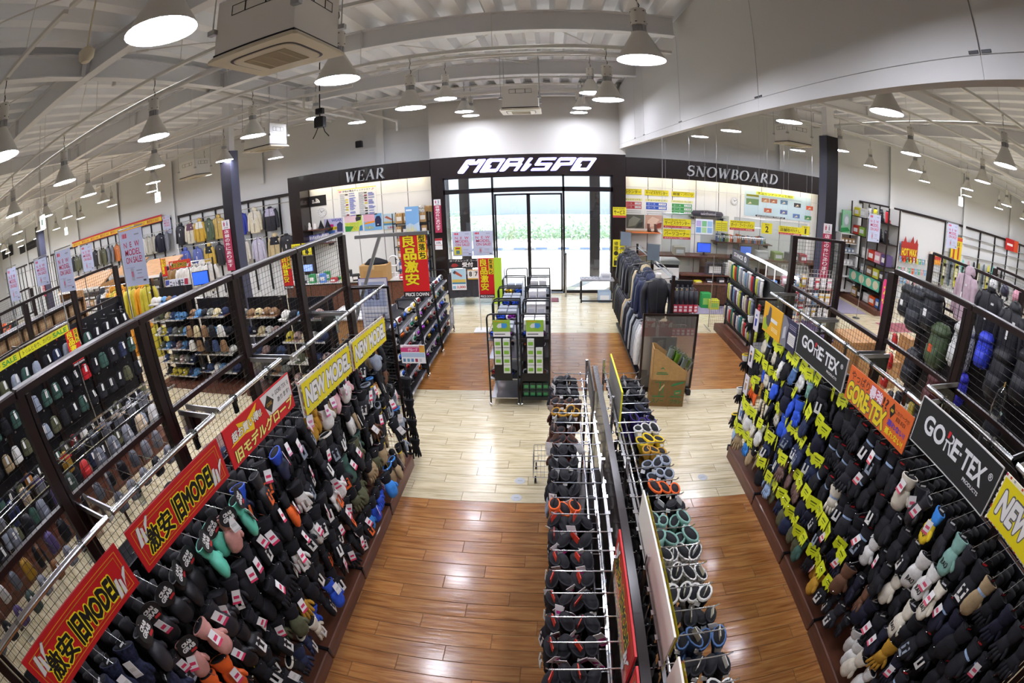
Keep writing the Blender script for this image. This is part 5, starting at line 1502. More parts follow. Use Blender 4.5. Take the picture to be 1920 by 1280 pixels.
pr.matrix_basis = Matrix.Translation((0, -d / 2 - .001, .5)) @ FR_F.to_4x4()
COL.objects.link(pr)
GR = '2f7a45'
prints(pr, w, 1.0, 0, [T('スノー', .06, .08, .4, .16, GR, .03), T('ブラシ', .6, .07, .94, .15, GR, .03), Rr(.06, .2, .42, .225, GR), Rr(.25, .22, .28, .5, GR), Rr(.1, .5, .38, .515, GR), Rr(.34, .26, .37, .46, GR), Pp([(.24, .34), (.27, .32), (.4, .45), (.37, .47)], 'd2b183'),
                 Rr(.12, .66, .46, .68, GR), Rr(.14, .695, .42, .71, GR), Pp([(.22, .76), (.29, .81), (.36, .76), (.29, .78)], GR), Pp([(.6, .42), (.95, .5), (.95, .54), (.6, .47)], GR), Rr(.58, .2, .92, .225, GR), Pp([(.7, .24), (.9, .28), (.9, .36), (.7, .34)], GR), Pp([(.74, .27), (.86, .295), (.86, .32), (.74, .305)], 'b08a55'), Rr(.49, 0, .495, .95, '8a6a3c')])
for k in range(9):
    x = -.12 + k * .048
    z = hh(x + .03) - .2
    t = thing('snow_brush', f'bagged lime and grey snow brush sticking out of the cut carton, {ORD[k]} along the slope', 'brush', M=Matrix.Translation((2.2 + x + .05, 7.72 + (k % 3) * .06, z)) @ Matrix.Rotation(.35 + .1 * (k % 3), 4, 'Y') @ Matrix.Rotation(-.15, 4, 'X'), group='snow brushes in the cut carton')
    ob('handle', MB().tube((0, 0, -.3), (0, 0, .2), .012, 6).mesh('handle', M_PLAS), t, col='3a3a3c')
    ob('brush_head', MB().cbox(-.05, .05, -.018, .018, .12, .3, .01).mesh('brush_head', M_PLAS), t, col='8fc22e' if k % 2 else 'b9c4b4')
    ob('bag', MB().loft([(0, 0, -.1, .05, .025), (0, 0, .15, .075, .04), (0, 0, .32, .07, .03), (0, 0, .36, .03, .01)], 8).mesh('bag', M_ACRYL), t)

# ================================================================== SOCK RACK
sk = thing('sock_rack', 'long wheeled sock rack with white light rails over a wooden plinth, before the snowboard counter', 'display rack', (4.95, 0, 0))
for y in (8.6, 10.2, 11.9):
    ob('post', MB().box(-.02, .02, y - .02, y + .02, .2, 2.2).mesh('post', M_BLACK), sk)
for z in (2.05, 1.45, .85):
    ob('hang_bar', MB().box(-.03, .0, 8.6, 11.95, z, z + .03).mesh('hang_bar', M_BLACK), sk)
ob('dark_backing', MB().box(.0, .02, 8.6, 11.95, .25, 2.1).mesh('dark_backing', M_BLACK), sk)
for a, b in ((8.4, 9.55), (9.56, 10.75), (10.76, 12.0)):
    ob('plinth', MB().cbox(-.3, .3, a, b, .0, .2, .012).mesh('plinth', M_WOODP), sk)
M_RAIL = mat('light_rail', 'fbf9ff', .3, emit=4.0)
for x, z in ((.05, 2.38), (.3, 2.3)):
    ob('light_rail', MB().box(x - .03, x + .03, 8.6, 10.9, z, z + .04).mesh('light_rail', M_RAIL), sk)
    ob('rail_post', MB().box(x - .01, x + .01, 9.7, 9.74, 1.9, z).mesh('rail_post', M_WHITE), sk)
m = MB()
wires(m, 'y', 12.05, -.45, .05, .08, 2.1, .06, .06, .003)
stuff(ob('grid_end', m.mesh('grid_end', M_WIRE), sk))
ob('grid_foot', MB().tube((-.5, 11.7, .05), (-.5, 12.3, .05), .012, 6).tube((-.45, 12.05, .05), (-.45, 12.05, 2.1), .012, 6).mesh('grid_foot', M_STEEL), sk)
SOCK = MB().path([(0, 0, 0), (0, .004, -.12), (0, .008, -.26), (0, -.005, -.36), (0, -.06, -.44)], .04, 8, rr=[.042, .045, .04, .042, .026]).mesh('leg', M_FAB, True)
SOCKC = MB().path([(0, 0, .012), (0, 0, -.03)], .047, 8).mesh('cuff_band', M_FAB, True)
SOCKH = MB().box(-.05, .05, -.05, -.046, -.14, .01).mesh('header_card', M_CARD)
sc_ = [('d8d4c8', 'cream'), ('1b1b20', 'black'), ('e2e0dc', 'white'), ('2e7a6a', 'teal'), ('2a3350', 'navy'), ('5a3a5e', 'plum'), ('8f98a5', 'grey'), ('c43a3a', 'red striped'), ('d9cfae', 'sand'), ('7fa0b8', 'pale blue'), ('c9cf4a', 'lime')]
kk = 0
for row, z in enumerate((2.03, 1.43, .83)):
    for k in range(17):
        y = 11.75 - k * .135
        c, n_ = sc_[(k * 7 + row * 3 + cr_.randrange(3)) % len(sc_)]
        t = thing('ski_sock', f'{n_} sock pack, {ORD[k]} from the grid end, {("top", "middle", "bottom")[row]} bar of the sock rack', 'sock', (4.86, y, z), PI / 2 + cr_.uniform(-.25, .25), 'socks on the sock rack')
        ob('leg', SOCK, t, col=c)
        ob('cuff_band', SOCKC, t, col=cr_.choice(('1b1b20', 'e2e0dc', c)))
        ob('header_card', SOCKH, t, col=cr_.choice(('1b1b20', '26262c', 'e2e0dc')))
sign('brand_board', 'grey brand board with white lettering and round mark above the socks', 'sign', (4.72, 10.7, 2.34), FR_R, 1.1, .27, '53545c', [T('STANCE', .12, .3, .66, .7, 'eceae8', .02), Pp([(.8 + .06 * math.cos(a * PI / 8), .5 + .27 * math.sin(a * PI / 8)) for a in range(16)], 'eceae8'), T('¡', .785, .36, .815, .64, '53545c', .04)])
# glass showcase behind the sock rack end
sh = thing('glass_showcase', 'low glass-fronted wooden showcase between sock rack and black-sign glove wall', 'cabinet', (4.6, 8.0, 0), 0)
ob('cabinet', MB().box(-.5, .6, -.25, .25, .0, .55).mesh('cabinet', M_WOODL), sh)
ob('glass_top', MB().box(-.5, .6, -.25, .25, .55, 1.0).mesh('glass_top', M_ACRYL), sh)
ob('edge_frame', MB().box(-.52, .62, -.27, .27, 1.0, 1.03).box(-.52, .62, -.27, .27, .53, .56).mesh('edge_frame', M_STEEL), sh)

# ================================================================== ENTRANCE TABLE AND COATING DESK
tb = thing('side_table', 'narrow black-legged table beside the entrance glass', 'table', (1.5, 14.8, 0))
ob('table_top', MB().box(-.55, .55, -.25, .25, .72, .76).mesh('table_top', mat('table_grey', '8c8c90', .3)), tb)
for a in (-.52, .52):
    for b in (-.22, .22):
        ob('leg', MB().box(a - .02, a + .02, b - .02, b + .02, 0, .72).mesh('leg', M_BLACK), tb)
ob('foot_bar', MB().box(-.52, .52, -.24, -.2, .04, .08).mesh('foot_bar', M_BLACK), tb)
ck = thing('checked_tray', 'black and white checked tray on the entrance table', 'tray', (1.25, 14.78, .765))
ob('tray', MB().box(-.26, .26, -.16, .16, 0, .03).mesh('tray', M_CARD), ck, col='dedee0')
m = MB()
for a in range(8):
    for b in range(5):
        if (a + b) % 2: m.box(-.25 + a * .0625, -.1875 + a * .0625, -.15 + b * .06, -.09 + b * .06, .03, .032)
ob('print', m.mesh('print', M_INK), ck, col='3a3a40')
carton((1.78, 14.82, .76), (.34, .3, .2), 'white printed box on the entrance table', 'd9d9dc', 'b0b4bc')
carton((1.75, 14.75, .0), (.42, .3, .36), 'blue and white stock box under the entrance table', 'a9bcd0', 'e0e0e0')
dk = thing('coating_desk', 'reception desk draped in a dark cloth by the entrance pillar', 'desk', (-2.56, 14.5, 0))
ob('desk_top', MB().box(-.72, .72, -.2, .3, 1.0, 1.04).mesh('desk_top', M_DARKF), dk)
cl = MB()
n = 28
ring0, ring1 = [], []
for k in range(n + 1):
    u = k / n
    x = -.72 + 1.44 * u
    ring1.append((x, -.21, 1.05))
    ring0.append((x, -.23 + .02 * math.sin(u * 40), .32 + .04 * math.sin(u * PI) - .06))
cl.rings([ring1, ring0], False, False, closed=False)
ob('cloth', cl.mesh('cloth', M_FAB), dk, col='3b3a40')
for a in (-.68, .68):
    ob('leg', MB().box(a - .02, a + .02, -.18, .28, 0, 1.0).mesh('leg', M_STEEL), dk)
ob('modesty_panel', MB().box(-.66, .66, -.1, -.08, .05, .3).mesh('modesty_panel', M_ACRYL), dk)
sign('reception_sign', 'black sign for goggle lens coating with white writing, across the top of the draped desk', 'sign', (-2.6, 14.26, 1.41), FR_F, 1.32, .3, '1d1b1e',
     [T('ゴーグルレンズ コーティング', .05, .7, .95, .92, 'eceae6', .01), T('受付', .36, .12, .62, .62, 'eceae6', .03), Pp([(.08, .25), (.12, .5), (.2, .52), (.27, .3), (.2, .12), (.12, .12)], '9a2a2a'), Pp([(.72, .3), (.78, .55), (.86, .5), (.92, .25), (.84, .12), (.76, .14)], '9a2a2a')])
for x in (-.56, -.24, .11, .43):
    ob('poster_pole', MB().tube((x, .035, 1.04), (x, .035, 2.42), .008, 6).mesh('poster_pole', M_STEEL), dk)
def sale_banner(lb, c, fr, w, h, rot=None, clips=True, name='sale_banner'):
    it = [Pp([(.1, .87), (.13, .87), (.15, .95), (.11, .95)], 'd4304a'), Pp([(.15, .87), (.22, .87), (.22, .94), (.18, .96), (.16, .93)], 'd4304a'), Pp([(.24, .87), (.31, .87), (.31, .95), (.25, .95)], 'd4304a'), Rr(.66, .89, .86, .91, '8a8a94'), T('N  E  W', .14, .69, .84, .79, 'c22a52', .01), T('MODEL', .16, .55, .86, .66, 'c22a52', .01), T('ON SALE!', .16, .41, .88, .52, 'c22a52', .01),
          Pp([(.3, .1), (.42, .1), (.42, .32), (.3, .32)], 'a9a9b4'), Rr(.32, .16, .4, .26, 'c86a80'), Rr(.1, .33, .5, .335, '8a8ab0'), Rr(.55, .26, .8, .275, '8a8a96'), Rr(.58, .21, .78, .22, '8a8a96'), Rr(.5, .13, .82, .14, 'b06a7a'), Rr(.8, .07, .92, .1, '44444a')]
    return sign(name, lb, 'banner', c, fr, w, h, 'bcc2d8', it, t=.005, rot=rot, board='sheet')
sale_banner('pale blue sale poster on the entrance glass above the draped desk, beside the pillar', (-2.8, 14.52, 2.0), FR_F, .64, .8, name='sale_poster')
sale_banner('pale blue sale poster on the entrance glass above the draped desk, beside the sliding door', (-2.13, 14.52, 2.0), FR_F, .64, .8, name='sale_poster')
sign('notice', 'small yellow notice pinned on the first pale blue poster', 'notice', (-2.95, 14.511, 1.78), FR_F, .24, .26, 'd9d22a', [Rr(.25, .1, .75, .55, '5a7a8a'), Rr(.2, .7, .8, .9, 'b03a2a')])
sign('poster', 'goggle care poster with price 3,000 hung on the dark cloth', 'poster', (-2.92, 14.24, .9), FR_F, .47, .7, 'e4e6e6', [Rr(.03, .5, .97, .98, 'a9cbd9'), Pp([(.1, .82), (.3, .9), (.75, .68), (.7, .6)], 'b0503a'), Pp([(.1, .82), (.24, .92), (.34, .84), (.2, .74)], '3a3a44'), Rr(.03, .3, .97, .5, 'd0b45a'), Rr(.03, .28, .97, .36, '3a7a9a'), T('3,000', .34, .06, .94, .2, 'c03a4a', .03), Rr(.06, .06, .28, .2, '8fb6cf')])
sign('number_card', 'white flip card showing 8 and 7 on the dark cloth', 'card', (-2.42, 14.24, 1.05), FR_F, .42, .32, 'e2e0da', [T('8', .12, .3, .34, .8, '1a1a1a', .03), T('7', .56, .3, .78, .8, '1a1a1a', .03), Rr(.48, .25, .5, .85, '9a9a9a'), Rr(0, 0, 1, .12, 'c9a23a'), Rr(0, .92, 1, 1, 'c98a3a')])
sign('standing_board', 'lime green standing board behind the second red banner', 'sign', (-1.72, 14.35, .8), FR_F, .34, 1.5, 'a9cf2e', [], t=.03)
sign('rubber_mat', 'dark red door mat on the threshold floor', 'mat', (-.2, 14.9, .006), Matrix.Identity(3), .9, .5, '6b2a2e', [Rr(.05, .08, .95, .92, '7d3438')], t=.01)
# ================================================================== BRAND LETTERING ON THE FASCIAS
def ribbon(mb, pts, w0, z0, z1, ws=None):
    """thick polyline in XY, widths per point, extruded from z0 to z1"""
    n = len(pts)
    L, Rr_ = [], []
    for i in range(n):
        a = Vector(pts[max(i - 1, 0)]); b = Vector(pts[min(i + 1, n - 1)])
        d = (b - a).normalized()
        nrm = Vector((-d.y, d.x))
        w = (ws[i] if ws else w0) / 2
        L.append(Vector(pts[i]) + nrm * w); Rr_.append(Vector(pts[i]) - nrm * w)
    v = [(p.x, p.y, z0) for p in L] + [(p.x, p.y, z0) for p in Rr_] + [(p.x, p.y, z1) for p in L] + [(p.x, p.y, z1) for p in Rr_]
    f = []
    for i in range(n - 1):
        f += [(i, i + 1, n + i + 1, n + i), (2 * n + i, 3 * n + i, 3 * n + i + 1, 2 * n + i + 1), (i, 2 * n + i, 2 * n + i + 1, i + 1), (n + i, n + i + 1, 3 * n + i + 1, 3 * n + i)]
    f += [(0, n, 3 * n, 2 * n), (n - 1, 3 * n - 1, 4 * n - 1, 2 * n - 1)]
    mb.add(v, f)
def arc(cx, cy_, rx, ry, a0, a1, n=14):
    return [(cx + rx * math.cos(math.radians(a0 + (a1 - a0) * i / n)), cy_ + ry * math.sin(math.radians(a0 + (a1 - a0) * i / n))) for i in range(n + 1)]
TH, TN_ = .17, .06
def serif(ch):
    """strokes of a roman capital, unit height; returns (width, mesh builder)"""
    m = MB()
    st = lambda p, w=TH: ribbon(m, p, w, 0, .06)
    sf = lambda x, y, w=.26: m.box(x - w / 2, x + w / 2, y - .02, y + .02, 0, .06)
    def bow(cx, cy_, rx, ry, a0, a1):
        p = arc(cx, cy_, rx, ry, a0, a1)
        ws = [TN_ + (TH - TN_) * abs(math.cos(math.radians(a0 + (a1 - a0) * i / 14))) for i in range(15)]
        ribbon(m, p, 0, 0, .06, ws)
    w = .8
    if ch == 'W':
        st([(.12, .98), (.36, .02)]); st([(.36, .02), (.6, .95)], TN_); st([(.56, .95), (.78, .02)]); st([(.78, .02), (1.04, .98)], TN_)
        sf(.12, .98); sf(1.04, .98, .2); w = 1.16
    elif ch == 'E':
        st([(.18, .0), (.18, 1)]); st([(.1, .98), (.66, .98)], .045); st([(.1, .02), (.7, .02)], .045); st([(.18, .52), (.54, .52)], .045)
        st([(.655, 1), (.655, .8)], .05); st([(.69, 0), (.69, .24)], .05); st([(.54, .42), (.54, .62)], .05); w = .76
    elif ch == 'A':
        st([(.12, .0), (.48, .98)], TN_); st([(.46, .98), (.84, .0)]); st([(.26, .36), (.7, .36)], .045); sf(.12, .02, .24); sf(.84, .02, .28); w = .96
    elif ch == 'R':
        st([(.18, 0), (.18, 1)]); sf(.18, .02); st([(.08, .98), (.4, .98)], .045); st([(.2, .5), (.4, .5)], .045); bow(.36, .74, .26, .24, 90, -90); st([(.36, .5), (.78, .0)], .15); sf(.8, .02, .2); w = .86
    elif ch == 'S':
        p = arc(.36, .74, .24, .23, 40, 270, 10) + arc(.36, .27, .27, .25, 90, -140, 10)[1:]
        ws = [TN_ + (.15 - TN_) * math.sin(PI * i / (len(p) - 1)) ** 1.2 for i in range(len(p))]
        ribbon(m, p, 0, 0, .06, ws); st([(.57, .98), (.57, .74)], .04); st([(.1, .02), (.1, .28)], .04); w = .7
    elif ch == 'N':
        st([(.16, 0), (.16, .98)], TN_); st([(.14, .98), (.76, .02)]); st([(.78, 0), (.78, .98)], TN_); sf(.16, .02, .24); sf(.12, .98, .22); sf(.78, .98, .24); w = .92
    elif ch == 'O':
        p = arc(.46, .5, .38, .48, 0, 360, 28)
        ribbon(m, p, 0, 0, .06, [TN_ + (TH - TN_) * abs(math.cos(2 * PI * i / 28)) for i in range(29)]); w = .94
    elif ch == 'B':
        st([(.18, 0), (.18, 1)]); st([(.08, .98), (.4, .98)], .045); st([(.08, .02), (.42, .02)], .045); st([(.2, .52), (.4, .52)], .045)
        bow(.36, .75, .22, .23, 90, -90); bow(.38, .27, .28, .25, 90, -90); w = .76
    elif ch == 'D':
        st([(.18, 0), (.18, 1)]); st([(.08, .98), (.4, .98)], .045); st([(.08, .02), (.4, .02)], .045); bow(.36, .5, .44, .48, 90, -90); w = .9
    return w, m
M_ALU = mat('letter_aluminium', 'c3c6c8', .35, .6)
def fascia_word(word, x0, x1, z0, z1, lb, parent_name):
    t = thing('fascia_lettering', lb, 'sign', M=Matrix.Translation((x0, YF - .004, z0)) @ FR_F.to_4x4())
    g = [serif(c) for c in word]
    tot = sum(w for w, _ in g) + .1 * (len(g) - 1) + .16
    sx, sy2 = (x1 - x0) / tot, (z1 - z0)
    x = 0
    for (w, m), c in zip(g, word):
        m.xf(Matrix(((sx, sx * .16, 0, x * sx), (0, sy2, 0, 0), (0, 0, 1, 0), (0, 0, 0, 1))))
        ob('letter', m.mesh('letter_' + c.lower(), M_ALU), t)
        x += w + .1
fascia_word('WEAR', -7.28, -5.68, 4.33, 4.72, 'grey metal serif letters spelling WEAR on the dark fascia', '')
fascia_word('SNOWBOARD', 4.72, 8.42, 4.25, 4.62, 'grey metal serif letters spelling SNOWBOARD on the dark fascia', '')
# white glowing slanted brand letters over the entrance
M_GLOW = mat('sign_letter_lit', 'f6f2ff', .4, emit=1.7)
M_HALO = mat('sign_letter_halo', '3a34a8', .4, emit=.8)  # violet halo of light round the letters, built as a wider glowing plate
def slab_letter(outer, holes=()):
    m = MB()
    for poly_ in outer:
        m.poly(poly_, .03, .075)
    return m
LETTERS = [[[(-3.081,4.317),(-2.77,4.718),(-2.697,4.741),(-2.464,4.733),(-2.506,4.664),(-2.421,4.665),(-2.361,4.73),(-2.123,4.731),(-2.108,4.698),(-2.408,4.298),(-2.449,4.276),(-2.536,4.286),(-2.535,4.313),(-2.304,4.618),(-2.322,4.638),(-2.412,4.55),(-2.678,4.557),(-2.703,4.599),(-2.75,4.542),(-2.692,4.517),(-2.707,4.477),(-2.862,4.296),(-2.903,4.268),(-3.072,4.281)]],[[(-2.323,4.302),(-2.05,4.706),(-1.97,4.737),(-1.839,4.731),(-1.895,4.628),(-1.999,4.514),(-1.926,4.5),(-1.932,4.462),(-2.014,4.379),(-2.065,4.273),(-2.316,4.274)],[(-1.97,4.737),(-1.474,4.722),(-1.454,4.688),(-1.503,4.617),(-1.9,4.628)],[(-1.503,4.617),(-1.454,4.688),(-1.722,4.308),(-1.789,4.267),(-1.838,4.377),(-1.772,4.377),(-1.602,4.621)],[(-2.316,4.274),(-2.272,4.391),(-1.767,4.374),(-1.789,4.267)]],[[(-1.657,4.305),(-1.644,4.283),(-1.514,4.281),(-1.455,4.319),(-1.32,4.449),(-1.354,4.537),(-1.294,4.637),(-1.187,4.72),(-1.33,4.719),(-1.391,4.678)],[(-1.33,4.719),(-0.837,4.723),(-0.82,4.688),(-0.865,4.624),(-1.299,4.632)],[(-0.865,4.624),(-0.82,4.688),(-0.912,4.55),(-0.887,4.517),(-1.057,4.296),(-1.102,4.273),(-1.175,4.278),(-1.174,4.302),(-1.025,4.499),(-1.005,4.553),(-1.041,4.559),(-0.987,4.625)],[(-1.343,4.563),(-0.989,4.558),(-1.034,4.446),(-1.331,4.45)]],[[(-0.953,4.296),(-0.94,4.274),(-0.824,4.274),(-0.771,4.305),(-0.587,4.484),(-0.596,4.511),(-0.661,4.517),(-0.668,4.544),(-0.534,4.692),(-0.544,4.722),(-0.629,4.721),(-0.674,4.69)]],[[(-0.293,4.72),(0.25,4.72),(0.257,4.699),(0.196,4.632),(-0.262,4.631)],[(-0.481,4.482),(-0.332,4.699),(-0.28,4.72),(-0.231,4.633),(-0.311,4.538),(-0.339,4.452),(-0.468,4.454)],[(-0.376,4.539),(0.103,4.539),(0.116,4.512),(0.049,4.448),(-0.468,4.454),(-0.481,4.482)],[(-0.106,4.449),(0.116,4.512),(-0.032,4.315),(-0.097,4.272),(-0.212,4.359),(-0.155,4.361)],[(-0.615,4.296),(-0.549,4.362),(-0.155,4.359),(-0.032,4.315),(-0.097,4.272),(-0.603,4.275)]],[[(0.045,4.287),(0.05,4.266),(0.214,4.27),(0.266,4.305),(0.399,4.446),(0.349,4.532),(0.385,4.618),(0.444,4.714),(0.392,4.72),(0.327,4.68)],[(0.392,4.72),(0.898,4.721),(0.916,4.695),(0.862,4.619),(0.385,4.618)],[(0.862,4.619),(0.916,4.695),(0.763,4.479),(0.71,4.452),(0.673,4.538),(0.74,4.618)],[(0.362,4.537),(0.751,4.543),(0.71,4.452),(0.339,4.446)]],[[(0.707,4.286),(0.962,4.69),(1.028,4.717),(1.119,4.718),(1.112,4.621),(1.016,4.502),(1.083,4.492),(1.075,4.46),(1.003,4.36),(0.954,4.271),(0.714,4.265)],[(1.028,4.717),(1.568,4.718),(1.588,4.688),(1.535,4.623),(1.104,4.616)],[(1.535,4.623),(1.588,4.688),(1.32,4.31),(1.254,4.269),(1.19,4.362),(1.248,4.363),(1.425,4.621)],[(0.714,4.265),(0.76,4.358),(1.248,4.363),(1.254,4.269)]]]
def grow(pl, d):
    n = len(pl)
    ar_ = sum(pl[i][0] * pl[(i + 1) % n][1] - pl[(i + 1) % n][0] * pl[i][1] for i in range(n))
    o_ = []
    for i in range(n):
        a, b, c = Vector(pl[i - 1]), Vector(pl[i]), Vector(pl[(i + 1) % n])
        u, v = (b - a).normalized(), (c - b).normalized()
        nrm = Vector((u.y + v.y, -u.x - v.x))
        nrm = nrm.normalized() * d * (1 if ar_ > 0 else -1)
        o_.append((b.x + nrm.x, b.y + nrm.y))
    return o_
t = thing('shop_sign', 'white glowing slanted brand letters on the dark fascia over the entrance door', 'sign', M=Matrix.Translation((0, YF - .006, 0)) @ FR_F.to_4x4())
for polys in LETTERS:
    m, side = MB(), MB()
    for pl in polys:
        m.poly(pl, .03, .06)
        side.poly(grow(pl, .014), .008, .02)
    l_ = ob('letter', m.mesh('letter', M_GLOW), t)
    ob('letter_halo', side.mesh('letter_halo', M_HALO), l_)

# ================================================================== WEAR PAVILION
pr_ = random.Random(9)
sign('poster', 'large white check-list poster with rows of small print under the wear fascia', 'poster', (-7.18, 16.54, 3.54), FR_F, 1.6, 1.1, 'f1efe9',
     [Rr(0, .97, 1, 1, 'd9d23a'), T('手物必需品チェックリスト', .12, .88, .86, .95, '2a2a2e', .02), T('♥', .02, .88, .1, .95, 'd98a9a'), T('♪', .88, .88, .96, .95, 'd98a9a')] +
     [Rr(.05 + c * .5, .03 + k * .041, .05 + c * .5 + pr_.uniform(.1, .2), .03 + k * .041 + .016, '8d8f9c') for c in range(2) for k in range(20)] +
     [Rr(.3 + c * .5, .03 + k * .041, .3 + c * .5 + pr_.uniform(.1, .17), .03 + k * .041 + .024, '5a66b8') for c in range(2) for k in range(20) if pr_.random() < .75] +
     [Rr(.2 + c * .5, .05 + k * .09, .27 + c * .5, .1 + k * .09, pr_.choice(('5a5340', 'd8c83a', '8a3a4a', '3a3a3e'))) for c in range(2) for k in range(9) if pr_.random() < .8])
def gift(lb, x0, x1, z0, z1, bg, items):
    sign('poster', lb, 'poster', ((x0 + x1) / 2, 16.54, (z0 + z1) / 2), FR_F, x1 - x0, z1 - z0, bg, items)
gift('blue and pink bag poster, partly behind the mesh rail, first of four under the check-list', -8.7, -7.86, 2.4, 3.0, 'b9b4d6', [T('WEAR', .4, .78, .95, .95, '3a4a9a', .03), Rr(.05, .4, .5, .62, 'd92a8a'), Rr(.2, .25, .75, .45, 'e8d21e'), T('GEAR BAG', .24, .28, .72, .42, '222222', .02), Pp([(.66, .1), (.95, .1), (.98, .6), (.85, .75), (.68, .6)], '2f3560'), Rr(0, 0, .55, .2, '3a6ab0')])
gift('yellow and green gift poster with a dark pouch, second under the check-list', -7.78, -7.04, 2.42, 3.05, 'c9d95a', [Rr(0, .55, .7, .98, 'e7c6cc'), T('コーフタコーフ', .08, .36, .8, .52, 'e9e23a', .03, 0, '4a7a2a', .04), T('プレゼント', .25, .08, .8, .32, 'e9d92a', .04, 0, '3a3a1a', .04), Pp([(.66, .6), (.94, .66), (.96, .86), (.7, .9), (.64, .78)], '2a2a2e'), Pp([(0, 0), (.3, 0), (.5, .3), (.0, .35)], '2f8a3a'), Pp([(.8, 0), (1, 0), (1, .35), (.86, .3)], '3a7ac0')])
gift('orange and blue gift poster with a navy backpack, third under the check-list', -6.97, -6.22, 2.4, 3.03, '7ab0dc', [Rr(0, .55, .62, .98, 'e2a9b8'), Pp([(.05, .38), (.6, .46), (.6, .58), (.05, .5)], 'e8922a'), T('プレゼント', .05, .08, .55, .26, 'e9e23a', .04, 0, '3a3a1a', .04), Pp([(.64, .2), (.94, .2), (.97, .62), (.9, .84), (.72, .84), (.62, .62)], '1e2347'), Rr(.74, .3, .82, .36, 'd0d0d8')])
gift('small goggle poster with red price, last under the check-list', -6.15, -5.72, 2.36, 2.98, 'b9cfd8', [Pp([(.1, .78), (.3, .88), (.8, .66), (.74, .58)], 'b0604a'), Rr(0, .3, 1, .42, '4a8ab0'), T('3,800', .3, .06, .95, .22, 'c03a4a', .03), Rr(0, .0, 1, .03, 'd0b45a'), Rr(0, .42, 1, .52, 'cfb46a')])
sign('brand_board', 'black board with a white quarter-dome emblem, below the wear fascia near the pavilion pillar', 'sign', (-9.0, 16.54, 3.77), FR_F, .95, .42, '161518',
     [T('THE\nNORTH', .32, .3, .5, .62, 'eceae8', .06)] + [Pp([(.5 + r0 * math.cos(a0), .3 + 2.2 * r0 * math.sin(a0)) for a0 in [PI / 2 * k / 8 for k in range(9)]] + [(.5 + r1 * math.cos(a0), .3 + 2.2 * r1 * math.sin(a0)) for a0 in [PI / 2 * k / 8 for k in range(8, -1, -1)]], 'eceae8') for r0, r1 in ((.2, .15), (.135, .085), (.07, .001))])
def clock(x, y, z, r, lb):
    t = thing('wall_clock', lb, 'clock', M=Matrix.Translation((x, y, z)) @ FR_F.to_4x4())
    ob('case', MB().lathe([(r, -.03), (r, .02), (r * .9, .03), (r * .88, .02)], 28).mesh('case', M_WHITE, 'auto'), t)
    ob('face', MB().lathe([(r * .89, .0), (r * .89, .018), (.0005, .018)], 28).mesh('face', M_CARD), t, col='e9e9e6')
    m = MB()
    for k in range(12):
        a = PI / 6 * k
        m.box(-.004, .004, r * .68, r * .8, .019, .021) if k == 0 else m.add([(Matrix.Rotation(a, 3, 'Z') @ Vector(p)) for p in ((-.006, r * .68, .02), (.006, r * .68, .02), (.006, r * .82, .02), (-.006, r * .82, .02))], [(0, 1, 2, 3)])
    stuff(ob('hour_mark', stuff_mesh(m, 'hour_mark'), t))
    for nm, a, l in (('hour_hand', -5.6, .45), ('minute_hand', -1.1, .7)):
        ob(nm, MB().box(-.007, .007, -.02, r * l, .022, .026).mesh(nm, M_BLACK), t, rot=(0, 0, a))
def stuff_mesh(m, nm):
    return m.mesh(nm, M_BLACK)
clock(-8.75, 16.52, 3.3, .2, 'round white wall clock under the dome-emblem board')
clock(6.9, 16.52, 3.45, .15, 'round pale wall clock on the snowboard back wall beside the tune-up panel')
t = thing('wall_shelf', 'small brown wall shelf under the clock', 'shelf', (-8.85, 16.35, 2.66))
ob('board', MB().box(-.55, .55, -.2, .2, -.03, 0).mesh('board', M_WOODP), t)
for a in (-.5, .47):
    ob('bracket', MB().box(a, a + .03, -.18, .2, -.12, -.03).mesh('bracket', M_BLACK), t)
for k, (x, kind) in enumerate(((-9.3, 'w'), (-9.05, 'w2'), (-8.75, 'c'), (-8.45, 'c'))):
    if kind == 'c':
        t = thing('felt_cone', f'black pointed felt ornament on the small wall shelf, {"inner" if k == 2 else "outer"} one', 'ornament', (x, 16.35, 2.66))
        ob('cone', MB().lathe([(.11, 0), (.12, .03), (.06, .2), (.01, .34), (.0005, .35)], 12).mesh('cone', M_FAB, True), t, col='1b1b20')
        ob('band', MB().lathe([(.122, .02), (.12, .05)], 12).mesh('band', M_FAB), t, col='4a4a50')
    else:
        t = thing('ornament', ('tall' if kind == 'w' else 'wide') + ' white ornament on the small wall shelf', 'ornament', (x, 16.35, 2.66))
        ob('figure', MB().lathe([(.09, 0), (.1, .06), (.06, .14), (.07, .2), (.05, .27 if kind == 'w' else .22), (.0005, .3 if kind == 'w' else .24)], 12).mesh('figure', M_WHITE, True), t)
        ob('base', MB().lathe([(.1, 0), (.1, .015), (.0005, .015)], 12).mesh('base', M_CARD), t, col='b08a8a')
def binder_row(x0, x1, y, z, lb_, group, cols, rnd, h=.28, nmax=40):
    x, k = x0, 0
    while x < x1 and k < nmax:
        w = rnd.uniform(.04, .09)
        hh_ = h * rnd.uniform(.75, 1)
        c = rnd.choice(cols)
        t = thing('binder', f'{c[1]} binder, {ORD[k]} along {lb_}', 'binder', (x + w / 2, y, z), 0, group)
        ob('cover', MB().cbox(-w / 2, w / 2, -.11, .11, 0, hh_, .006).mesh('cover', M_CARD), t, col=c[0])
        ob('spine_label', MB().box(-w * .3, w * .3, -.1125, -.11, hh_ * .5, hh_ * .85).mesh('spine_label', M_CARD), t, col='eeeae2')
        x += w + .006
        k += 1
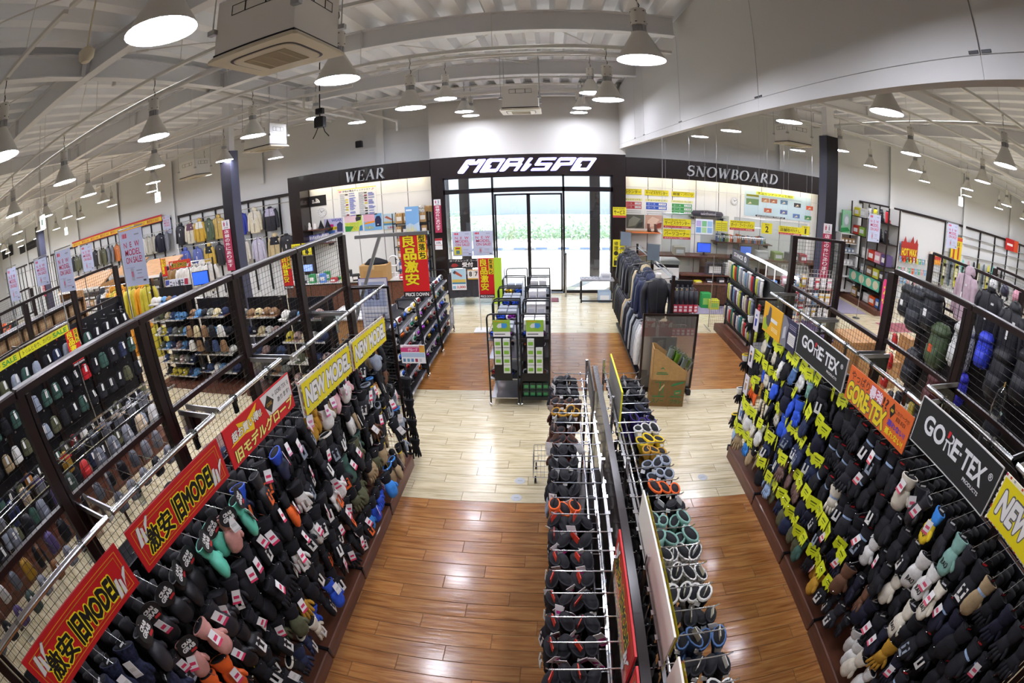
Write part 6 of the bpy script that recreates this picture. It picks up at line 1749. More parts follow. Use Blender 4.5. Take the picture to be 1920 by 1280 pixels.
BC = [('d9d4cc', 'white'), ('5a8fc0', 'blue'), ('c9b23a', 'yellow'), ('8a9a5a', 'green'), ('b0805a', 'tan'), ('3a3a44', 'black'), ('c96a3a', 'orange'), ('7a86a8', 'slate')]
binder_row(-9.35, -8.35, 16.35, 2.12, 'the shelf under the black felt ornaments', 'binders under the clock', [('7a78b0', 'violet'), ('d9d4e0', 'white'), ('5a5aa0', 'indigo')], pr_, .38, 12)
t = thing('wall_shelf', 'lower brown wall shelf holding violet binders', 'shelf', (-8.85, 16.35, 2.1))
ob('board', MB().box(-.6, .6, -.2, .2, -.03, 0).mesh('board', M_WOODP), t)
for a in (-.5, .47):
    ob('bracket', MB().box(a, a + .03, -.18, .2, -.12, -.03).mesh('bracket', M_BLACK), t)
# stock shelf beside the entrance pillar
su = thing('stock_shelf', 'black stock shelf crammed with cartons beside the entrance pillar', 'shelf', (-4.98, 16.3, 0))
for a in (-.66, .66):
    for b in (-.2, .2):
        ob('upright', MB().box(a - .015, a + .015, b - .015, b + .015, 0, 3.0).mesh('upright', M_BLACK), su)
for z in (.4, .85, 1.3, 1.75, 2.2, 2.62):
    ob('shelf_board', MB().box(-.66, .66, -.21, .21, z - .02, z).mesh('shelf_board', M_BLACK), su)
k = 0
for z, n in ((.85, 5), (1.3, 6), (1.75, 5), (2.2, 5), (2.62, 4)):
    for q in range(n):
        w = 1.2 / n
        c, n_ = pr_.choice([('b08a55', 'brown'), ('b08a55', 'brown'), ('d0cfd2', 'white'), ('3b3b40', 'black'), ('5a6a9a', 'blue')])
        if z == 2.62: c, n_ = 'b08a55', 'brown'
        carton((-5.55 + (q + .5) * w, 16.28, z), (round(w * .88, 3), .32, .36 if z > 2.5 else .3), f'{n_} box on the stock shelf by the pillar, {ORD[q]} across, {ORD[k]} shelf up', c, 'e2dccf' if c != 'd0cfd2' else '6a6a72', group='boxes on the stock shelf')
    k += 1
for q in range(3):
    carton((-5.0 + q * .36, 16.28, 2.98), (.3, .3, .2), f'small brown carton topmost on the stock shelf, {ORD[q]} of three', group='boxes on the stock shelf')
for q in range(4):
    t = thing('towel_roll', f'white towel roll stacked on top of the stock shelf, {ORD[q]} of four', 'towel', (-4.6 + .12 * (q % 2), 16.25, 3.03 + .12 * (q // 2) + (.0)), 0, 'white rolls')
    ob('roll', MB().path([(0, -.15, 0), (0, -.1, .0), (0, .15, 0)], .07, 12).mesh('roll', M_FAB, True), t, col='e2ddd2')
    ob('core', MB().tube((0, -.152, 0), (0, -.148, 0), .02, 8).mesh('core', M_CARD), t, col='8a8478')
sign('poster', 'sky blue poster with pale yellow blooms standing in front of the stock shelf', 'poster', (-4.88, 16.083, 2.72), FR_F, .52, .98, '7fb0dc', [Rr(.08, .84, .5, .9, 'e6eef6'), Pp([(0, .3), (.3, .38), (.6, .32), (1, .42), (1, .1), (0, .1)], 'b9cfe2')] +
     [Pp([(x, .05), (x + .08, .05), (x + .06, .05 + h)], 'd8d29a') for x, h in [(pr_.uniform(0, .9), pr_.uniform(.15, .4)) for _ in range(14)]])
def restroom(lb, x, y, z0, z1, w):
    sign('restroom_sign', lb, 'sign', (x, y, (z0 + z1) / 2), FR_F, w, z1 - z0, 'a8284a', [Rr(0, .82, 1, 1, 'dcdada'), Pp([(.22, .88), (.34, .88), (.38, .95), (.18, .95)], 'b03a5a'), Rr(.24, .955, .32, .975, 'b03a5a'), Rr(.62, .88, .72, .95, '3a3a6a'), Rr(.63, .955, .71, .975, '3a3a6a'), T('お手洗', .25, .835, .75, .865, '555555')] +
         [T(c, .22, .74 - k * .083, .78, .805 - k * .083, 'eee6e8', .02) for k, c in enumerate('店舗の外にあります')])
restroom('crimson restroom sign on the entrance pillar beside the glass', -3.85, YF - .03, 2.24, 3.42, .25)
restroom('crimson restroom sign on the dark column before the jacket wall', -9.05, 10.78, 2.3, 3.8, .32)
restroom('crimson restroom sign on the far dark column deep in the wear hall', -23.05, 10.78, 2.4, 4.0, .34)
restroom('pale restroom sign on the dark column on the snowboard side', 7.45, 10.78, 1.9, 3.4, .3)
sign('notice', 'white notice with red head reading 10 on the entrance pillar', 'notice', (-3.88, YF - .03, 1.84), FR_F, .26, .4, 'e6e3e0', [Rr(0, .8, 1, 1, 'b02a30'), T('10%', .2, .5, .8, .72, '2a2a2e', .02), Rr(0, .38, 1, .42, 'b02a30')])
# counters
cn = thing('checkout_counter', 'dark wood checkout counter with a white worktop under the wear fascia', 'counter', (-6.6, 14.3, 0))
ob('body', MB().box(-2.6, 2.5, -.35, .35, 0, 1.0).mesh('body', M_FAS), cn)
ob('worktop', MB().cbox(-2.65, 2.55, -.4, .4, 1.0, 1.04, .01).mesh('worktop', mat('worktop', 'd6d4d0', .25)), cn)
for i in range(5):
    ob('front_panel', MB().box(-2.58 + i * 1.02, -1.58 + i * 1.02, -.36, -.35, .05, .95).mesh('front_panel', M_WOODP), cn)
cn2 = thing('packing_counter', 'low white-topped packing counter behind the far end of the red-sign glove wall', 'counter', (-4.6, 10.6, 0))
ob('body', MB().box(-.9, .9, -.5, .5, 0, .95).mesh('body', M_WOODL), cn2)
ob('worktop', MB().cbox(-1.0, 1.0, -.6, .6, .95, .99, .01).mesh('worktop', MATS['worktop']), cn2)
ob('drawer', MB().box(-.8, .8, -.51, -.5, .55, .9).mesh('drawer', M_WOODL), cn2)
carton((-5.6, 13.9, 1.04), (.95, .5, .55), 'large brown carton with black cloth over it on the checkout counter', pc='a8824e')
t = thing('ring_light', 'white ring lamp on the checkout counter', 'lamp', (-5.05, 14.2, 1.04))
ob('ring', MB().path([(.17 * math.cos(2 * PI * k / 20), 0, .55 + .17 * math.sin(2 * PI * k / 20)) for k in range(21)], .03, 8).mesh('ring', M_WHITE, True), t)
ob('stem', MB().tube((0, 0, 0), (0, 0, .38), .015, 8).lathe([(.1, 0), (.1, .02), (.0005, .02)], 14).mesh('stem', M_WHITE), t)
t = thing('cloth_heap', 'crumpled black cloth lying over the large carton', 'cloth', (-5.55, 13.9, 1.59))
ob('cloth', MB().loft([(0, 0, 0, .42, .24), (.02, .0, .08, .36, .2), (-.06, .03, .16, .2, .12), (-.08, .03, .2, .06, .05)], 14).mesh('cloth', M_FAB, True), t, col='1b1b20')
def monitor(x, y, z, lb, rz=0., sc='2a56d8', w=.42):
    t = thing('monitor', lb, 'monitor', (x, y, z), rz)
    ob('bezel', MB().cbox(-w / 2, w / 2, -.02, .02, .1, .1 + w * .66, .008).mesh('bezel', M_BLACK), t)
    ob('screen', MB().box(-w / 2 + .02, w / 2 - .02, -.022, -.02, .12, .08 + w * .66).mesh('screen', mat('screen_' + sc, sc, .3, emit=1.1)), t)
    ob('stand', MB().box(-.03, .03, -.01, .03, .0, .12).box(-.12, .12, -.08, .08, 0, .012).mesh('stand', M_BLACK), t)
monitor(-8.3, 14.2, 1.3, 'small lit till monitor seen through the mesh on the checkout counter', sc='7f96d8')
monitor(5.58, 16.1, 1.4, 'lit blue monitor on the service desk shelf, beside the printers', .0, w=.55)
monitor(7.3, 16.1, 1.4, 'second lit blue monitor on the service desk, toward the dark column', .0, sc='3f5fb0', w=.5)
monitor(-9.6, 9.9, 2.05, 'bright blue tablet screen by the dark column above the hat tables', .2, w=.6)
# small goods on the counters
sm = [(-6.6, 13.98, 'stack of white receipt trays', 'e4e2de', (.3, .25, .12)), (-7.2, 14.1, 'black card reader', '2a2a2e', (.16, .2, .1)), (-4.5, 14.05, 'yellow and blue leaflet box', 'd2c04a', (.26, .2, .22)), (-6.1, 14.2, 'white tissue box', 'e8e8ea', (.24, .14, .1)),
      (-7.7, 14.05, 'green tape dispenser', '2f8a4a', (.2, .1, .12)), (-5.1, 10.4, 'white cash box', 'e6e4e0', (.36, .3, .14)), (-4.2, 10.5, 'blue film box', '5f8fd8', (.5, .2, .16)), (-4.9, 10.9, 'grey till drawer', '8a8c94', (.44, .4, .12)), (-4.4, 10.95, 'yellow price card box', 'e3d01e', (.3, .1, .22))]
for k, (x, y, lb, c, s_) in enumerate(sm):
    carton((x, y, 1.04 if y > 12 else .99), s_, lb + (' on the checkout counter' if y > 12 else ' on the packing counter'), c, 'f0f0f0', name='counter_box')
for k in range(6):
    t = thing('film_roll', f'rolled blue plastic film standing on the packing counter, {ORD[k]} of six', 'roll', (-3.8 + .05 * (k % 3), 10.3 + .12 * k, 1.03), 0, 'film rolls on the packing counter')
    ob('roll', MB().tube((0, 0, 0), (.25, .1, .08), .04, 10).mesh('roll', M_PLAS), t, col=('6f9ad8', 'dfe6ee')[k % 2])
    ob('core', MB().tube((.25, .1, .08), (.252, .101, .0806), .015, 8).mesh('core', M_CARD), t, col='9a8a6a')

# ================================================================== SNOWBOARD PAVILION
def yellow(lb, x0, x1, z0, z1, y, txt, sub=None, top='SNOW BOARD BOOTS', foot='a8323a', nm='service_sign'):
    it = [T(top, .04, .78, .8, .94, '3a3612', .01), T(txt, .05, .36 if foot else .2, .95, .74, '2a260c', .02)]
    if foot: it += [Rr(0, 0, 1, .24, foot), T(sub or 'チューン・パーツ・修理相談', .06, .05, .92, .19, 'f0dcd0', .0)]
    return sign(nm, lb, 'sign', ((x0 + x1) / 2, y, (z0 + z1) / 2), FR_F, x1 - x0, z1 - z0, 'd9cb1a', it)
yellow('yellow service counter sign under the snowboard fascia, partly behind the entrance pillar', 2.62, 3.28, 3.46, 3.66, 16.54, 'カウンター', foot=None)
yellow('yellow service counter sign under the snowboard fascia, between two other yellow signs', 3.39, 4.28, 3.45, 3.65, 16.54, 'サービスカウンター', foot=None)
yellow('yellow repair and parts sign under the snowboard fascia, next to bare white panels', 4.4, 5.27, 3.46, 3.64, 16.54, '修理・パーツ', foot=None)
for x0, x1, c, t_, nm in ((2.62, 3.3, 'c23a3a', 'ホットワックス', 'red'), (3.41, 4.25, '2f58b8', 'チューンナップ', 'blue'), (4.38, 5.22, '3a9a4a', 'クリスタルコーティング', 'green')):
    it = [Rr(0, .84, 1, 1, 'e6e29a'), T(t_, .1, .87, .9, .97, '4a4a3a', .01)]
    for k in range(2 if c != '3a9a4a' else 3):
        a = .56 - k * .24
        it += [Rr(.04, a, .96, a + .22, c), T('コース', .1, a + .06, .45, a + .16, 'e6e6ea', .0), Rr(.6, a + .05, .92, a + .18, 'f0efec'), T('3,300', .64, a + .07, .88, a + .16, '444444', .0)]
    it += stripes(.06, .04, .94, .28 if c != '3a9a4a' else .06, 2, 'b9b9b4', .4)
    sign('price_board', f'white price board with {nm} rows on the snowboard back wall', 'sign', ((x0 + x1) / 2, 16.54, 3.04), FR_F, x1 - x0, .56, 'efeee8', it)
yellow('yellow service counter sign hung on clear holder, above the parts corner sign', 3.6, 4.53, 2.53, 2.83, 14.5, 'サービスカウンター')
yellow('yellow parts corner sign hung on clear holder, below the service counter sign', 3.6, 4.53, 2.17, 2.49, 14.5, 'パーツコーナー', '必ずスタッフにご相談下さい')
yellow('yellow board, boots and binding sign hung over the service desk', 5.92, 6.86, 2.58, 2.9, 14.5, 'ボード・ブーツ・バイン')
yellow('yellow sign with dark heading hung over the desk before the column', 7.85, 8.82, 2.57, 2.86, 14.5, '店舗取付けし')
sign('number_sign', 'yellow card with large 2 hung over the service desk', 'sign', (7.36, 14.5, 2.72), FR_F, .42, .36, 'd9cb1a', [T('2', .34, .12, .66, .72, '2a260c', .03), T('受付', .3, .78, .7, .92, '2a260c')])
sign('number_sign', 'yellow card with large 1 hung over the service desk by the column', 'sign', (9.0, 14.5, 2.78), FR_F, .36, .32, 'd9cb1a', [T('1', .4, .12, .6, .72, '2a260c', .03), T('受付', .3, .78, .7, .92, '2a260c')])
sign('price_board', 'white and blue chart board hung over the service desk', 'sign', (5.0, 14.5, 2.62), FR_F, .62, .5, 'e3e6ee', [Rr(.04 + .32 * (k % 3), .1 + .42 * (k // 3), .32 + .32 * (k % 3), .46 + .42 * (k // 3), ('6a9ad0', 'a9d09a', '8ab0d8', 'b9a9d8', '7fbf8a', '9ac0e0')[k]) for k in range(6)])
sign('price_board', 'pair of yellow price cards hung beside the chart board', 'sign', (5.62, 14.5, 2.68), FR_F, .44, .34, 'd9cf2a', [Rr(.48, 0, .52, 1, '8a8a3a')] + stripes(.06, .12, .44, .9, 4, '8a862a', .3) + stripes(.56, .12, .94, .9, 4, '8a862a', .3))
ph = []
for k, (x, y, c) in enumerate(((.02, .45, '6a8a5a'), (.24, .6, 'b8805a'), (.36, .6, 'a0604a'), (.52, .6, '5a7a9a'), (.73, .55, '3a3a3e'), (.93, .5, 'd8562a'), (.28, .2, 'b8583a'), (.52, .2, '5a6aa0'), (.72, .1, '5a7ab0'), (.91, .08, '3f8a4a'))):
    ph += [Rr(x, y, x + (.18 if k == 0 else .11), y + (.24 if k == 0 else .17), c), Pp([(x + .02, y + .02), (x + .08, y + .05), (x + .06, y + .12)], 'd9c8a8')]
sign('info_panel', 'pale blue tune-up panel with yellow title and small photos, beside the dark column', 'sign', (8.9, 16.54, 3.42), FR_F, 3.1, .96, 'c3d8de', ph + [Rr(.16, .88, .72, 1.0, 'd9e03a'), T('チューンナップって何??', .18, .895, .7, .985, '2a2a1e', .02), Rr(.02, .78, .2, .86, '8a8a2a'), Rr(.16, .0, .6, .07, '2c2c30'), T('SNOWBOARD TUNE UP', .18, .012, .58, .058, 'e8e8e8')] + stripes(.24, .8, .85, .86, 2, '8fa6ae', .3))
sign('pillar_sign', 'yellow service sign on the entrance pillar on the snowboard side, upper one', 'sign', (2.36, YF - .03, 2.86), FR_F, .46, .36, 'd9cb1a', [T('SNOW BOARD', .05, .78, .9, .94, '3a3612', .01), T('サービス', .08, .32, .9, .72, '2a260c', .03), Rr(0, 0, 1, .2, 'b03a3a')])
sign('pillar_sign', 'tall yellow service banner low on the entrance pillar, behind the apparel rack', 'sign', (2.36, YF - .03, 1.44), FR_F, .44, .95, 'd9cb1a', [T(c, .1, .78 - k * .18, .42, .93 - k * .18, '2a260c', .02) for k, c in enumerate('修理・パーツ'[:5])] + [T(c, .58, .78 - k * .18, .9, .93 - k * .18, '2a260c', .02) for k, c in enumerate('お持込み')])
sb = thing('snowboard_bag', 'dark padded snowboard bag lying on the shelf above the service desk', 'bag', (5.75, 16.35, 2.9))
ob('bag', MB().path([(-.62, 0, .0), (-.56, 0, .0), (0, 0, .02), (.56, 0, .0), (.62, 0, 0)], .1, 12, rr=[.05, .1, .11, .1, .05]).mesh('bag', M_SOFT, True), sb, col='3a3540')
txt_part('northwave', .6, .1, Matrix.Translation((0, -.115, .01)) @ FR_F.to_4x4(), sb, 'c9c4cc')
t = thing('wall_shelf', 'brown shelf with binders on the snowboard back wall', 'shelf', (7.2, 16.35, 1.92))
ob('board', MB().box(-1.2, 1.3, -.2, .2, -.03, 0).mesh('board', M_WOODP), t)
for a in (-1.1, 1.07):
    ob('bracket', MB().box(a, a + .03, -.18, .2, -.14, -.03).mesh('bracket', M_BLACK), t)
binder_row(6.15, 8.3, 16.35, 1.92, 'the snowboard service shelf', 'binders on the snowboard shelf', BC, pr_, .3, 30)
t = thing('wall_shelf', 'orange-edged shelf in front of brown leather pictures by the entrance pillar', 'shelf', (3.2, 16.3, 2.16))
ob('board', MB().box(-.6, .7, -.25, .25, -.03, 0).mesh('board', M_WOODL), t)
ob('edge_strip', MB().box(-.6, .7, -.26, -.25, -.04, .01).mesh('edge_strip', M_CARD), t, col='d9743a')
for k, (x, c, lb) in enumerate(((3.05, '5a5a4e', 'dark green photo panel of a rider behind the orange-edged shelf'), (3.75, 'c9a08a', 'skin-toned photo panel behind the orange-edged shelf'))):
    sign('photo_print', lb, 'picture', (x, 16.54, 2.48), FR_F, .66, .5, c, [Pp([(.1, .1), (.5, .2), (.8, .7), (.4, .9), (.15, .6)], ('8a8a7a', 'e2c4ae')[k]), Pp([(.5, .0), (.9, .1), (.95, .5), (.7, .4)], ('3a3a34', '8a3a2a')[k])])
for k in range(2):
    t = thing('boot_liner', f'brown boot shape on the orange-edged shelf, {"inner" if k else "outer"} one', 'boot', (3.5 + k * .25, 16.2, 2.16), .3)
    ob('shaft', MB().loft([(0, 0, .0, .05, .1), (0, .0, .08, .05, .1), (0, .05, .16, .045, .05), (0, .06, .28, .05, .055)], 10).mesh('shaft', M_SOFT, True), t, col='5a3322')
    ob('sole', MB().box(-.05, .05, -.12, .1, -.0, .02).mesh('sole', M_BLACK), t)
sd = thing('service_desk', 'long brown wooden service desk under the snowboard fascia', 'counter', (6.9, 14.7, 0))
ob('body', MB().box(-2.6, 3.6, -.3, .3, 0, .72).mesh('body', M_FAS), sd)
for i in range(5):
    ob('front_panel', MB().box(-2.58 + i * 1.24, -1.37 + i * 1.24, -.315, -.3, .04, .7).mesh('front_panel', M_WOODP), sd)
ob('worktop', MB().cbox(-2.65, 3.65, -.42, .36, .72, .76, .01).mesh('worktop', M_WOODP), sd)
ob('upper_ledge', MB().box(-2.6, 3.6, -.1, .3, .95, .99).box(-2.6, 3.6, .26, .3, .76, .95).mesh('upper_ledge', M_WOODP), sd)
bd = thing('wall_desk', 'brown back desk along the snowboard wall carrying monitors and boxes', 'desk', (6.8, 16.2, 0))
ob('desk_top', MB().box(-3.9, 4.0, -.4, .35, 1.34, 1.4).mesh('desk_top', M_WOODP), bd)
for a in (-3.8, -1.2, 1.4, 3.9):
    ob('leg', MB().box(a - .03, a + .03, -.35, .3, 0, 1.34).mesh('leg', M_WOODP), bd)
pt = thing('copier', 'white office copier beside the service desk behind the packed gloves', 'printer', (3.85, 14.9, 0))
ob('cabinet', MB().cbox(-.38, .38, -.3, .3, 0, 1.2, .02).mesh('cabinet', M_CARD), pt, col='d4d2ce')
ob('scanner_lid', MB().cbox(-.4, .4, -.32, .32, 1.32, 1.46, .03).mesh('scanner_lid', M_CARD), pt, col='e6e4e0')
ob('paper_tray', MB().box(-.34, .34, -.31, -.3, .2, .5).box(-.34, .34, -.31, -.3, .55, .85).mesh('paper_tray', M_CARD), pt, col='b9b7b4')
ob('output_gap', MB().box(-.36, .36, -.28, .28, 1.2, 1.32).mesh('output_gap', M_BLACK), pt)
for k, (x, z, lb) in enumerate(((5.55, .99, 'grey laser printer on the service desk under the blue monitor'), (6.15, .99, 'white label printer on the service desk beside the laser printer'))):
    t = thing('printer', lb, 'printer', (x, 14.85, z))
    ob('body', MB().cbox(-.28 + k * .08, .28 - k * .08, -.16, .16, 0, .38 + .02 * k, .02).mesh('body', M_CARD), t, col='dad8d4' if k else '4a4a50')
    ob('front_panel', MB().box(-.22 + k * .06, .22 - k * .06, -.166, -.16, .06, .3).mesh('front_panel', M_CARD), t, col='efeeea')
    ob('button_row', MB().box(-.1, .1, -.168, -.166, .32, .34).mesh('button_row', M_INK), t, col='8a8a94')
for k, (x, w, c, n_) in enumerate(((8.0, .5, 'd9d7d4', 'white'), (8.7, .4, '8fa85a', 'green-topped'), (9.4, .5, '6a6a72', 'grey'), (4.6, .4, 'b9b0a0', 'beige'), (9.9, .3, 'b03a4a', 'red'))):
    carton((x, 16.1, 1.4), (w, .4, .3), f'{n_} box on the back desk of the snowboard counter', c, 'f0f0ee')
for k, (x, y, c, n_, h) in enumerate(((5.1, 14.2, '2f9a4e', 'green', .5), (5.35, 14.05, 'c9c83a', 'yellow printed', .32))):
    carton((x, y, 0), (.34, .26, h), f'{n_} bin standing on the lilac mat before the service desk', c, '8fbf5a', name='floor_bin')
lm_ = thing('floor_mat', 'lilac grey floor mat before the service desk', 'mat', (5.7, 13.9, .002))
ob('pile', MB().box(-1.5, 1.5, -.45, .45, 0, .008).mesh('pile', M_FAB), lm_, col='8f8798')
ob('hem', MB().box(-1.52, 1.52, -.47, -.45, 0, .007).box(-1.52, 1.52, .45, .47, 0, .007).mesh('hem', M_FAB), lm_, col='6f6a7a')
ch = thing('office_chair', 'black high-backed office chair behind the sock rack', 'chair', (6.35, 13.9, 0))
ob('seat', MB().cbox(-.24, .24, -.24, .24, .5, .6, .03).mesh('seat', M_SOFT), ch, col='1b1b20')
ob('backrest', MB().cbox(-.22, .22, .18, .28, .65, 1.5, .03).mesh('backrest', M_SOFT), ch, col='1b1b20')
ob('gas_lift', MB().tube((0, 0, .1), (0, 0, .5), .03, 8).mesh('gas_lift', M_BLACK), ch)
for k in range(5):
    a = 2 * PI * k / 5
    ob('leg', MB().tube((0, 0, .12), (.28 * math.cos(a), .28 * math.sin(a), .06), .02, 6).mesh('leg', M_BLACK), ch)
# acrylic screens hung over the service desk
for k, x in enumerate((4.06, 5.4, 6.6, 7.6, 8.6)):
    t = thing('counter_screen', f'clear hanging screen over the service desk, {ORD[k]} from the entrance pillar', 'screen', (x, 14.56, 2.05))
    ob('sheet', MB().box(-.5, .5, -.003, .003, -.75, .95).mesh('sheet', M_ACRYL), t)
    ob('cord', MB().tube((-.4, 0, .95), (-.4, 0, DECK - 2.05), .003, 4).tube((.4, 0, .95), (.4, 0, DECK - 2.05), .003, 4).mesh('cord', M_STEEL), t)
    ob('top_bar', MB().tube((-.5, 0, .95), (.5, 0, .95), .01, 6).mesh('top_bar', M_STEEL), t)

# loose clutter on the counters
for k in range(22):
    x, y = -8.9 + (k % 11) * .42, 14.0 + .35 * (k // 11)
    if -6.2 < x < -4.9 and k < 11: continue
    c, n_ = pr_.choice([('e4e2de', 'white'), ('2a2a2e', 'black'), ('d8cf2a', 'yellow'), ('5f8fd8', 'blue'), ('c23a44', 'red'), ('b9b4aa', 'grey'), ('3f9a5a', 'green')])
    carton((x, y, 1.04), (.22, .18, pr_.choice((.08, .14, .22, .3))), f'small {n_} box on the checkout counter, {ORD[k % 11]} along, {"front" if k < 11 else "inner"} row', c, 'f4f2ee', pr_.uniform(-.3, .3), 'small boxes on the checkout counter', 'counter_box')
for k in range(14):
    x = 4.9 + k * .42
    c, n_ = pr_.choice([('e4e2de', 'white'), ('2a2a2e', 'black'), ('d8cf2a', 'yellow'), ('5f8fd8', 'blue'), ('c23a44', 'red'), ('b9b4aa', 'grey'), ('8a6a4a', 'brown')])
    carton((x, 14.55, .76), (.24, .18, pr_.choice((.05, .1, .16))), f'small {n_} box on the service desk top, {ORD[k]} from the copier', c, 'f4f2ee', pr_.uniform(-.3, .3), 'small boxes on the service desk', 'counter_box')
t = thing('hanging_price_card', 'pair of yellow yen price cards standing over the wear counter near the pavilion pillar', 'sign', (-8.4, 14.2, 2.0))
for s in (-.32, .12):
    p = D.objects.new('price_card', None)
    p.parent = t
    p.matrix_basis = Matrix.Translation((s, 0, .2)) @ FR_F.to_4x4()
    COL.objects.link(p)
    ob('card', MB().box(-.19, .19, -.22, .22, -.005, .005).mesh('card', M_CARD), p, col='e3d41c')
    prints(p, .38, .44, .005, [T('お会計', .1, .66, .9, .9, '2a2a1e', .02), T('¥', .3, .1, .7, .58, '2a2a1e', .04)])
ob('stand', MB().tube((-.1, 0, -.96), (-.1, 0, .0), .012, 6).box(-.4, .35, -.02, .02, -.03, .0).mesh('stand', M_STEEL), t)

hf = thing('sign_hanger', 'thin steel hanging frame over the service desk carrying the yellow signs', 'sign stand', (6.4, 14.518, 0))
for z in (2.35, 2.7):
    ob('cross_tube', MB().tube((-2.9, 0, z), (2.85, 0, z), .01, 6).mesh('cross_tube', M_STEEL), hf)
for x in (-2.85, -1.0, .9, 2.8):
    ob('drop_rod', MB().tube((x, 0, 2.34), (x, 0, DECK + .2), .005, 5).mesh('drop_rod', M_STEEL), hf)
m_ = D.objects['monitor.003']
ob('floor_pole', MB().tube((0, .01, -2.05), (0, .01, .02), .025, 8).lathe([(.2, -2.05), (.2, -2.02), (.0005, -2.02)], 14).mesh('floor_pole', M_BLACK), m_)

t = thing('wall_shelf', 'thin steel shelf carrying the padded snowboard bag on the snowboard back wall', 'shelf', (5.75, 16.36, 2.795))
ob('board', MB().box(-.7, .7, -.18, .19, -.02, 0).mesh('board', M_STEEL), t)
for a in (-.6, .57):
    ob('bracket', MB().box(a, a + .03, -.15, .19, -.1, -.02).mesh('bracket', M_BLACK), t)
# ================================================================== WEAR HALL (beyond the red-sign gondola)
lr = random.Random(33)
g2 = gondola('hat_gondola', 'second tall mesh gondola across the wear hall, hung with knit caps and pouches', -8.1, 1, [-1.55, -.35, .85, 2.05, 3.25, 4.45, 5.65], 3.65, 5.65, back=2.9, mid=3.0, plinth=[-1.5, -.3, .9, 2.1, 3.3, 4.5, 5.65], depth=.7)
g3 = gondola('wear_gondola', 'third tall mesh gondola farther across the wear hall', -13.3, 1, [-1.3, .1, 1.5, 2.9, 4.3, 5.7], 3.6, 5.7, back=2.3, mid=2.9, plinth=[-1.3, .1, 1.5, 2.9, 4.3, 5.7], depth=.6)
for k in range(3):
    a = .3 + k * 1.22
    sign('strip_sign', f'yellow strip sign with small green writing on the hat gondola, {ORD[k]} from the camera', 'sign', (-7.62, a + .6, 2.95), FR_L, 1.2, .12, 'dcd61e', [T('トリムとモウ、カバン', .05, .25, .62, .8, '4a5a12', .02), T('SALE', .66, .2, .94, .85, '3f9a3a', .03)])
    # the rail that carries it
    ob('sign_rail', MB().tube((.48, a, 3.05), (.48, a + 1.2, 3.05), .018, 8).mesh('sign_rail', M_CHROME), g2)
    ob('rail_bracket', MB().box(0, .48, a + .02, a + .03, 3.03, 3.07).mesh('rail_bracket', M_STEEL), g2)
BEAN = {}
for nm, mt in (('', M_FAB), ('p', M_PRINT)):
    BEAN['crown' + nm] = MB().loft([(0, 0, -.06, .03, .03), (0, 0, -.075, .05, .07), (0, 0, -.14, .06, .095), (0, 0, -.24, .06, .105), (0, 0, -.26, .058, .104)], 12).mesh('crown', mt, True)
BEAN['cuff'] = MB().loft([(0, 0, -.235, .066, .112), (0, 0, -.245, .07, .115), (0, 0, -.31, .07, .115), (0, 0, -.32, .064, .11)], 12, cap0=False).mesh('turned_cuff', M_FAB, True)
BEAN['tag'] = MB().box(-.002, .002, -.025, .025, -.13, .0).mesh('hang_tag', M_CARD)
BEAN['pouch'] = MB().loft([(0, 0, -.04, .03, .06), (0, 0, -.08, .055, .09), (0, 0, -.2, .07, .12), (0, 0, -.36, .075, .125), (0, 0, -.4, .05, .11)], 12, pw=3).mesh('pouch', M_SOFT, True)
BEAN['pocket'] = MB().loft([(.05, 0, -.2, .03, .09), (.055, 0, -.22, .035, .095), (.055, 0, -.34, .035, .095), (.05, 0, -.36, .03, .09)], 10, pw=3.5).mesh('pocket', M_SOFT, True)
BEAN['loop'] = MB().path([(0, -.03, -.04), (0, -.02, .01), (0, .02, .01), (0, .03, -.04)], .006, 5).mesh('carry_loop', M_FAB)
def beanie(loc, rz, col, lb, group, tg=True, pr=''):
    r = thing('knit_cap', lb, 'hat', loc, rz, group)
    ob('crown', BEAN['crown' + pr], r, col=col)
    ob('turned_cuff', BEAN['cuff'], r, col=col)
    if tg: ob('hang_tag', BEAN['tag'], r, loc=(.07, lr.uniform(-.03, .03), -.06), rot=(lr.uniform(-.2, .2), -.1, lr.uniform(-.3, .3)), col='e4e2de')
    return r
def pouch(loc, rz, col, lb, group, tg=True, sc=1., name='pouch_bag'):
    r = thing(name, lb, 'bag', M=Matrix.Translation(loc) @ Matrix.Rotation(rz, 4, 'Z') @ Matrix.Scale(sc, 4), group=group)
    ob('pouch', BEAN['pouch'], r, col=col)
    ob('pocket', BEAN['pocket'], r, col=col)
    ob('carry_loop', BEAN['loop'], r, col='1b1b20')
    if tg: ob('hang_tag', BEAN['tag'], r, loc=(.1, lr.uniform(-.04, .04), -.08), col='e4e2de')
    return r
LC = [(K, 'black'), (K, 'black'), (K, 'black'), (CH, 'charcoal'), (NV, 'navy'), (OL, 'olive'), (FG, 'forest green'), (GY, 'grey')]
for row, z in enumerate((2.78, 2.3, 1.82, 1.34, .86)):
    for k in range(21):
        y = .15 + k * .262
        c, n_ = lr.choice(LC)
        if (row, k) == (1, 15): c, n_ = 'c8202a', 'bright red'
        if row == 2 and k in (6, 7): c, n_ = (TN, 'tan') if k == 6 else (WH, 'white')
        if row == 3 and k in (12, 13): c, n_ = (DR, 'brick red') if k == 12 else (WH, 'white')
        if row == 3 and k in (7, 1): c, n_ = ('b0743a', 'rust brown')
        if row == 4 and k in (17, 10): c, n_ = ('8a5a34', 'brown')
        beanie((-7.72 + lr.uniform(-.04, .04), y, z), lr.uniform(-.3, .3), c, f'{n_} knit cap, {ORD[row]} row down, {ORD[k]} from the camera end of the hat gondola', 'knit caps on the hat gondola', lr.random() < .75)
        ob('hook', HOOK_P, g2, loc=(.01, y, z + .012))
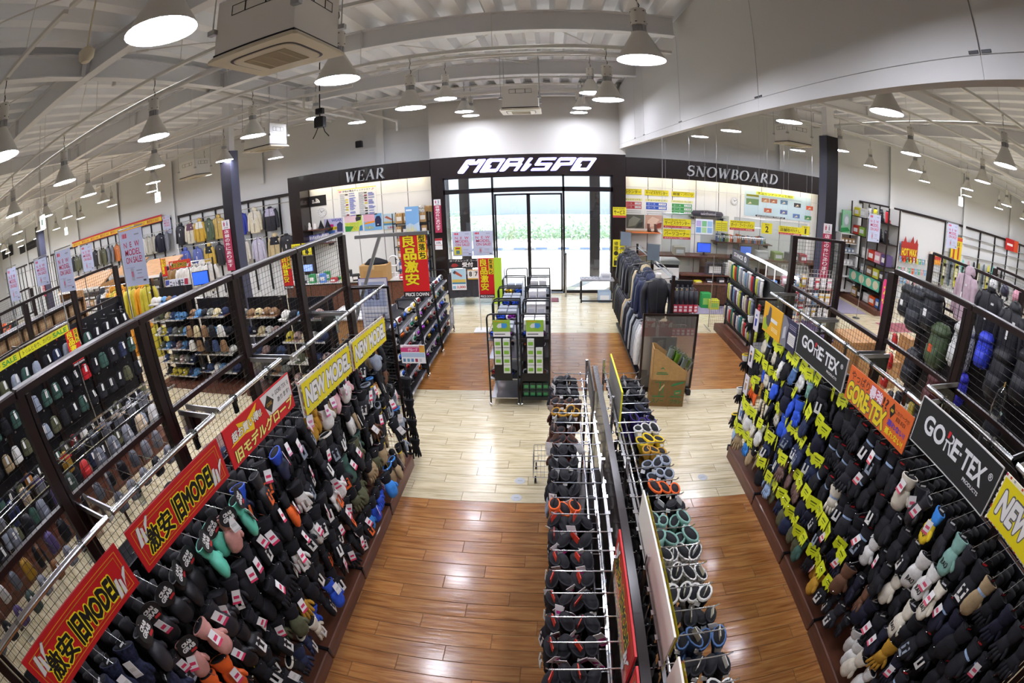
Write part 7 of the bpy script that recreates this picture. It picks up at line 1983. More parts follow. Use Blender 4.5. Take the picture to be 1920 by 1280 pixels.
# chrome double rail of bags in the aisle between the gondolas
br_ = thing('bag_rack', 'low chrome double rail of pouches and backpacks between the two mesh gondolas', 'display rack', (-5.5, 0, 0))
for y in (-.6, 1.0, 2.6, 4.2):
    ob('upright', MB().box(-.02, .02, y - .02, y + .02, 0, 2.0).mesh('upright', M_CHROME), br_)
for x in (-.36, .36, -.06, .06):
    ob('long_rail', MB().box(x - .012, x + .012, -.6, 4.2, 1.94, 1.97).mesh('long_rail', M_CHROME), br_)
for z in (1.95, 1.3):
    for k in range(12):
        y = -.5 + k * .42
        ob('cross_bar', MB().tube((-.4, y, z), (.4, y, z), .006, 6).mesh('cross_bar', M_CHROME), br_)
ob('base_deck', MB().box(-.45, .45, -.7, 4.3, .06, .14).mesh('base_deck', M_BLACK), br_)
BC2 = [('8a8c94', 'grey'), ('c22a2a', 'red'), ('5a4a7a', 'plum'), ('b58a2a', 'mustard'), ('d9d7d2', 'white flecked'), ('2a3a6a', 'navy'), ('8a5a34', 'rust'), ('3a4a42', 'dark green'), ('1b1b20', 'black'), ('6a6e78', 'slate'), ('d8c0a0', 'sand')]
for s in (1, -1):
    for row, z in enumerate((1.93, 1.28)):
        for k in range(16):
            y = -.45 + k * .295
            c, n_ = BC2[(k * 5 + row * 3 + (2 if s < 0 else 0)) % len(BC2)] if lr.random() < .6 else lr.choice(BC2[8:10] + BC2[:1])
            pouch((-5.5 + s * .3, y, z), (0 if s > 0 else PI) + lr.uniform(-.3, .3), c, f'{n_} pouch bag, {ORD[k]} from camera, {"upper" if row == 0 else "lower"} bar, {"aisle" if s > 0 else "hall"} side of bag rack', 'pouch bags on the chrome bag rack', lr.random() < .7, lr.uniform(.62, .85))
# folded wear and caps on a low wooden table
CAP = {}
CAP['crown'] = MB().loft([(0, 0, 0, .09, .1), (0, 0, .05, .088, .098), (0, 0, .09, .07, .08), (0, 0, .115, .035, .04), (0, 0, .12, .005, .005)], 14).mesh('crown', M_FAB, True)
_b = MB()
_b.rings([[(.085 * math.sin(a), -.08 * math.cos(a), .005) for a in [(-1.1 + 2.2 * k / 8) for k in range(9)]], [(.1 * math.sin(a) * 1.0, -.09 - .085 * math.cos(a * .8), -.005 + .012 * math.cos(a)) for a in [(-1.1 + 2.2 * k / 8) for k in range(9)]]], False, False, closed=False)
CAP['brim'] = _b.mesh('brim', M_FAB, True)
CAP['button'] = MB().lathe([(.012, .118), (.008, .126), (.0005, .127)], 8).mesh('top_button', M_FAB)
CAP['patch'] = MB().box(-.03, .03, -.1, -.097, .03, .065).mesh('front_patch', M_CARD)
def cap(loc, rz, col, lb, group, brim=None, sc=1.2, patch=None):
    r = thing('cap', lb, 'hat', M=Matrix.Translation(loc) @ Matrix.Rotation(rz, 4, 'Z') @ Matrix.Scale(sc, 4), group=group)
    ob('crown', CAP['crown'], r, col=col)
    ob('brim', CAP['brim'], r, col=brim or col)
    ob('top_button', CAP['button'], r, col=col)
    if patch: ob('front_patch', CAP['patch'], r, col=patch)
    return r
CC = [('c9b98e', 'sand'), ('7a7a70', 'stone grey'), ('3a4a6a', 'denim blue'), ('1b1b20', 'black'), ('d6d2c6', 'off-white'), ('8a6a4a', 'brown'), ('5a5b42', 'olive'), ('b9a83a', 'yellow'), ('5f8fb8', 'sky blue'), ('a0857a', 'mauve'), ('2a3350', 'navy')]
def cap_tower(x0, x1, y, zs, lbn, n, dep=.5, seed=0):
    r_ = random.Random(seed)
    t = thing('cap_shelf', f'tiered shelf of caps {lbn}', 'shelf', ((x0 + x1) / 2, y, 0))
    h = (x1 - x0) / 2
    for a in (-h, h):
        ob('side_post', MB().box(a - .025, a + .025, -.03, .03, 0, zs[-1] + .35).mesh('side_post', M_DARKF), t)
    ob('back_board', MB().box(-h, h, .26, .28, .1, zs[-1] + .3).mesh('back_board', M_BLACK), t)
    ob('plinth', MB().box(-h - .1, h + .1, -.4, .3, 0, .12).mesh('plinth', M_WOODP), t)
    for k, z in enumerate(zs):
        s_ = ob('shelf_board', MB().box(-h + .03, h - .03, -dep / 2, .26, z - .025, z).mesh('shelf_board', M_WOODP if k == len(zs) - 1 else M_BLACK), t)
        ob('price_lip', MB().box(-h + .03, h - .03, -dep / 2 - .008, -dep / 2, z - .035, z + .005).mesh('price_lip', M_CARD), s_, col='d6d4d0')
        for q in range(n):
            c, n_ = r_.choice(CC)
            cap((x0 + .14 + q * (x1 - x0 - .28) / (n - 1), y - .08 + r_.uniform(-.03, .03), z + .002), r_.uniform(-.3, .3), c, f'{n_} cap, {ORD[q]} across, {ORD[k]} board up, shelf {lbn}', 'caps on the tiered shelves', patch=r_.choice((None, 'e2e0da', '2a2a2e')))
cap_tower(-9.9, -8.5, 8.1, (.3, .66, 1.02, 1.4, 1.78, 2.2), 'behind the hat gondola end', 6, seed=3)
cap_tower(-8.3, -6.95, 8.0, (.5, .95, 1.4, 1.85), 'by the dark column', 6, seed=4)
cap_tower(-6.6, -5.5, 8.0, (.5, .95, 1.4, 1.8), 'between two banners', 5, seed=5)
cap_tower(-5.2, -4.15, 7.6, (.5, .95, 1.4, 1.85), 'behind the red-sign wall end', 5, seed=6)
# hanging bucket hats over the second tower
for k in range(10):
    c, n_ = lr.choice(CC[:6])
    beanie((-8.15 + (k % 5) * .27, 7.62, 1.75 - .35 * (k // 5)), -PI / 2 + lr.uniform(-.2, .2), c, f'{n_} soft hat hooked on the front of the column-side cap shelf, {ORD[k % 5]} across, {"upper" if k < 5 else "lower"}', 'soft hats on the shelf front', False)
tbx = thing('display_table', 'low wooden display table with folded wear and caps past the mesh of the red-sign gondola', 'table', (-4.4, 3.6, 0))
ob('table_top', MB().cbox(-.6, .6, -1.2, 1.2, .84, .9, .01).mesh('table_top', M_WOODP), tbx)
for a in (-.54, .54):
    for b in (-1.1, 1.1):
        ob('leg', MB().box(a - .04, a + .04, b - .04, b + .04, 0, .84).mesh('leg', M_WOODP), tbx)
ob('lower_shelf', MB().box(-.56, .56, -1.15, 1.15, .3, .33).mesh('lower_shelf', M_WOODP), tbx)
for k in range(12):
    c, n_ = (CC + [('d98a4a', 'orange')])[k % 12]
    cap((-4.75 + .34 * (k % 3), 2.65 + .5 * (k // 3), .905), lr.uniform(-2, 2), c, f'{n_} cap lying on the low display table, {ORD[k % 3]} across, {ORD[k // 3]} back', 'caps on the low display table', sc=1.35)
for k in range(5):
    c, n_ = [('4a5f8a', 'denim'), ('8a98ac', 'pale denim'), ('3a4562', 'indigo'), ('b9b9bc', 'grey'), ('5a4a3a', 'brown')][k]
    t = thing('folded_shirt', f'{n_} folded garment on the low display table, {ORD[k]} of five', 'shirt', (-4.05, 2.7 + k * .42, .905), lr.uniform(-.2, .2), 'folded wear on the display table')
    ob('fold', MB().cbox(-.16, .16, -.17, .17, 0, .07, .03).mesh('fold', M_FAB), t, col=c)
    ob('collar', MB().path([(-.06, -.14, .07), (0, -.16, .085), (.06, -.14, .07)], .018, 6).mesh('collar', M_FAB, True), t, col=c)
# wire bargain basket with shoes on the pale floor
wb = thing('bargain_basket', 'white wire bargain basket heaped with denim and orange items on the pale floor', 'basket', (-4.4, 5.55, 0))
m = MB()
for a in range(13):
    x = -.42 + a * .07
    m.tube((x, -.3, .55), (x, -.3, .85), .004, 4).tube((x, .3, .55), (x, .3, .85), .004, 4)
for a in range(9):
    y = -.3 + a * .075
    m.tube((-.42, y, .55), (-.42, y, .85), .004, 4).tube((.42, y, .55), (.42, y, .85), .004, 4)
for z in (.55, .65, .75, .85):
    m.path([(-.42, -.3, z), (.42, -.3, z), (.42, .3, z), (-.42, .3, z), (-.42, -.3, z)], .007, 4)
stuff(ob('wire_cage', m.mesh('wire_cage', M_WHITE), wb))
ob('floor_board', MB().box(-.42, .42, -.3, .3, .53, .55).mesh('floor_board', M_WOODL), wb)
for a in (-.38, .38):
    for b in (-.26, .26):
        ob('leg', MB().tube((a, b, 0), (a, b, .55), .012, 6).mesh('leg', M_WHITE), wb)
for k in range(9):
    c, n_ = [('4a5f8a', 'denim'), ('d9743a', 'orange'), ('5a6a8a', 'slate blue')][k % 3]
    t = thing('soft_pouch', f'{n_} pouch heaped in the wire bargain basket, {ORD[k // 3]} row, {ORD[k % 3]} across', 'bag', (-4.66 + .25 * (k % 3), 5.4 + .17 * (k // 3), .6), lr.uniform(-2, 2), 'pouches in the bargain basket')
    ob('body', MB().loft([(0, 0, 0, .1, .07), (0, 0, .08, .12, .08), (0, 0, .2, .08, .05), (0, 0, .24, .03, .02)], 10).mesh('body', M_FAB, True), t, col=c)
    ob('flap', MB().loft([(0, 0, .17, .09, .06), (0, 0, .2, .085, .055), (0, 0, .225, .05, .03)], 10).mesh('flap', M_FAB, True), t, col=c)
# tall brown box shelving deep on the wear side
bs = thing('shoe_box_shelf', 'tall brown slatted shoe-box shelving behind the hat gondola', 'shelf', (-10.4, 3.6, 0))
ob('side_panel', MB().box(-.3, .3, -2.3, -2.26, 0, 3.2).mesh('side_panel', M_WOODL), bs)
ob('side_panel', MB().box(-.3, .3, 2.26, 2.3, 0, 3.2).mesh('side_panel', M_WOODL), bs)
for k in range(9):
    ob('shelf_board', MB().box(-.3, .32, -2.26, 2.26, .3 + k * .34, .33 + k * .34).mesh('shelf_board', M_DARKF), bs)
k = 0
for row in range(8):
    for q in range(9):
        carton((-10.35, 1.65 + q * .49, .335 + row * .34), (.42, .42, .26), f'brown shoe box, {ORD[q]} along, {ORD[row]} shelf up, tall box shelving behind hat gondola', '8a6844', 'a88a62', rz=PI / 2, group='shoe boxes in the tall shelving', name='shoe_box')
# sloping wooden canopies of the shoe walls
for k, (x, y, w, lb) in enumerate(((-19.5, 11.6, 4.6, 'long sloping wooden canopy of the shoe corner deep in the wear hall'), (-14.0, 12.0, 2.2, 'short wooden shelf top with white edge before the jacket wall'), (-17.8, 13.4, 2.0, 'wooden shelf top with white edge farther along the jacket wall'))):
    t = thing('shoe_display', lb, 'display shelf', (x, y, 0))
    ob('canopy', MB().add([(-w / 2, -.6, 2.3), (w / 2, -.6, 2.3), (w / 2, .5, 2.75), (-w / 2, .5, 2.75), (-w / 2, -.6, 2.36), (w / 2, -.6, 2.36), (w / 2, .5, 2.81), (-w / 2, .5, 2.81)], [(0, 1, 2, 3), (7, 6, 5, 4), (0, 4, 5, 1), (1, 5, 6, 2), (2, 6, 7, 3), (3, 7, 4, 0)]).mesh('canopy', M_WOODL), t)
    ob('white_edge', MB().box(-w / 2, w / 2, -.62, -.6, 2.28, 2.37).mesh('white_edge', M_WHITE), t)
    for a in (-w / 2 + .05, w / 2 - .05):
        ob('side_panel', MB().box(a - .03, a + .03, -.5, .5, 0, 2.4).mesh('side_panel', M_WOODL), t)
    for z in (.5, 1.0, 1.5, 1.95):
        ob('shelf_board', MB().box(-w / 2, w / 2, -.5, .5, z, z + .03).mesh('shelf_board', M_DARKF), t)
    for z in (.53, 1.03, 1.53):
        n = int(w / .42)
        for q in range(n):
            c, n_ = lr.choice([('b08a55', 'brown'), ('d8d4cc', 'white'), ('2a2a2e', 'black')])
            carton((x - w / 2 + .3 + q * .42, y - .25, z), (.34, .3, .26), f'{n_} shoe box, {ORD[q]} across, shelf at {["knee", "waist", "chest"][int(z * 2) - 1]} height, {["long sloping canopy", "short white-edged shelf", "far white-edged shelf"][k]}', c, 'c9a8a0' if c != 'b08a55' else 'd8c8b0', group='shoe boxes under the wooden canopies', name='shoe_box')
# hat writing board and banners
sign('hand_sign', 'white hand-lettered hat sign with blue splashes above the cap shelves', 'sign', (-9.75, 9.0, 2.4), FR_F, 1.02, .34, 'd6d8de', [T('ニット帽子', .2, .4, .8, .9, '20202a', .03), T('ビスポール', .35, .1, .8, .34, '20202a', .02), Pp([(.82, .5), (.98, .45), (1, .95), (.86, .95)], 'b02a44'), Pp([(0, .5), (.16, .6), (.2, .95), (.02, .95)], '3a4aa0'), Pp([(0, .02), (.3, .05), (.2, .3), (.02, .35)], '5a64b0'), Pp([(.7, .0), (.98, .02), (.95, .3), (.8, .2)], '3a4aa0')])
old_model('small red sale sign with black lettering hung above the cap shelves', -.46, .46, 2.95, FR_F, x=-9.5, h=.22)
_s = [o for o in D.objects if o.name.startswith('sale_sign')][-1]
_s.matrix_basis = Matrix.Translation((-9.5, 9.0, 2.95)) @ FR_F.to_4x4()
price_down('narrow yellow and red banner deep in the wear hall beside the small red sale sign', (-10.22, 9.0, 2.9), FR_F, .24, .54)
hs = thing('sign_gantry', 'thin steel stand behind the cap shelves holding the hat sign and small red signs', 'sign stand', (-9.7, 9.02, 0))
for x in (-.66, .55):
    ob('pole', MB().tube((x, 0, 0), (x, 0, 3.2), .014, 6).mesh('pole', M_STEEL), hs)
for z in (2.4, 2.95):
    ob('cross_tube', MB().tube((-.66, 0, z), (.55, 0, z), .01, 6).mesh('cross_tube', M_STEEL), hs)
ob('foot', MB().box(-.75, .65, -.2, .2, 0, .02).mesh('foot', M_STEEL), hs)
hs2 = thing('banner_stand', 'thin steel stand with the narrow red banner before the checkout counter', 'sign stand', (-5.53, 8.52, 0))
ob('pole', MB().tube((0, 0, 0), (0, 0, 2.95), .012, 6).mesh('pole', M_STEEL), hs2)
ob('foot', MB().lathe([(.18, 0), (.18, .02), (.0005, .02)], 12).mesh('foot', M_STEEL), hs2)
price_down('narrow red banner seen through the mesh before the checkout counter', (-5.53, 8.5, 2.55), FR_F, .26, .74)
price_down('tiny red and yellow banner on the hat gondola rail', (-7.6, 3.95, 2.6), FR_L, .3, .6)
for k, (x, y, z0, z1, lb) in enumerate(((-5.86, 4.52, 3.36, 4.2, 'pale blue sale banner hung over the bag rack, largest of them in the wear hall'), (-7.25, 3.91, 3.55, 4.22, 'pale blue sale banner above the hat gondola rail, second largest'),
                              (-10.9, 6.7, 3.5, 4.15, 'pale blue sale banner between the dark far column and the largest banner'), (-9.1, 3.49, 3.65, 4.25, 'pale blue sale banner in front of the orange jackets at the hall edge'),
                              (-8.18, 3.84, 3.75, 4.21, 'pale blue sale banner half hidden beside the far dark column'))):
    sale_banner(lb, (x, y, (z0 + z1) / 2), FR_F, .62, z1 - z0)
    sd_ = thing('banner_pole', f'thin steel pole arm carrying a pale blue sale banner, {ORD[k]} in the wear hall', 'sign stand', (x - .36, y + .02, 0))
    ob('pole', MB().tube((0, 0, 0), (0, 0, z1 + .04), .014, 6).mesh('pole', M_STEEL), sd_)
    ob('arm', MB().tube((0, 0, z1 + .03), (.66, 0, z1 + .03), .01, 6).mesh('arm', M_STEEL), sd_)
    ob('foot', MB().lathe([(.16, 0), (.16, .02), (.0005, .02)], 12).mesh('foot', M_STEEL), sd_)
sale_banner('narrow pale blue sale banner on the jacket wall beside the yellow strip', (-17.84, 16.35, 3.95), FR_F, .62, .9)
# jacket wall on the front wall
def wall_rack(x0, x1, lb, rows):
    t = thing('wall_rack', lb, 'clothes rack', ((x0 + x1) / 2, YB - .05, 0))
    h = (x1 - x0) / 2
    ob('top_band', MB().box(-h, h, -.06, .04, 4.14, 4.26).mesh('top_band', M_FAS), t)
    n = max(2, round((x1 - x0) / .95))
    for k in range(n + 1):
        a = -h + 2 * h * k / n
        ob('slotted_upright', MB().box(a - .03, a + .03, -.02, .04, .3, 4.14).mesh('slotted_upright', M_BLACK), t)
    for z in rows:
        ob('hang_rail', MB().tube((-h, -.3, z), (h, -.3, z), .016, 8).mesh('hang_rail', M_CHROME), t)
        for k in range(n + 1):
            a = -h + 2 * h * k / n
            ob('rail_bracket', MB().box(a - .008, a + .008, -.3, 0, z - .015, z + .015).mesh('rail_bracket', M_BLACK), t)
    return t
wall_rack(-17.1, -13.6, 'black-framed wall rack of colourful jackets beyond the dark column', (3.9, 2.7))
wall_rack(-13.3, -9.95, 'black-framed wall rack of jackets between dark column and wear pavilion', (3.9, 2.6))
wall_rack(-29.5, -17.6, 'long dark wall rack of ski wear under the red and yellow strip', (3.7, 2.4))
wall_rack(-45, -30.5, 'last dark wall rack of wear deep in the wear hall', (3.7, 2.4))
wj = [(-16.75, '1e1e26', 'black and white', None, 0), (-16.0, 'cfc8b4', 'cream', '6a4a5a', 0), (-15.35, 'c9a23a', 'mustard and white', 'e0ddd2', 0), (-14.7, '4f5f48', 'green and black', None, 0), (-14.1, 'c2a45a', 'sand yellow', None, 0),
      (-12.75, '2a3a9a', 'royal blue', None, 0), (-11.95, 'd8cfb4', 'cream', 'd8d2c0', 0), (-11.1, '2a2a30', 'black and lilac', 'b9b4c8', 0),
      (-16.6, '4a5aa8', 'blue', None, 1), (-15.7, '5a68a8', 'slate blue', None, 1), (-14.9, 'c9a84a', 'yellow and black', '2a2a2a', 1), (-14.2, '26262c', 'black', None, 1), (-12.8, 'd6d0c2', 'cream', None, 1), (-11.9, 'b9b4c4', 'lilac', None, 1), (-11.0, 'c2ae84', 'tan and black', '26262c', 1), (-10.4, '26262c', 'black', None, 1)]
for k, (x, c, n_, yk, row) in enumerate(wj):
    jacket((x, YB - .35, 3.8 if row == 0 else 2.6), lr.uniform(-.2, .2), c, f'{n_} jacket, {"upper" if row == 0 else "lower"} rail of the wall rack, {ORD[k]} in the display', 'jackets on the front wall', 's', hood=k % 2 == 0, yoke=yk, tagc='e8e6e2' if k % 3 == 0 else None, sc=(1.12, 1, 1.32), name='ski_jacket')
k = 0
for row, z in enumerate((3.6, 2.3)):
    for q in range(22):
        x = -29 + q * .53
        c, n_ = lr.choice([('d6d4ce', 'white'), ('26262c', 'black'), ('1c1d2e', 'midnight'), ('7a7c84', 'grey'), ('5a5b42', 'olive'), ('c9743a', 'orange'), ('b9b4a4', 'stone')])
        jacket((x, YB - .35, z), lr.uniform(-.9, .9), c, f'{n_} jacket, {ORD[q]} along the {"upper" if row == 0 else "lower"} rail under the red and yellow strip', 'jackets under the red and yellow strip', 'p' if lr.random() < .25 else 's', sc=(1.05, 1, 1.25), name='ski_jacket')
sign('strip_sign', 'long red and yellow sale strip above the wear rack on the front wall', 'sign', (-23.5, YB - .16, 4.36), FR_F, 10.4, .34, 'c2202a', [Rr(.002, .1, .998, .72, 'e8c81e')] + [T('最終処分 SALE', .02 + k * .122, .2, .12 + k * .122, .64, 'c23a1c', .02) for k in range(8)])
# racks of wear out on the wear hall floor
k = 0
for (x, y, L, cols, lb) in ((-12.0, 8.6, 3.0, [('e39a1e', 'golden'), ('d8d4cc', 'white'), ('2a2a30', 'black'), ('c9b93a', 'yellow')], 'golden wear before the shoe corner'),
                            (-16.6, 5.6, 3.2, [('e0622a', 'orange'), ('e0622a', 'orange'), ('2f4f3a', 'green'), ('26262c', 'black')], 'orange wear by the hall edge'),
                            (-11.3, 11.0, 2.6, [('26262c', 'black'), ('8a6a3a', 'brown'), ('d6d2c8', 'white'), ('5a6a9a', 'blue')], 'mixed wear behind the hat sign')):
    rk_ = thing('garment_rack', f'chrome floor rack of {lb}', 'clothes rack', (x, y, 0))
    for a in (-L / 2, L / 2):
        ob('post', MB().box(a - .02, a + .02, -.02, .02, 0, 2.75).box(a - .02, a + .02, -.3, .3, 0, .04).mesh('post', M_BLACK), rk_)
    for z in (2.7, 1.5):
        ob('hang_rail', MB().tube((-L / 2, 0, z), (L / 2, 0, z), .016, 8).mesh('hang_rail', M_CHROME), rk_)
    for row, z in enumerate((2.58, 1.4)):
        n = int(L / .3)
        for q in range(n):
            c, n_ = lr.choice(cols)
            jacket((x - L / 2 + .2 + q * (L - .4) / (n - 1), y, z), lr.uniform(.3, 1.2), c, f'{n_} jacket, {ORD[q]} along {"upper" if row == 0 else "lower"} bar, rack of {lb}', 'jackets on floor racks', 's', hood=q % 2 == 0, sc=(1, 1, 1.2), name='rack_jacket')
sign('brand_board', 'black cloth board with white brand letters on the hat gondola side', 'sign', (-8.4, 5.605, 2.75), FR_F, .9, .5, '1b1b20', [T('COSMIZE', .08, .36, .92, .62, 'e0dedb', .03)])
for k, (x, y, w, h, z, c, lb) in enumerate(((-37.0, YB - .1, 5.5, .6, 5.5, '1b1a1e', 'black wall board high on the front wall deep in the wear hall'), (-43.5, YB - .1, 3.5, .9, 5.9, '1b1a1e', 'black wall board hung highest, at the deep end of the wear hall'))):
    sign('wall_board', lb, 'sign', (x, y, z), FR_F, w, h, c, [Rr(.3, .4, .7, .6, '3a3a3e')])
for k, (x, y, z, lb) in enumerate(((-10.72, 5.24, 5.0, 'white green exit light box hanging over the wear hall floor'), (-12.1, 10.75, 5.0, 'small exit light box hanging near the jacket wall'), (-19.9, 11.1, 5.0, 'tiny exit light box deepest over the wear hall'), (14.85, 11.6, 5.0, 'exit light box on the snowboard side wall lamps'))):
    t = thing('exit_sign', lb, 'sign', M=Matrix.Translation((x, y, z)) @ FR_F.to_4x4())
    ob('light_box', MB().box(-.13, .13, -.16, .16, -.04, .0).mesh('light_box', mat('exit_white', 'f4fff8', .4, emit=2.0)), t)
    prints(t, .26, .32, 0, [Rr(.3, .3, .7, .7, '2faa6a'), Rr(.55, .4, .66, .62, 'f4fff8'), Pp([(.34, .36), (.4, .36), (.46, .5), (.5, .62), (.42, .64), (.4, .5)], 'f4fff8')])
    ob('drop_rod', MB().tube((0, .16, -.02), (0, DECK + .2 - z, -.02), .012, 6).mesh('drop_rod', M_PIPE), t)
# ================================================================== SNOWBOARD HALL (beyond the black-sign gondola)
rr_ = random.Random(77)
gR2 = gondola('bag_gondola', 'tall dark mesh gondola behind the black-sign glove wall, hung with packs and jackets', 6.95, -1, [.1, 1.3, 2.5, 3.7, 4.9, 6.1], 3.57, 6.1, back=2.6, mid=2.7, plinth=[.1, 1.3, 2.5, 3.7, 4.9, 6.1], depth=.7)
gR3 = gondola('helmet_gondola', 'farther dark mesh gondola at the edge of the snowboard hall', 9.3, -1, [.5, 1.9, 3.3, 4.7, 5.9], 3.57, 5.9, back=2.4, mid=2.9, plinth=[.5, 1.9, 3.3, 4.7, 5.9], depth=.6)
PACK = {}
PACK['body'] = MB().loft([(0, 0, 0, .11, .14), (0, 0, .05, .14, .17), (0, 0, .3, .14, .175), (0, 0, .48, .12, .15), (0, 0, .55, .06, .09)], 14, pw=3).mesh('body', M_SOFT, True)
PACK['bodyp'] = MB().loft([(0, 0, 0, .11, .14), (0, 0, .05, .14, .17), (0, 0, .3, .14, .175), (0, 0, .48, .12, .15), (0, 0, .55, .06, .09)], 14, pw=3).mesh('body', M_PRINT, True)
PACK['pocket'] = MB().loft([(-.11, 0, .06, .06, .12), (-.12, 0, .08, .07, .13), (-.12, 0, .26, .065, .13), (-.11, 0, .28, .05, .12)], 12, pw=3.5).mesh('front_pocket', M_SOFT, True)
PACK['lid'] = MB().loft([(-.01, 0, .44, .14, .165), (-.01, 0, .5, .14, .16), (0, 0, .57, .08, .11)], 12, pw=3).mesh('lid', M_SOFT, True)
PACK['strap'] = MB().path([(.13, -.08, .5), (.2, -.09, .4), (.2, -.1, .2), (.13, -.12, .06)], .018, 6).path([(.13, .08, .5), (.2, .09, .4), (.2, .1, .2), (.13, .12, .06)], .018, 6).path([(.06, -.04, .54), (.06, 0, .62), (.06, .04, .54)], .012, 6).mesh('shoulder_strap', M_FAB)
PACK['tag'] = MB().box(-.19, -.187, -.04, .04, .2, .3).mesh('hang_tag', M_CARD)
def pack(loc, rz, col, lb, tagc=None, pr=False, sc=1., lid=None, group=None):
    r = thing('backpack', lb, 'backpack', M=Matrix.Translation(loc) @ Matrix.Rotation(rz, 4, 'Z') @ Matrix.Scale(sc, 4), group=group)
    ob('body', PACK['bodyp' if pr else 'body'], r, col=col)
    ob('front_pocket', PACK['pocket'], r, col=col)
    ob('lid', PACK['lid'], r, col=lid or col)
    ob('shoulder_strap', PACK['strap'], r, col='1b1b20')
    if tagc: ob('hang_tag', PACK['tag'], r, col=tagc)
    return r
pk = [(6.38, 5.75, 2.2, '2a2c32', 'dark grey', None, 0, 1.35), (6.38, 5.05, 1.85, '4a5a3c', 'olive green', 'd8562a', 0, 1.25), (6.38, 4.48, 2.05, 'c9c9c4', 'black and white patterned', None, 1, 1.3), (6.38, 3.98, 2.3, '3a4ad0', 'blue and pink patterned', None, 1, .9),
      (6.38, 3.5, 2.0, '1b1b20', 'black', None, 0, 1.35), (6.38, 3.0, 2.2, '1b1b20', 'black', None, 0, 1.3), (6.38, 6.1, 2.35, '1f2024', 'black', 'e8e6e2', 0, 1.0), (6.38, 5.4, 2.35, '22242a', 'charcoal', 'e8e6e2', 0, 1.2), (6.38, 4.3, 1.55, '3a3ac0', 'violet blue patterned', None, 1, .9),
      (6.38, 2.4, 2.2, '1b1b20', 'black', None, 0, 1.2), (6.38, 1.8, 2.1, '2a2a3a', 'midnight', None, 0, 1.2), (6.38, 5.6, 1.3, '1b1b20', 'black', None, 0, 1.1), (6.38, 4.9, 1.2, '5a2a2a', 'maroon', None, 0, 1.), (6.38, 3.3, 1.3, '1b1b20', 'black', 'e8e6e2', 0, 1.1)]
for k, (x, y, z, c, n_, tg_, p_, s_) in enumerate(pk):
    pack((x, y, z), rr_.uniform(-.2, .2), c, f'{n_} backpack on the bag gondola behind the black-sign wall, {ORD[k]} of fourteen', tg_, bool(p_), s_, group='backpacks on the bag gondola')
    ob('hook', HOOK_N, gR2, loc=(-.01, y, z + .62 * s_))
for k in range(8):
    y = 5.95 - k * .22
    pouch((6.35, y, 1.0 + .1 * (k % 2)), PI, rr_.choice(('c8202a', '1b1b20', '3a2a6a', 'b09a3a', 'd6d2c8')), f'small pouch low on the bag gondola behind the lime-tagged gloves, {ORD[k]} along', 'small pouches on the bag gondola', True, .9)
for k in range(3):
    pouch((6.35, 6.25 + .0 * k, 2.0 - .38 * k), PI, 'c0281e', f'red helmet pouch on the end of the bag gondola, {ORD[k]} from the top', 'red pouches on the bag gondola end', True, .8, 'helmet_pouch')
jj = [(6.5, 4.75, 3.5, 'b9a0a8', 'mauve pink', 1), (6.5, 4.15, 3.4, '1b1b20', 'black', 0), (6.5, 3.6, 3.3, '1b1b20', 'black', 1), (6.5, 3.0, 3.35, '26262c', 'charcoal', 0), (6.5, 2.4, 3.4, '1b1b20', 'black', 1), (6.5, 1.7, 3.4, '3a3a44', 'dark grey', 0)]
for k, (x, y, z, c, n_, h) in enumerate(jj):
    jacket((x, y, z), -PI / 2 + rr_.uniform(-.3, .3), c, f'{n_} {"hooded" if h else "zip"} top hung over the bag gondola mesh, {ORD[k]} from its far end', 'tops on the bag gondola', 's', hood=bool(h), tagc='e8e6e2', sc=(1, 1, 1.05), name='hooded_top')
# merchandise on the helmet gondola
for row, z in enumerate((3.2, 2.6, 2.0)):
    for k in range(12):
        c, n_ = rr_.choice([('c8303a', 'red'), ('d8d6d2', 'white'), ('1b1b20', 'black'), ('3a3a4a', 'slate'), ('d99aa8', 'pink')])
        t = thing('helmet', f'{n_} helmet, {ORD[k]} along, {("top", "middle", "lower")[row]} hooks of the helmet gondola', 'helmet', (8.95, 5.7 - k * .38, z), PI + rr_.uniform(-.4, .4), 'helmets on the helmet gondola')
        ob('shell', MB().loft([(0, 0, -.1, .12, .1), (0, 0, -.02, .14, .115), (0, 0, .08, .12, .1), (0, 0, .13, .06, .05), (0, 0, .14, .01, .01)], 12).mesh('shell', M_PLAS, True), t, col=c)
        for s in (1, -1):
            ob('ear_pad', MB().loft([(0, s * .09, -.17, .04, .02), (0, s * .1, -.1, .05, .025)], 8).mesh('ear_pad', M_FAB), t, col='2a2a2e')
        ob('chin_strap', MB().path([(0, .09, -.15), (0, 0, -.24), (0, -.09, -.15)], .008, 5).mesh('chin_strap', M_FAB), t, col='1b1b20')
# wooden crates beyond the low fence
for k, (x, y, w, d, h, lb) in enumerate(((7.85, 9.3, .95, 1.0, .82, 'plain pale wooden crate beyond the low fence, taller one'), (8.0, 8.25, .9, .75, .68, 'plain pale wooden crate in front of the taller crate'), (9.2, 8.5, .25, .5, 1.1, 'narrow pale wooden crate standing on edge beside the crates'))):
    t = thing('wooden_crate', lb, 'crate', (x, y, 0))
    ob('top', MB().cbox(-w / 2 - .01, w / 2 + .01, -d / 2 - .01, d / 2 + .01, h - .03, h, .006).mesh('top', M_WOODL), t)
    n = max(2, int(w / .16))
    for q in range(n):
        a = -w / 2 + w * q / n
        ob('slat', MB().box(a + .003, a + w / n - .003, -d / 2, -d / 2 + .02, 0, h - .03).mesh('slat', M_WOODL), t)
    n = max(2, int(d / .16))
    for q in range(n):
        a = -d / 2 + d * q / n
        for b in (-w / 2, w / 2 - .02):
            ob('slat', MB().box(b, b + .02, a + .003, a + d / n - .003, 0, h - .03).mesh('slat', M_WOODL), t)
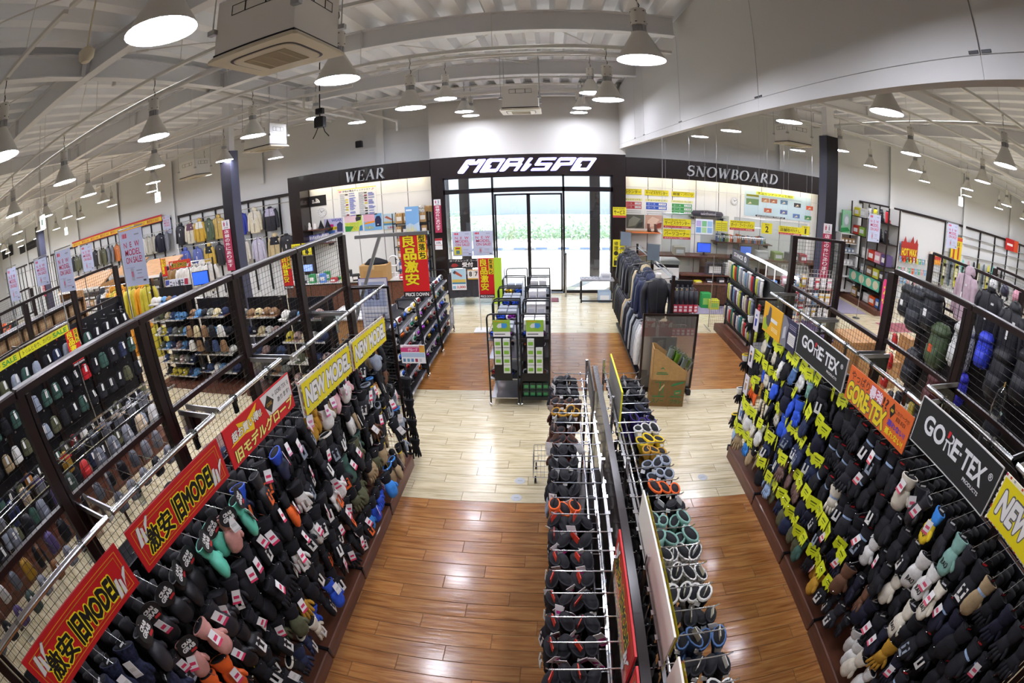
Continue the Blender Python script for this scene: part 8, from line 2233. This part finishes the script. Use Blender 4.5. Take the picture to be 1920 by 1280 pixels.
pb = thing('snowboard_bench', 'purple snowboard laid as a bench beside the wooden crates', 'bench', (6.4, 9.2, 0))
ob('board_seat', MB().loft([(0, 0, .95, .16, .75), (0, 0, .97, .165, .76), (0, 0, .99, .16, .75)], 20, pw=2.6).mesh('board_seat', M_PLAS), pb, col='3f2a52')
for a in (-.5, .46):
    ob('trestle', MB().box(-.02, .02, a, a + .04, 0, .95).box(-.2, .2, a, a + .04, 0, .03).mesh('trestle', M_BLACK), pb)
# tall ski stand sections with items near the column
for k, (x, y) in enumerate(((6.1, 10.2), (6.75, 9.9))):
    t = thing('grid_stand', f'white wire grid stand with hung packets by the dark column, {"close" if k == 0 else "far"} one', 'display rack', (x, y, 0))
    m = MB()
    wires(m, 'y', 0, -.4, .4, .1, 2.3, .1, .1, .005)
    stuff(ob('grid', m.mesh('grid', M_WHITE), t))
    ob('foot', MB().box(-.42, .42, -.25, .25, 0, .05).mesh('foot', M_BLACK), t)
    for q in range(20):
        c, n_ = rr_.choice([('c83a4a', 'red'), ('e0a0b0', 'pink'), ('d8d6d2', 'white'), ('7fb0d8', 'blue'), ('d8b04a', 'gold')])
        p = thing('blister_pack', f'{n_} packet, {ORD[q % 4]} across, {ORD[q // 4]} row down, {"close" if k == 0 else "far"} white grid stand', 'packet', (x - .3 + .2 * (q % 4), y - .04, 2.1 - .38 * (q // 4)), rr_.uniform(-.2, .2), 'packets on the white grid stands')
        ob('card', MB().box(-.08, .08, -.004, .004, -.3, 0).mesh('card', M_CARD), p, col=c)
        ob('blister', MB().loft([(0, -.015, -.26, .055, .02), (0, -.02, -.2, .06, .028), (0, -.015, -.12, .055, .02)], 8, pw=3).mesh('blister', M_PLAS, True), p, col='e6e4e2')
        ob('header', MB().box(-.08, .08, -.006, -.004, -.07, -.01).mesh('header', M_INK), p, col='f0eeea')
# shelf unit with boots, helmets and wax gear, facing the aisle
su = thing('gear_shelf', 'dark-posted gear shelf over a wooden plinth beside the white side wall', 'shelf', (12.6, 15.1, 0))
ob('plinth', MB().cbox(-.2, .7, -1.4, 1.3, 0, .2, .012).mesh('plinth', M_WOODP), su)
for y in (-1.35, .0, 1.25):
    for x in (.0, .65):
        ob('post', MB().box(x - .025, x + .025, y - .025, y + .025, .2, 4.1).mesh('post', M_DARKF), su)
ob('back_board', MB().box(.66, .7, -1.4, 1.3, .2, 4.1).mesh('back_board', M_WALL), su)
for z in (.75, 1.3, 1.9, 2.75, 3.5):
    ob('shelf_board', MB().box(0, .65, -1.35, 1.25, z - .03, z).mesh('shelf_board', M_DARKF), su)
sign('cloth_banner', 'mint green board with cream leaf shapes hung along the gear shelf', 'sign', (12.55, 14.95, 1.08), FR_R, 2.2, .42, '4fae8e', [Pp([(a + .09 * math.cos(2 * PI * q / 10), .5 + .42 * math.sin(2 * PI * q / 10)) for q in range(10)], 'd6cfae') for a in (.15, .42, .66, .88)])
gi = [('8fb04a', 'green', 2.75, 0), ('c83a2a', 'red', 2.75, 0), ('d8d6d2', 'white', 3.5, 0), ('d9cf2a', 'yellow', 3.5, 0), ('3a3a44', 'dark', 1.3, 1.3), ('3a6ab0', 'blue', .22, 0), ('e8622a', 'orange', .22, .75), ('d8d6d2', 'white', .22, .75), ('1b1b20', 'black', .22, .75), ('b08a55', 'brown', .22, 1.9), ('5a4a7a', 'violet', 1.9, 1.9), ('d99aa8', 'pink', 1.9, 1.9), ('c83a2a', 'red and white', 1.9, 1.9), ('d8d6d2', 'white', 1.9, 1.9), ('c9c83a', 'yellow', 1.3, 1.3), ('8a6a44', 'brown', 1.3, 1.3), ('9aa0a8', 'grey', 1.3, 1.3)]
cnt = {}
for k, (c, n_, z, _) in enumerate(gi):
    q = cnt.get(z, 0)
    cnt[z] = q + 1
    carton((12.92 if z < 2.5 else 12.95, 14.0 + q * .45 + (0 if z < 2.5 else 1.75), z), (.4, .36, .36 if z != 1.9 else .42), f'{n_} box on the gear shelf, {ORD[q]} along, {"bottom" if z < 1 else "lower" if z < 1.5 else "middle" if z < 2 else "upper" if z < 3 else "topmost"} board', c, 'f0eeea', rz=-PI / 2, group='boxes on the gear shelf')
for k in range(8):
    z = 2.75 if k < 4 else 3.5
    c, n_ = [('1b1b20', 'black'), ('26262c', 'charcoal'), ('2fae5a', 'black and green'), ('1b1b20', 'black'), ('c8303a', 'dark red'), ('1b1b20', 'black'), ('d9cf2a', 'yellow'), ('d8d6d2', 'white')][k]
    t = thing('ski_boot', f'{n_} ski boot on the {"second" if k < 4 else "top"} board of the gear shelf, {ORD[k % 4]} along', 'boot', (12.72, 13.95 + (k % 4) * .4, z), PI / 2 + .3, 'boots on the gear shelf')
    t.scale = (1.25, 1.25, 1.25)
    ob('shell', MB().loft([(0, -.02, .02, .06, .16), (0, -.02, .09, .062, .15), (0, .03, .17, .06, .085), (0, .05, .3, .065, .08), (0, .05, .36, .06, .075)], 12, pw=2.6).mesh('shell', M_PLAS, True), t, col=c)
    ob('liner', MB().loft([(0, .05, .34, .05, .062), (0, .05, .4, .052, .065)], 10, cap0=False).mesh('liner', M_FAB, True), t, col='2a2a2e')
    ob('sole', MB().box(-.055, .055, -.19, .13, 0, .025).mesh('sole', M_BLACK), t)
    bk_ = MB()
    for z2 in (.1, .2, .28):
        bk_.box(-.066, .066, -.03 if z2 > .15 else -.1, 0, z2, z2 + .018)
    stuff(ob('buckle', stuff_mesh(bk_, 'buckle'), t))
sign('poster', 'green poster with a large disc standing on the white end of the gear shelf', 'poster', (12.3, 16.35, 3.185), FR_F, .55, .95, '8fc09a', [Pp([(.55 + .32 * math.cos(2 * PI * q / 16), .55 + .28 * math.sin(2 * PI * q / 16)) for q in range(16)], 'a9b4b8'), Pp([(.55 + .2 * math.cos(2 * PI * q / 16), .55 + .18 * math.sin(2 * PI * q / 16)) for q in range(16)], 'd6dcdc'), Pp([(0, 0), (1, .1), (.7, .25), (0, .2)], '2f8a4a'), Rr(0, .3, .1, 1, '2f8a4a')])
wc = thing('wall_cabinet', 'white open cabinet with small packets under the green poster', 'cabinet', (12.35, 16.3, 0))
ob('carcass', MB().box(-.5, .5, .15, .2, .3, 2.7).box(-.5, -.46, -.25, .2, .3, 2.7).box(.46, .5, -.25, .2, .3, 2.7).mesh('carcass', M_WHITE), wc)
for z in (.3, .9, 1.4, 1.9, 2.3, 2.68):
    ob('shelf_board', MB().box(-.5, .5, -.25, .2, z, z + .03).mesh('shelf_board', M_WHITE), wc)
for k in range(12):
    carton((12.02 + (k % 4) * .21, 16.2, 2.33 if k < 4 else 1.93 if k < 8 else 1.43), (.15, .2, .2), f'small {("tan", "grey", "white")[k // 4]} packet box in the white open cabinet, {ORD[k % 4]} across', ('a5835a', '8a98a8', 'd8d6d2')[k // 4], 'f0eeea', group='packets in the white cabinet')
sale_banner('pale blue sale banner hung before the gear shelf on the snowboard side', (11.45, 13.32, 3.3), FR_F, .62, .98)
sale_banner('pale blue sale banner over the bindings wall on the snowboard side', (11.78, 9.49, 3.78), FR_F, .62, .72)
for k, (x, y, z1) in enumerate(((11.1, 13.34, 3.82), (11.42, 9.51, 4.16))):
    sd_ = thing('banner_pole', f'thin steel pole arm carrying a pale sale banner on the snowboard side, {"far" if k == 0 else "close"} one', 'sign stand', (x, y, 0))
    ob('pole', MB().tube((0, 0, 0), (0, 0, z1), .014, 6).mesh('pole', M_STEEL), sd_)
    ob('arm', MB().tube((0, 0, z1), (.7, 0, z1), .01, 6).mesh('arm', M_STEEL), sd_)
    ob('foot', MB().lathe([(.16, 0), (.16, .02), (.0005, .02)], 12).mesh('foot', M_STEEL), sd_)
# pink snowboard standing, mats
t = thing('snowboard', 'bright pink graphic snowboard standing at the end of the gear shelf', 'snowboard', M=Matrix.Translation((12.55, 13.35, 0)) @ Matrix.Rotation(-.12, 4, 'X'))
sbp = [(.15 * math.copysign(abs(math.cos(a)) ** .6, math.cos(a)), .75 + .75 * math.copysign(abs(math.sin(a)) ** .9, math.sin(a))) for a in [2 * PI * k / 28 for k in range(28)]]
ob('deck', MB().poly(sbp, -.006, .006).xf(FR_F.to_4x4()).mesh('deck', M_PLAS), t, col='d8407a')
pr = MB()
for k in range(9):
    x, z = rr_.uniform(-.09, .09), rr_.uniform(.2, 1.3)
    pr.add([(x - .04, -.0075, z), (x + .03, -.0075, z - .03), (x + .05, -.0075, z + .05), (x - .02, -.0075, z + .07)], [(0, 1, 2, 3)])
ob('deck_print', pr.mesh('deck_print', M_INK), t, col='e6d83a')
ob('edge', MB().rings([[(x * 1.01, -.007, z * 1.0) for x, z in sbp], [(x * 1.01, .007, z) for x, z in sbp]], False, False).mesh('edge', M_STEEL), t)
for k, (x, y, w, d, lb) in enumerate(((11.4, 15.0, 1.4, 2.2, 'lilac grey mat beside the gear shelf plinth'), (12.6, 12.4, 1.6, 1.0, 'dark red and white mat past the pink snowboard'))):
    t = thing('floor_mat', lb, 'mat', (x, y, .002))
    ob('pile', MB().box(-w / 2, w / 2, -d / 2, d / 2, 0, .008).mesh('pile', M_FAB), t, col=('9a92a4', '9a5a5e')[k])
    ob('hem', MB().box(-w / 2 - .02, w / 2 + .02, -d / 2 - .02, -d / 2, 0, .007).box(-w / 2 - .02, w / 2 + .02, d / 2, d / 2 + .02, 0, .007).mesh('hem', M_FAB), t, col=('77708a', 'c9b9b4')[k])
# wax wall and bindings wall along the front wall
tb_ = thing('wall_rack', 'dark-framed white display wall with shelves beyond the gear shelf', 'wall rack', (21.9, YB - .05, 0))
ob('top_band', MB().box(-8.7, 8.9, -.06, .04, 4.05, 4.17).mesh('top_band', M_DARKF), tb_)
for x in (-6.7, -2.1, -.2, 1.7, 3.6, 5.5, 7.4):
    ob('slotted_upright', MB().box(x - .05, x + .05, -.03, .04, .3, 4.05).mesh('slotted_upright', M_BLACK), tb_)
for z in (1.0, 1.5, 2.0, 2.6, 3.2, 3.6):
    ob('slat_rail', MB().box(-2.1 if z > 2.1 else -6.7, 8.8, -.12, -.02, z, z + .03).mesh('slat_rail', M_STEEL), tb_)
sign('wax_sign', 'dark red flame-cut wax sign with yellow lettering on the white front wall', 'sign', (16.75, YB - .178, 2.28), FR_F, 1.3, .9, 'a8281e', [Pp([(.1, .98), (.2, 1.3), (.3, .98)], 'a8281e'), Pp([(.5, .98), (.66, 1.36), (.75, .98)], 'a8281e'), Pp([(.78, .98), (.9, 1.25), (.98, .98)], 'a8281e'), T('HOT WAX', .05, .3, .95, .66, 'e3d31c', .04), T('ホットワックス', .2, .08, .8, .24, '5a1a12', .02)])
sign('poster', 'white and blue poster with two black prints on the front wall before the wax sign', 'poster', (15.9, YB - .007, 2.4), FR_F, 1.1, .6, 'a9c4e0', [T('RXM', .06, .3, .36, .85, '1c1c22', .04), T('RXR', .44, .3, .74, .85, '1c1c22', .04), Pp([(.8, 0), (1, 0), (1, .6), (.85, .5)], 'd0c8b8')])
yl = sign('poster', 'yellow poster with two red boards on the slatted wall', 'poster', (20.9, YB - .178, 2.85), FR_F, 1.1, 1.3, 'dcc01a', [Rr(0, .84, 1, .98, 'c8502a'), Rr(.2, .1, .36, .6, 'b03a2a'), Rr(.62, .1, .78, .6, 'b03a2a'), T('SALE', .2, .64, .8, .78, '3a2a12', .02)])
sign('poster', 'orange and white sale card low on the slatted wall', 'poster', (19.0, YB - .178, 2.2), FR_F, 1.0, .6, 'e8a03a', [Rr(0, .4, 1, .66, 'c83a3a'), Rr(0, .75, 1, 1, 'efe6d8')])
sign('brand_board', 'red brand board high at the end of the slatted wall', 'sign', (27.8, YB - .2, 3.9), FR_F, 2.0, .7, 'c8201e', [Rr(.1, .4, .55, .6, 'f0e6e2'), Rr(.66, 0, 1, 1, 'e0562a')])
sp = [('8a8c44', 'olive'), ('5a6a72', 'slate'), ('d8d23a', 'yellow'), ('7fd0c0', 'mint'), ('c8a0a0', 'dusty pink'), ('1b1b20', 'black')]
for k in range(12):
    c, n_ = sp[k % 6]
    x = 19.9 + k * .62
    t = thing('snowboard', f'{n_} snowboard standing on the slatted wall, {ORD[k]} along', 'snowboard', M=Matrix.Translation((x, YB - .179, .9)), group='snowboards on the slatted wall')
    ob('deck', MB().poly(sbp, -.006, .006).xf(FR_F.to_4x4()).mesh('deck', M_PLAS), t, col=c)
    ob('deck_print', MB().box(-.08, .08, -.0085, -.007, .5, 1.0).mesh('deck_print', M_INK), t, col=('e6e2d6', '26262c')[k % 2])
    for z in (.38, 1.0):
        ob('binding', MB().cbox(-.09, .09, -.09, -.007, z, z + .14, .02).mesh('binding', M_BLACK), t)
for row, z in enumerate((2.05, 1.55, 1.05)):
    for k in range(14):
        c, n_ = rr_.choice([('e0562a', 'orange'), ('7fb0d8', 'blue'), ('d8d23a', 'yellow'), ('d99aa8', 'pink'), ('d8d6d2', 'white'), ('5ab08a', 'green')])
        p = thing('wax_pack', f'{n_} wax pack, {ORD[k]} along, {("top", "middle", "bottom")[row]} rail of the white wax wall', 'packet', (15.35 + k * .26, YB - .18, z), 0, 'wax packs on the white wall')
        ob('card', MB().box(-.07, .07, -.004, .004, -.3, 0).mesh('card', M_CARD), p, col='e6e4de')
        ob('block', MB().cbox(-.055, .055, -.05, -.004, -.27, -.12, .008).mesh('block', M_PLAS), p, col=c)
        ob('header', MB().box(-.07, .07, -.006, -.004, -.09, -.01).mesh('header', M_INK), p, col=c)
# back side goods of the black-sign gondola seen over the low fence
for k, (x, y, z, c, lb) in enumerate(((4.2, 3.0, 3.1, 'c9c4cc', 'crumpled clear bag clipped on the mesh above the second black board'),)):
    t = thing('clear_bag', lb, 'bag', (3.62, 1.9, 3.0))
    ob('bag', MB().loft([(0, 0, -.16, .03, .06), (0, 0, -.1, .04, .08), (0, 0, .05, .03, .06), (0, 0, .1, .012, .02)], 9).mesh('bag', M_ACRYL), t)
    ob('tie', MB().tube((0, 0, .1), (0, 0, .14), .008, 5).mesh('tie', M_CARD), t, col='d8b04a')
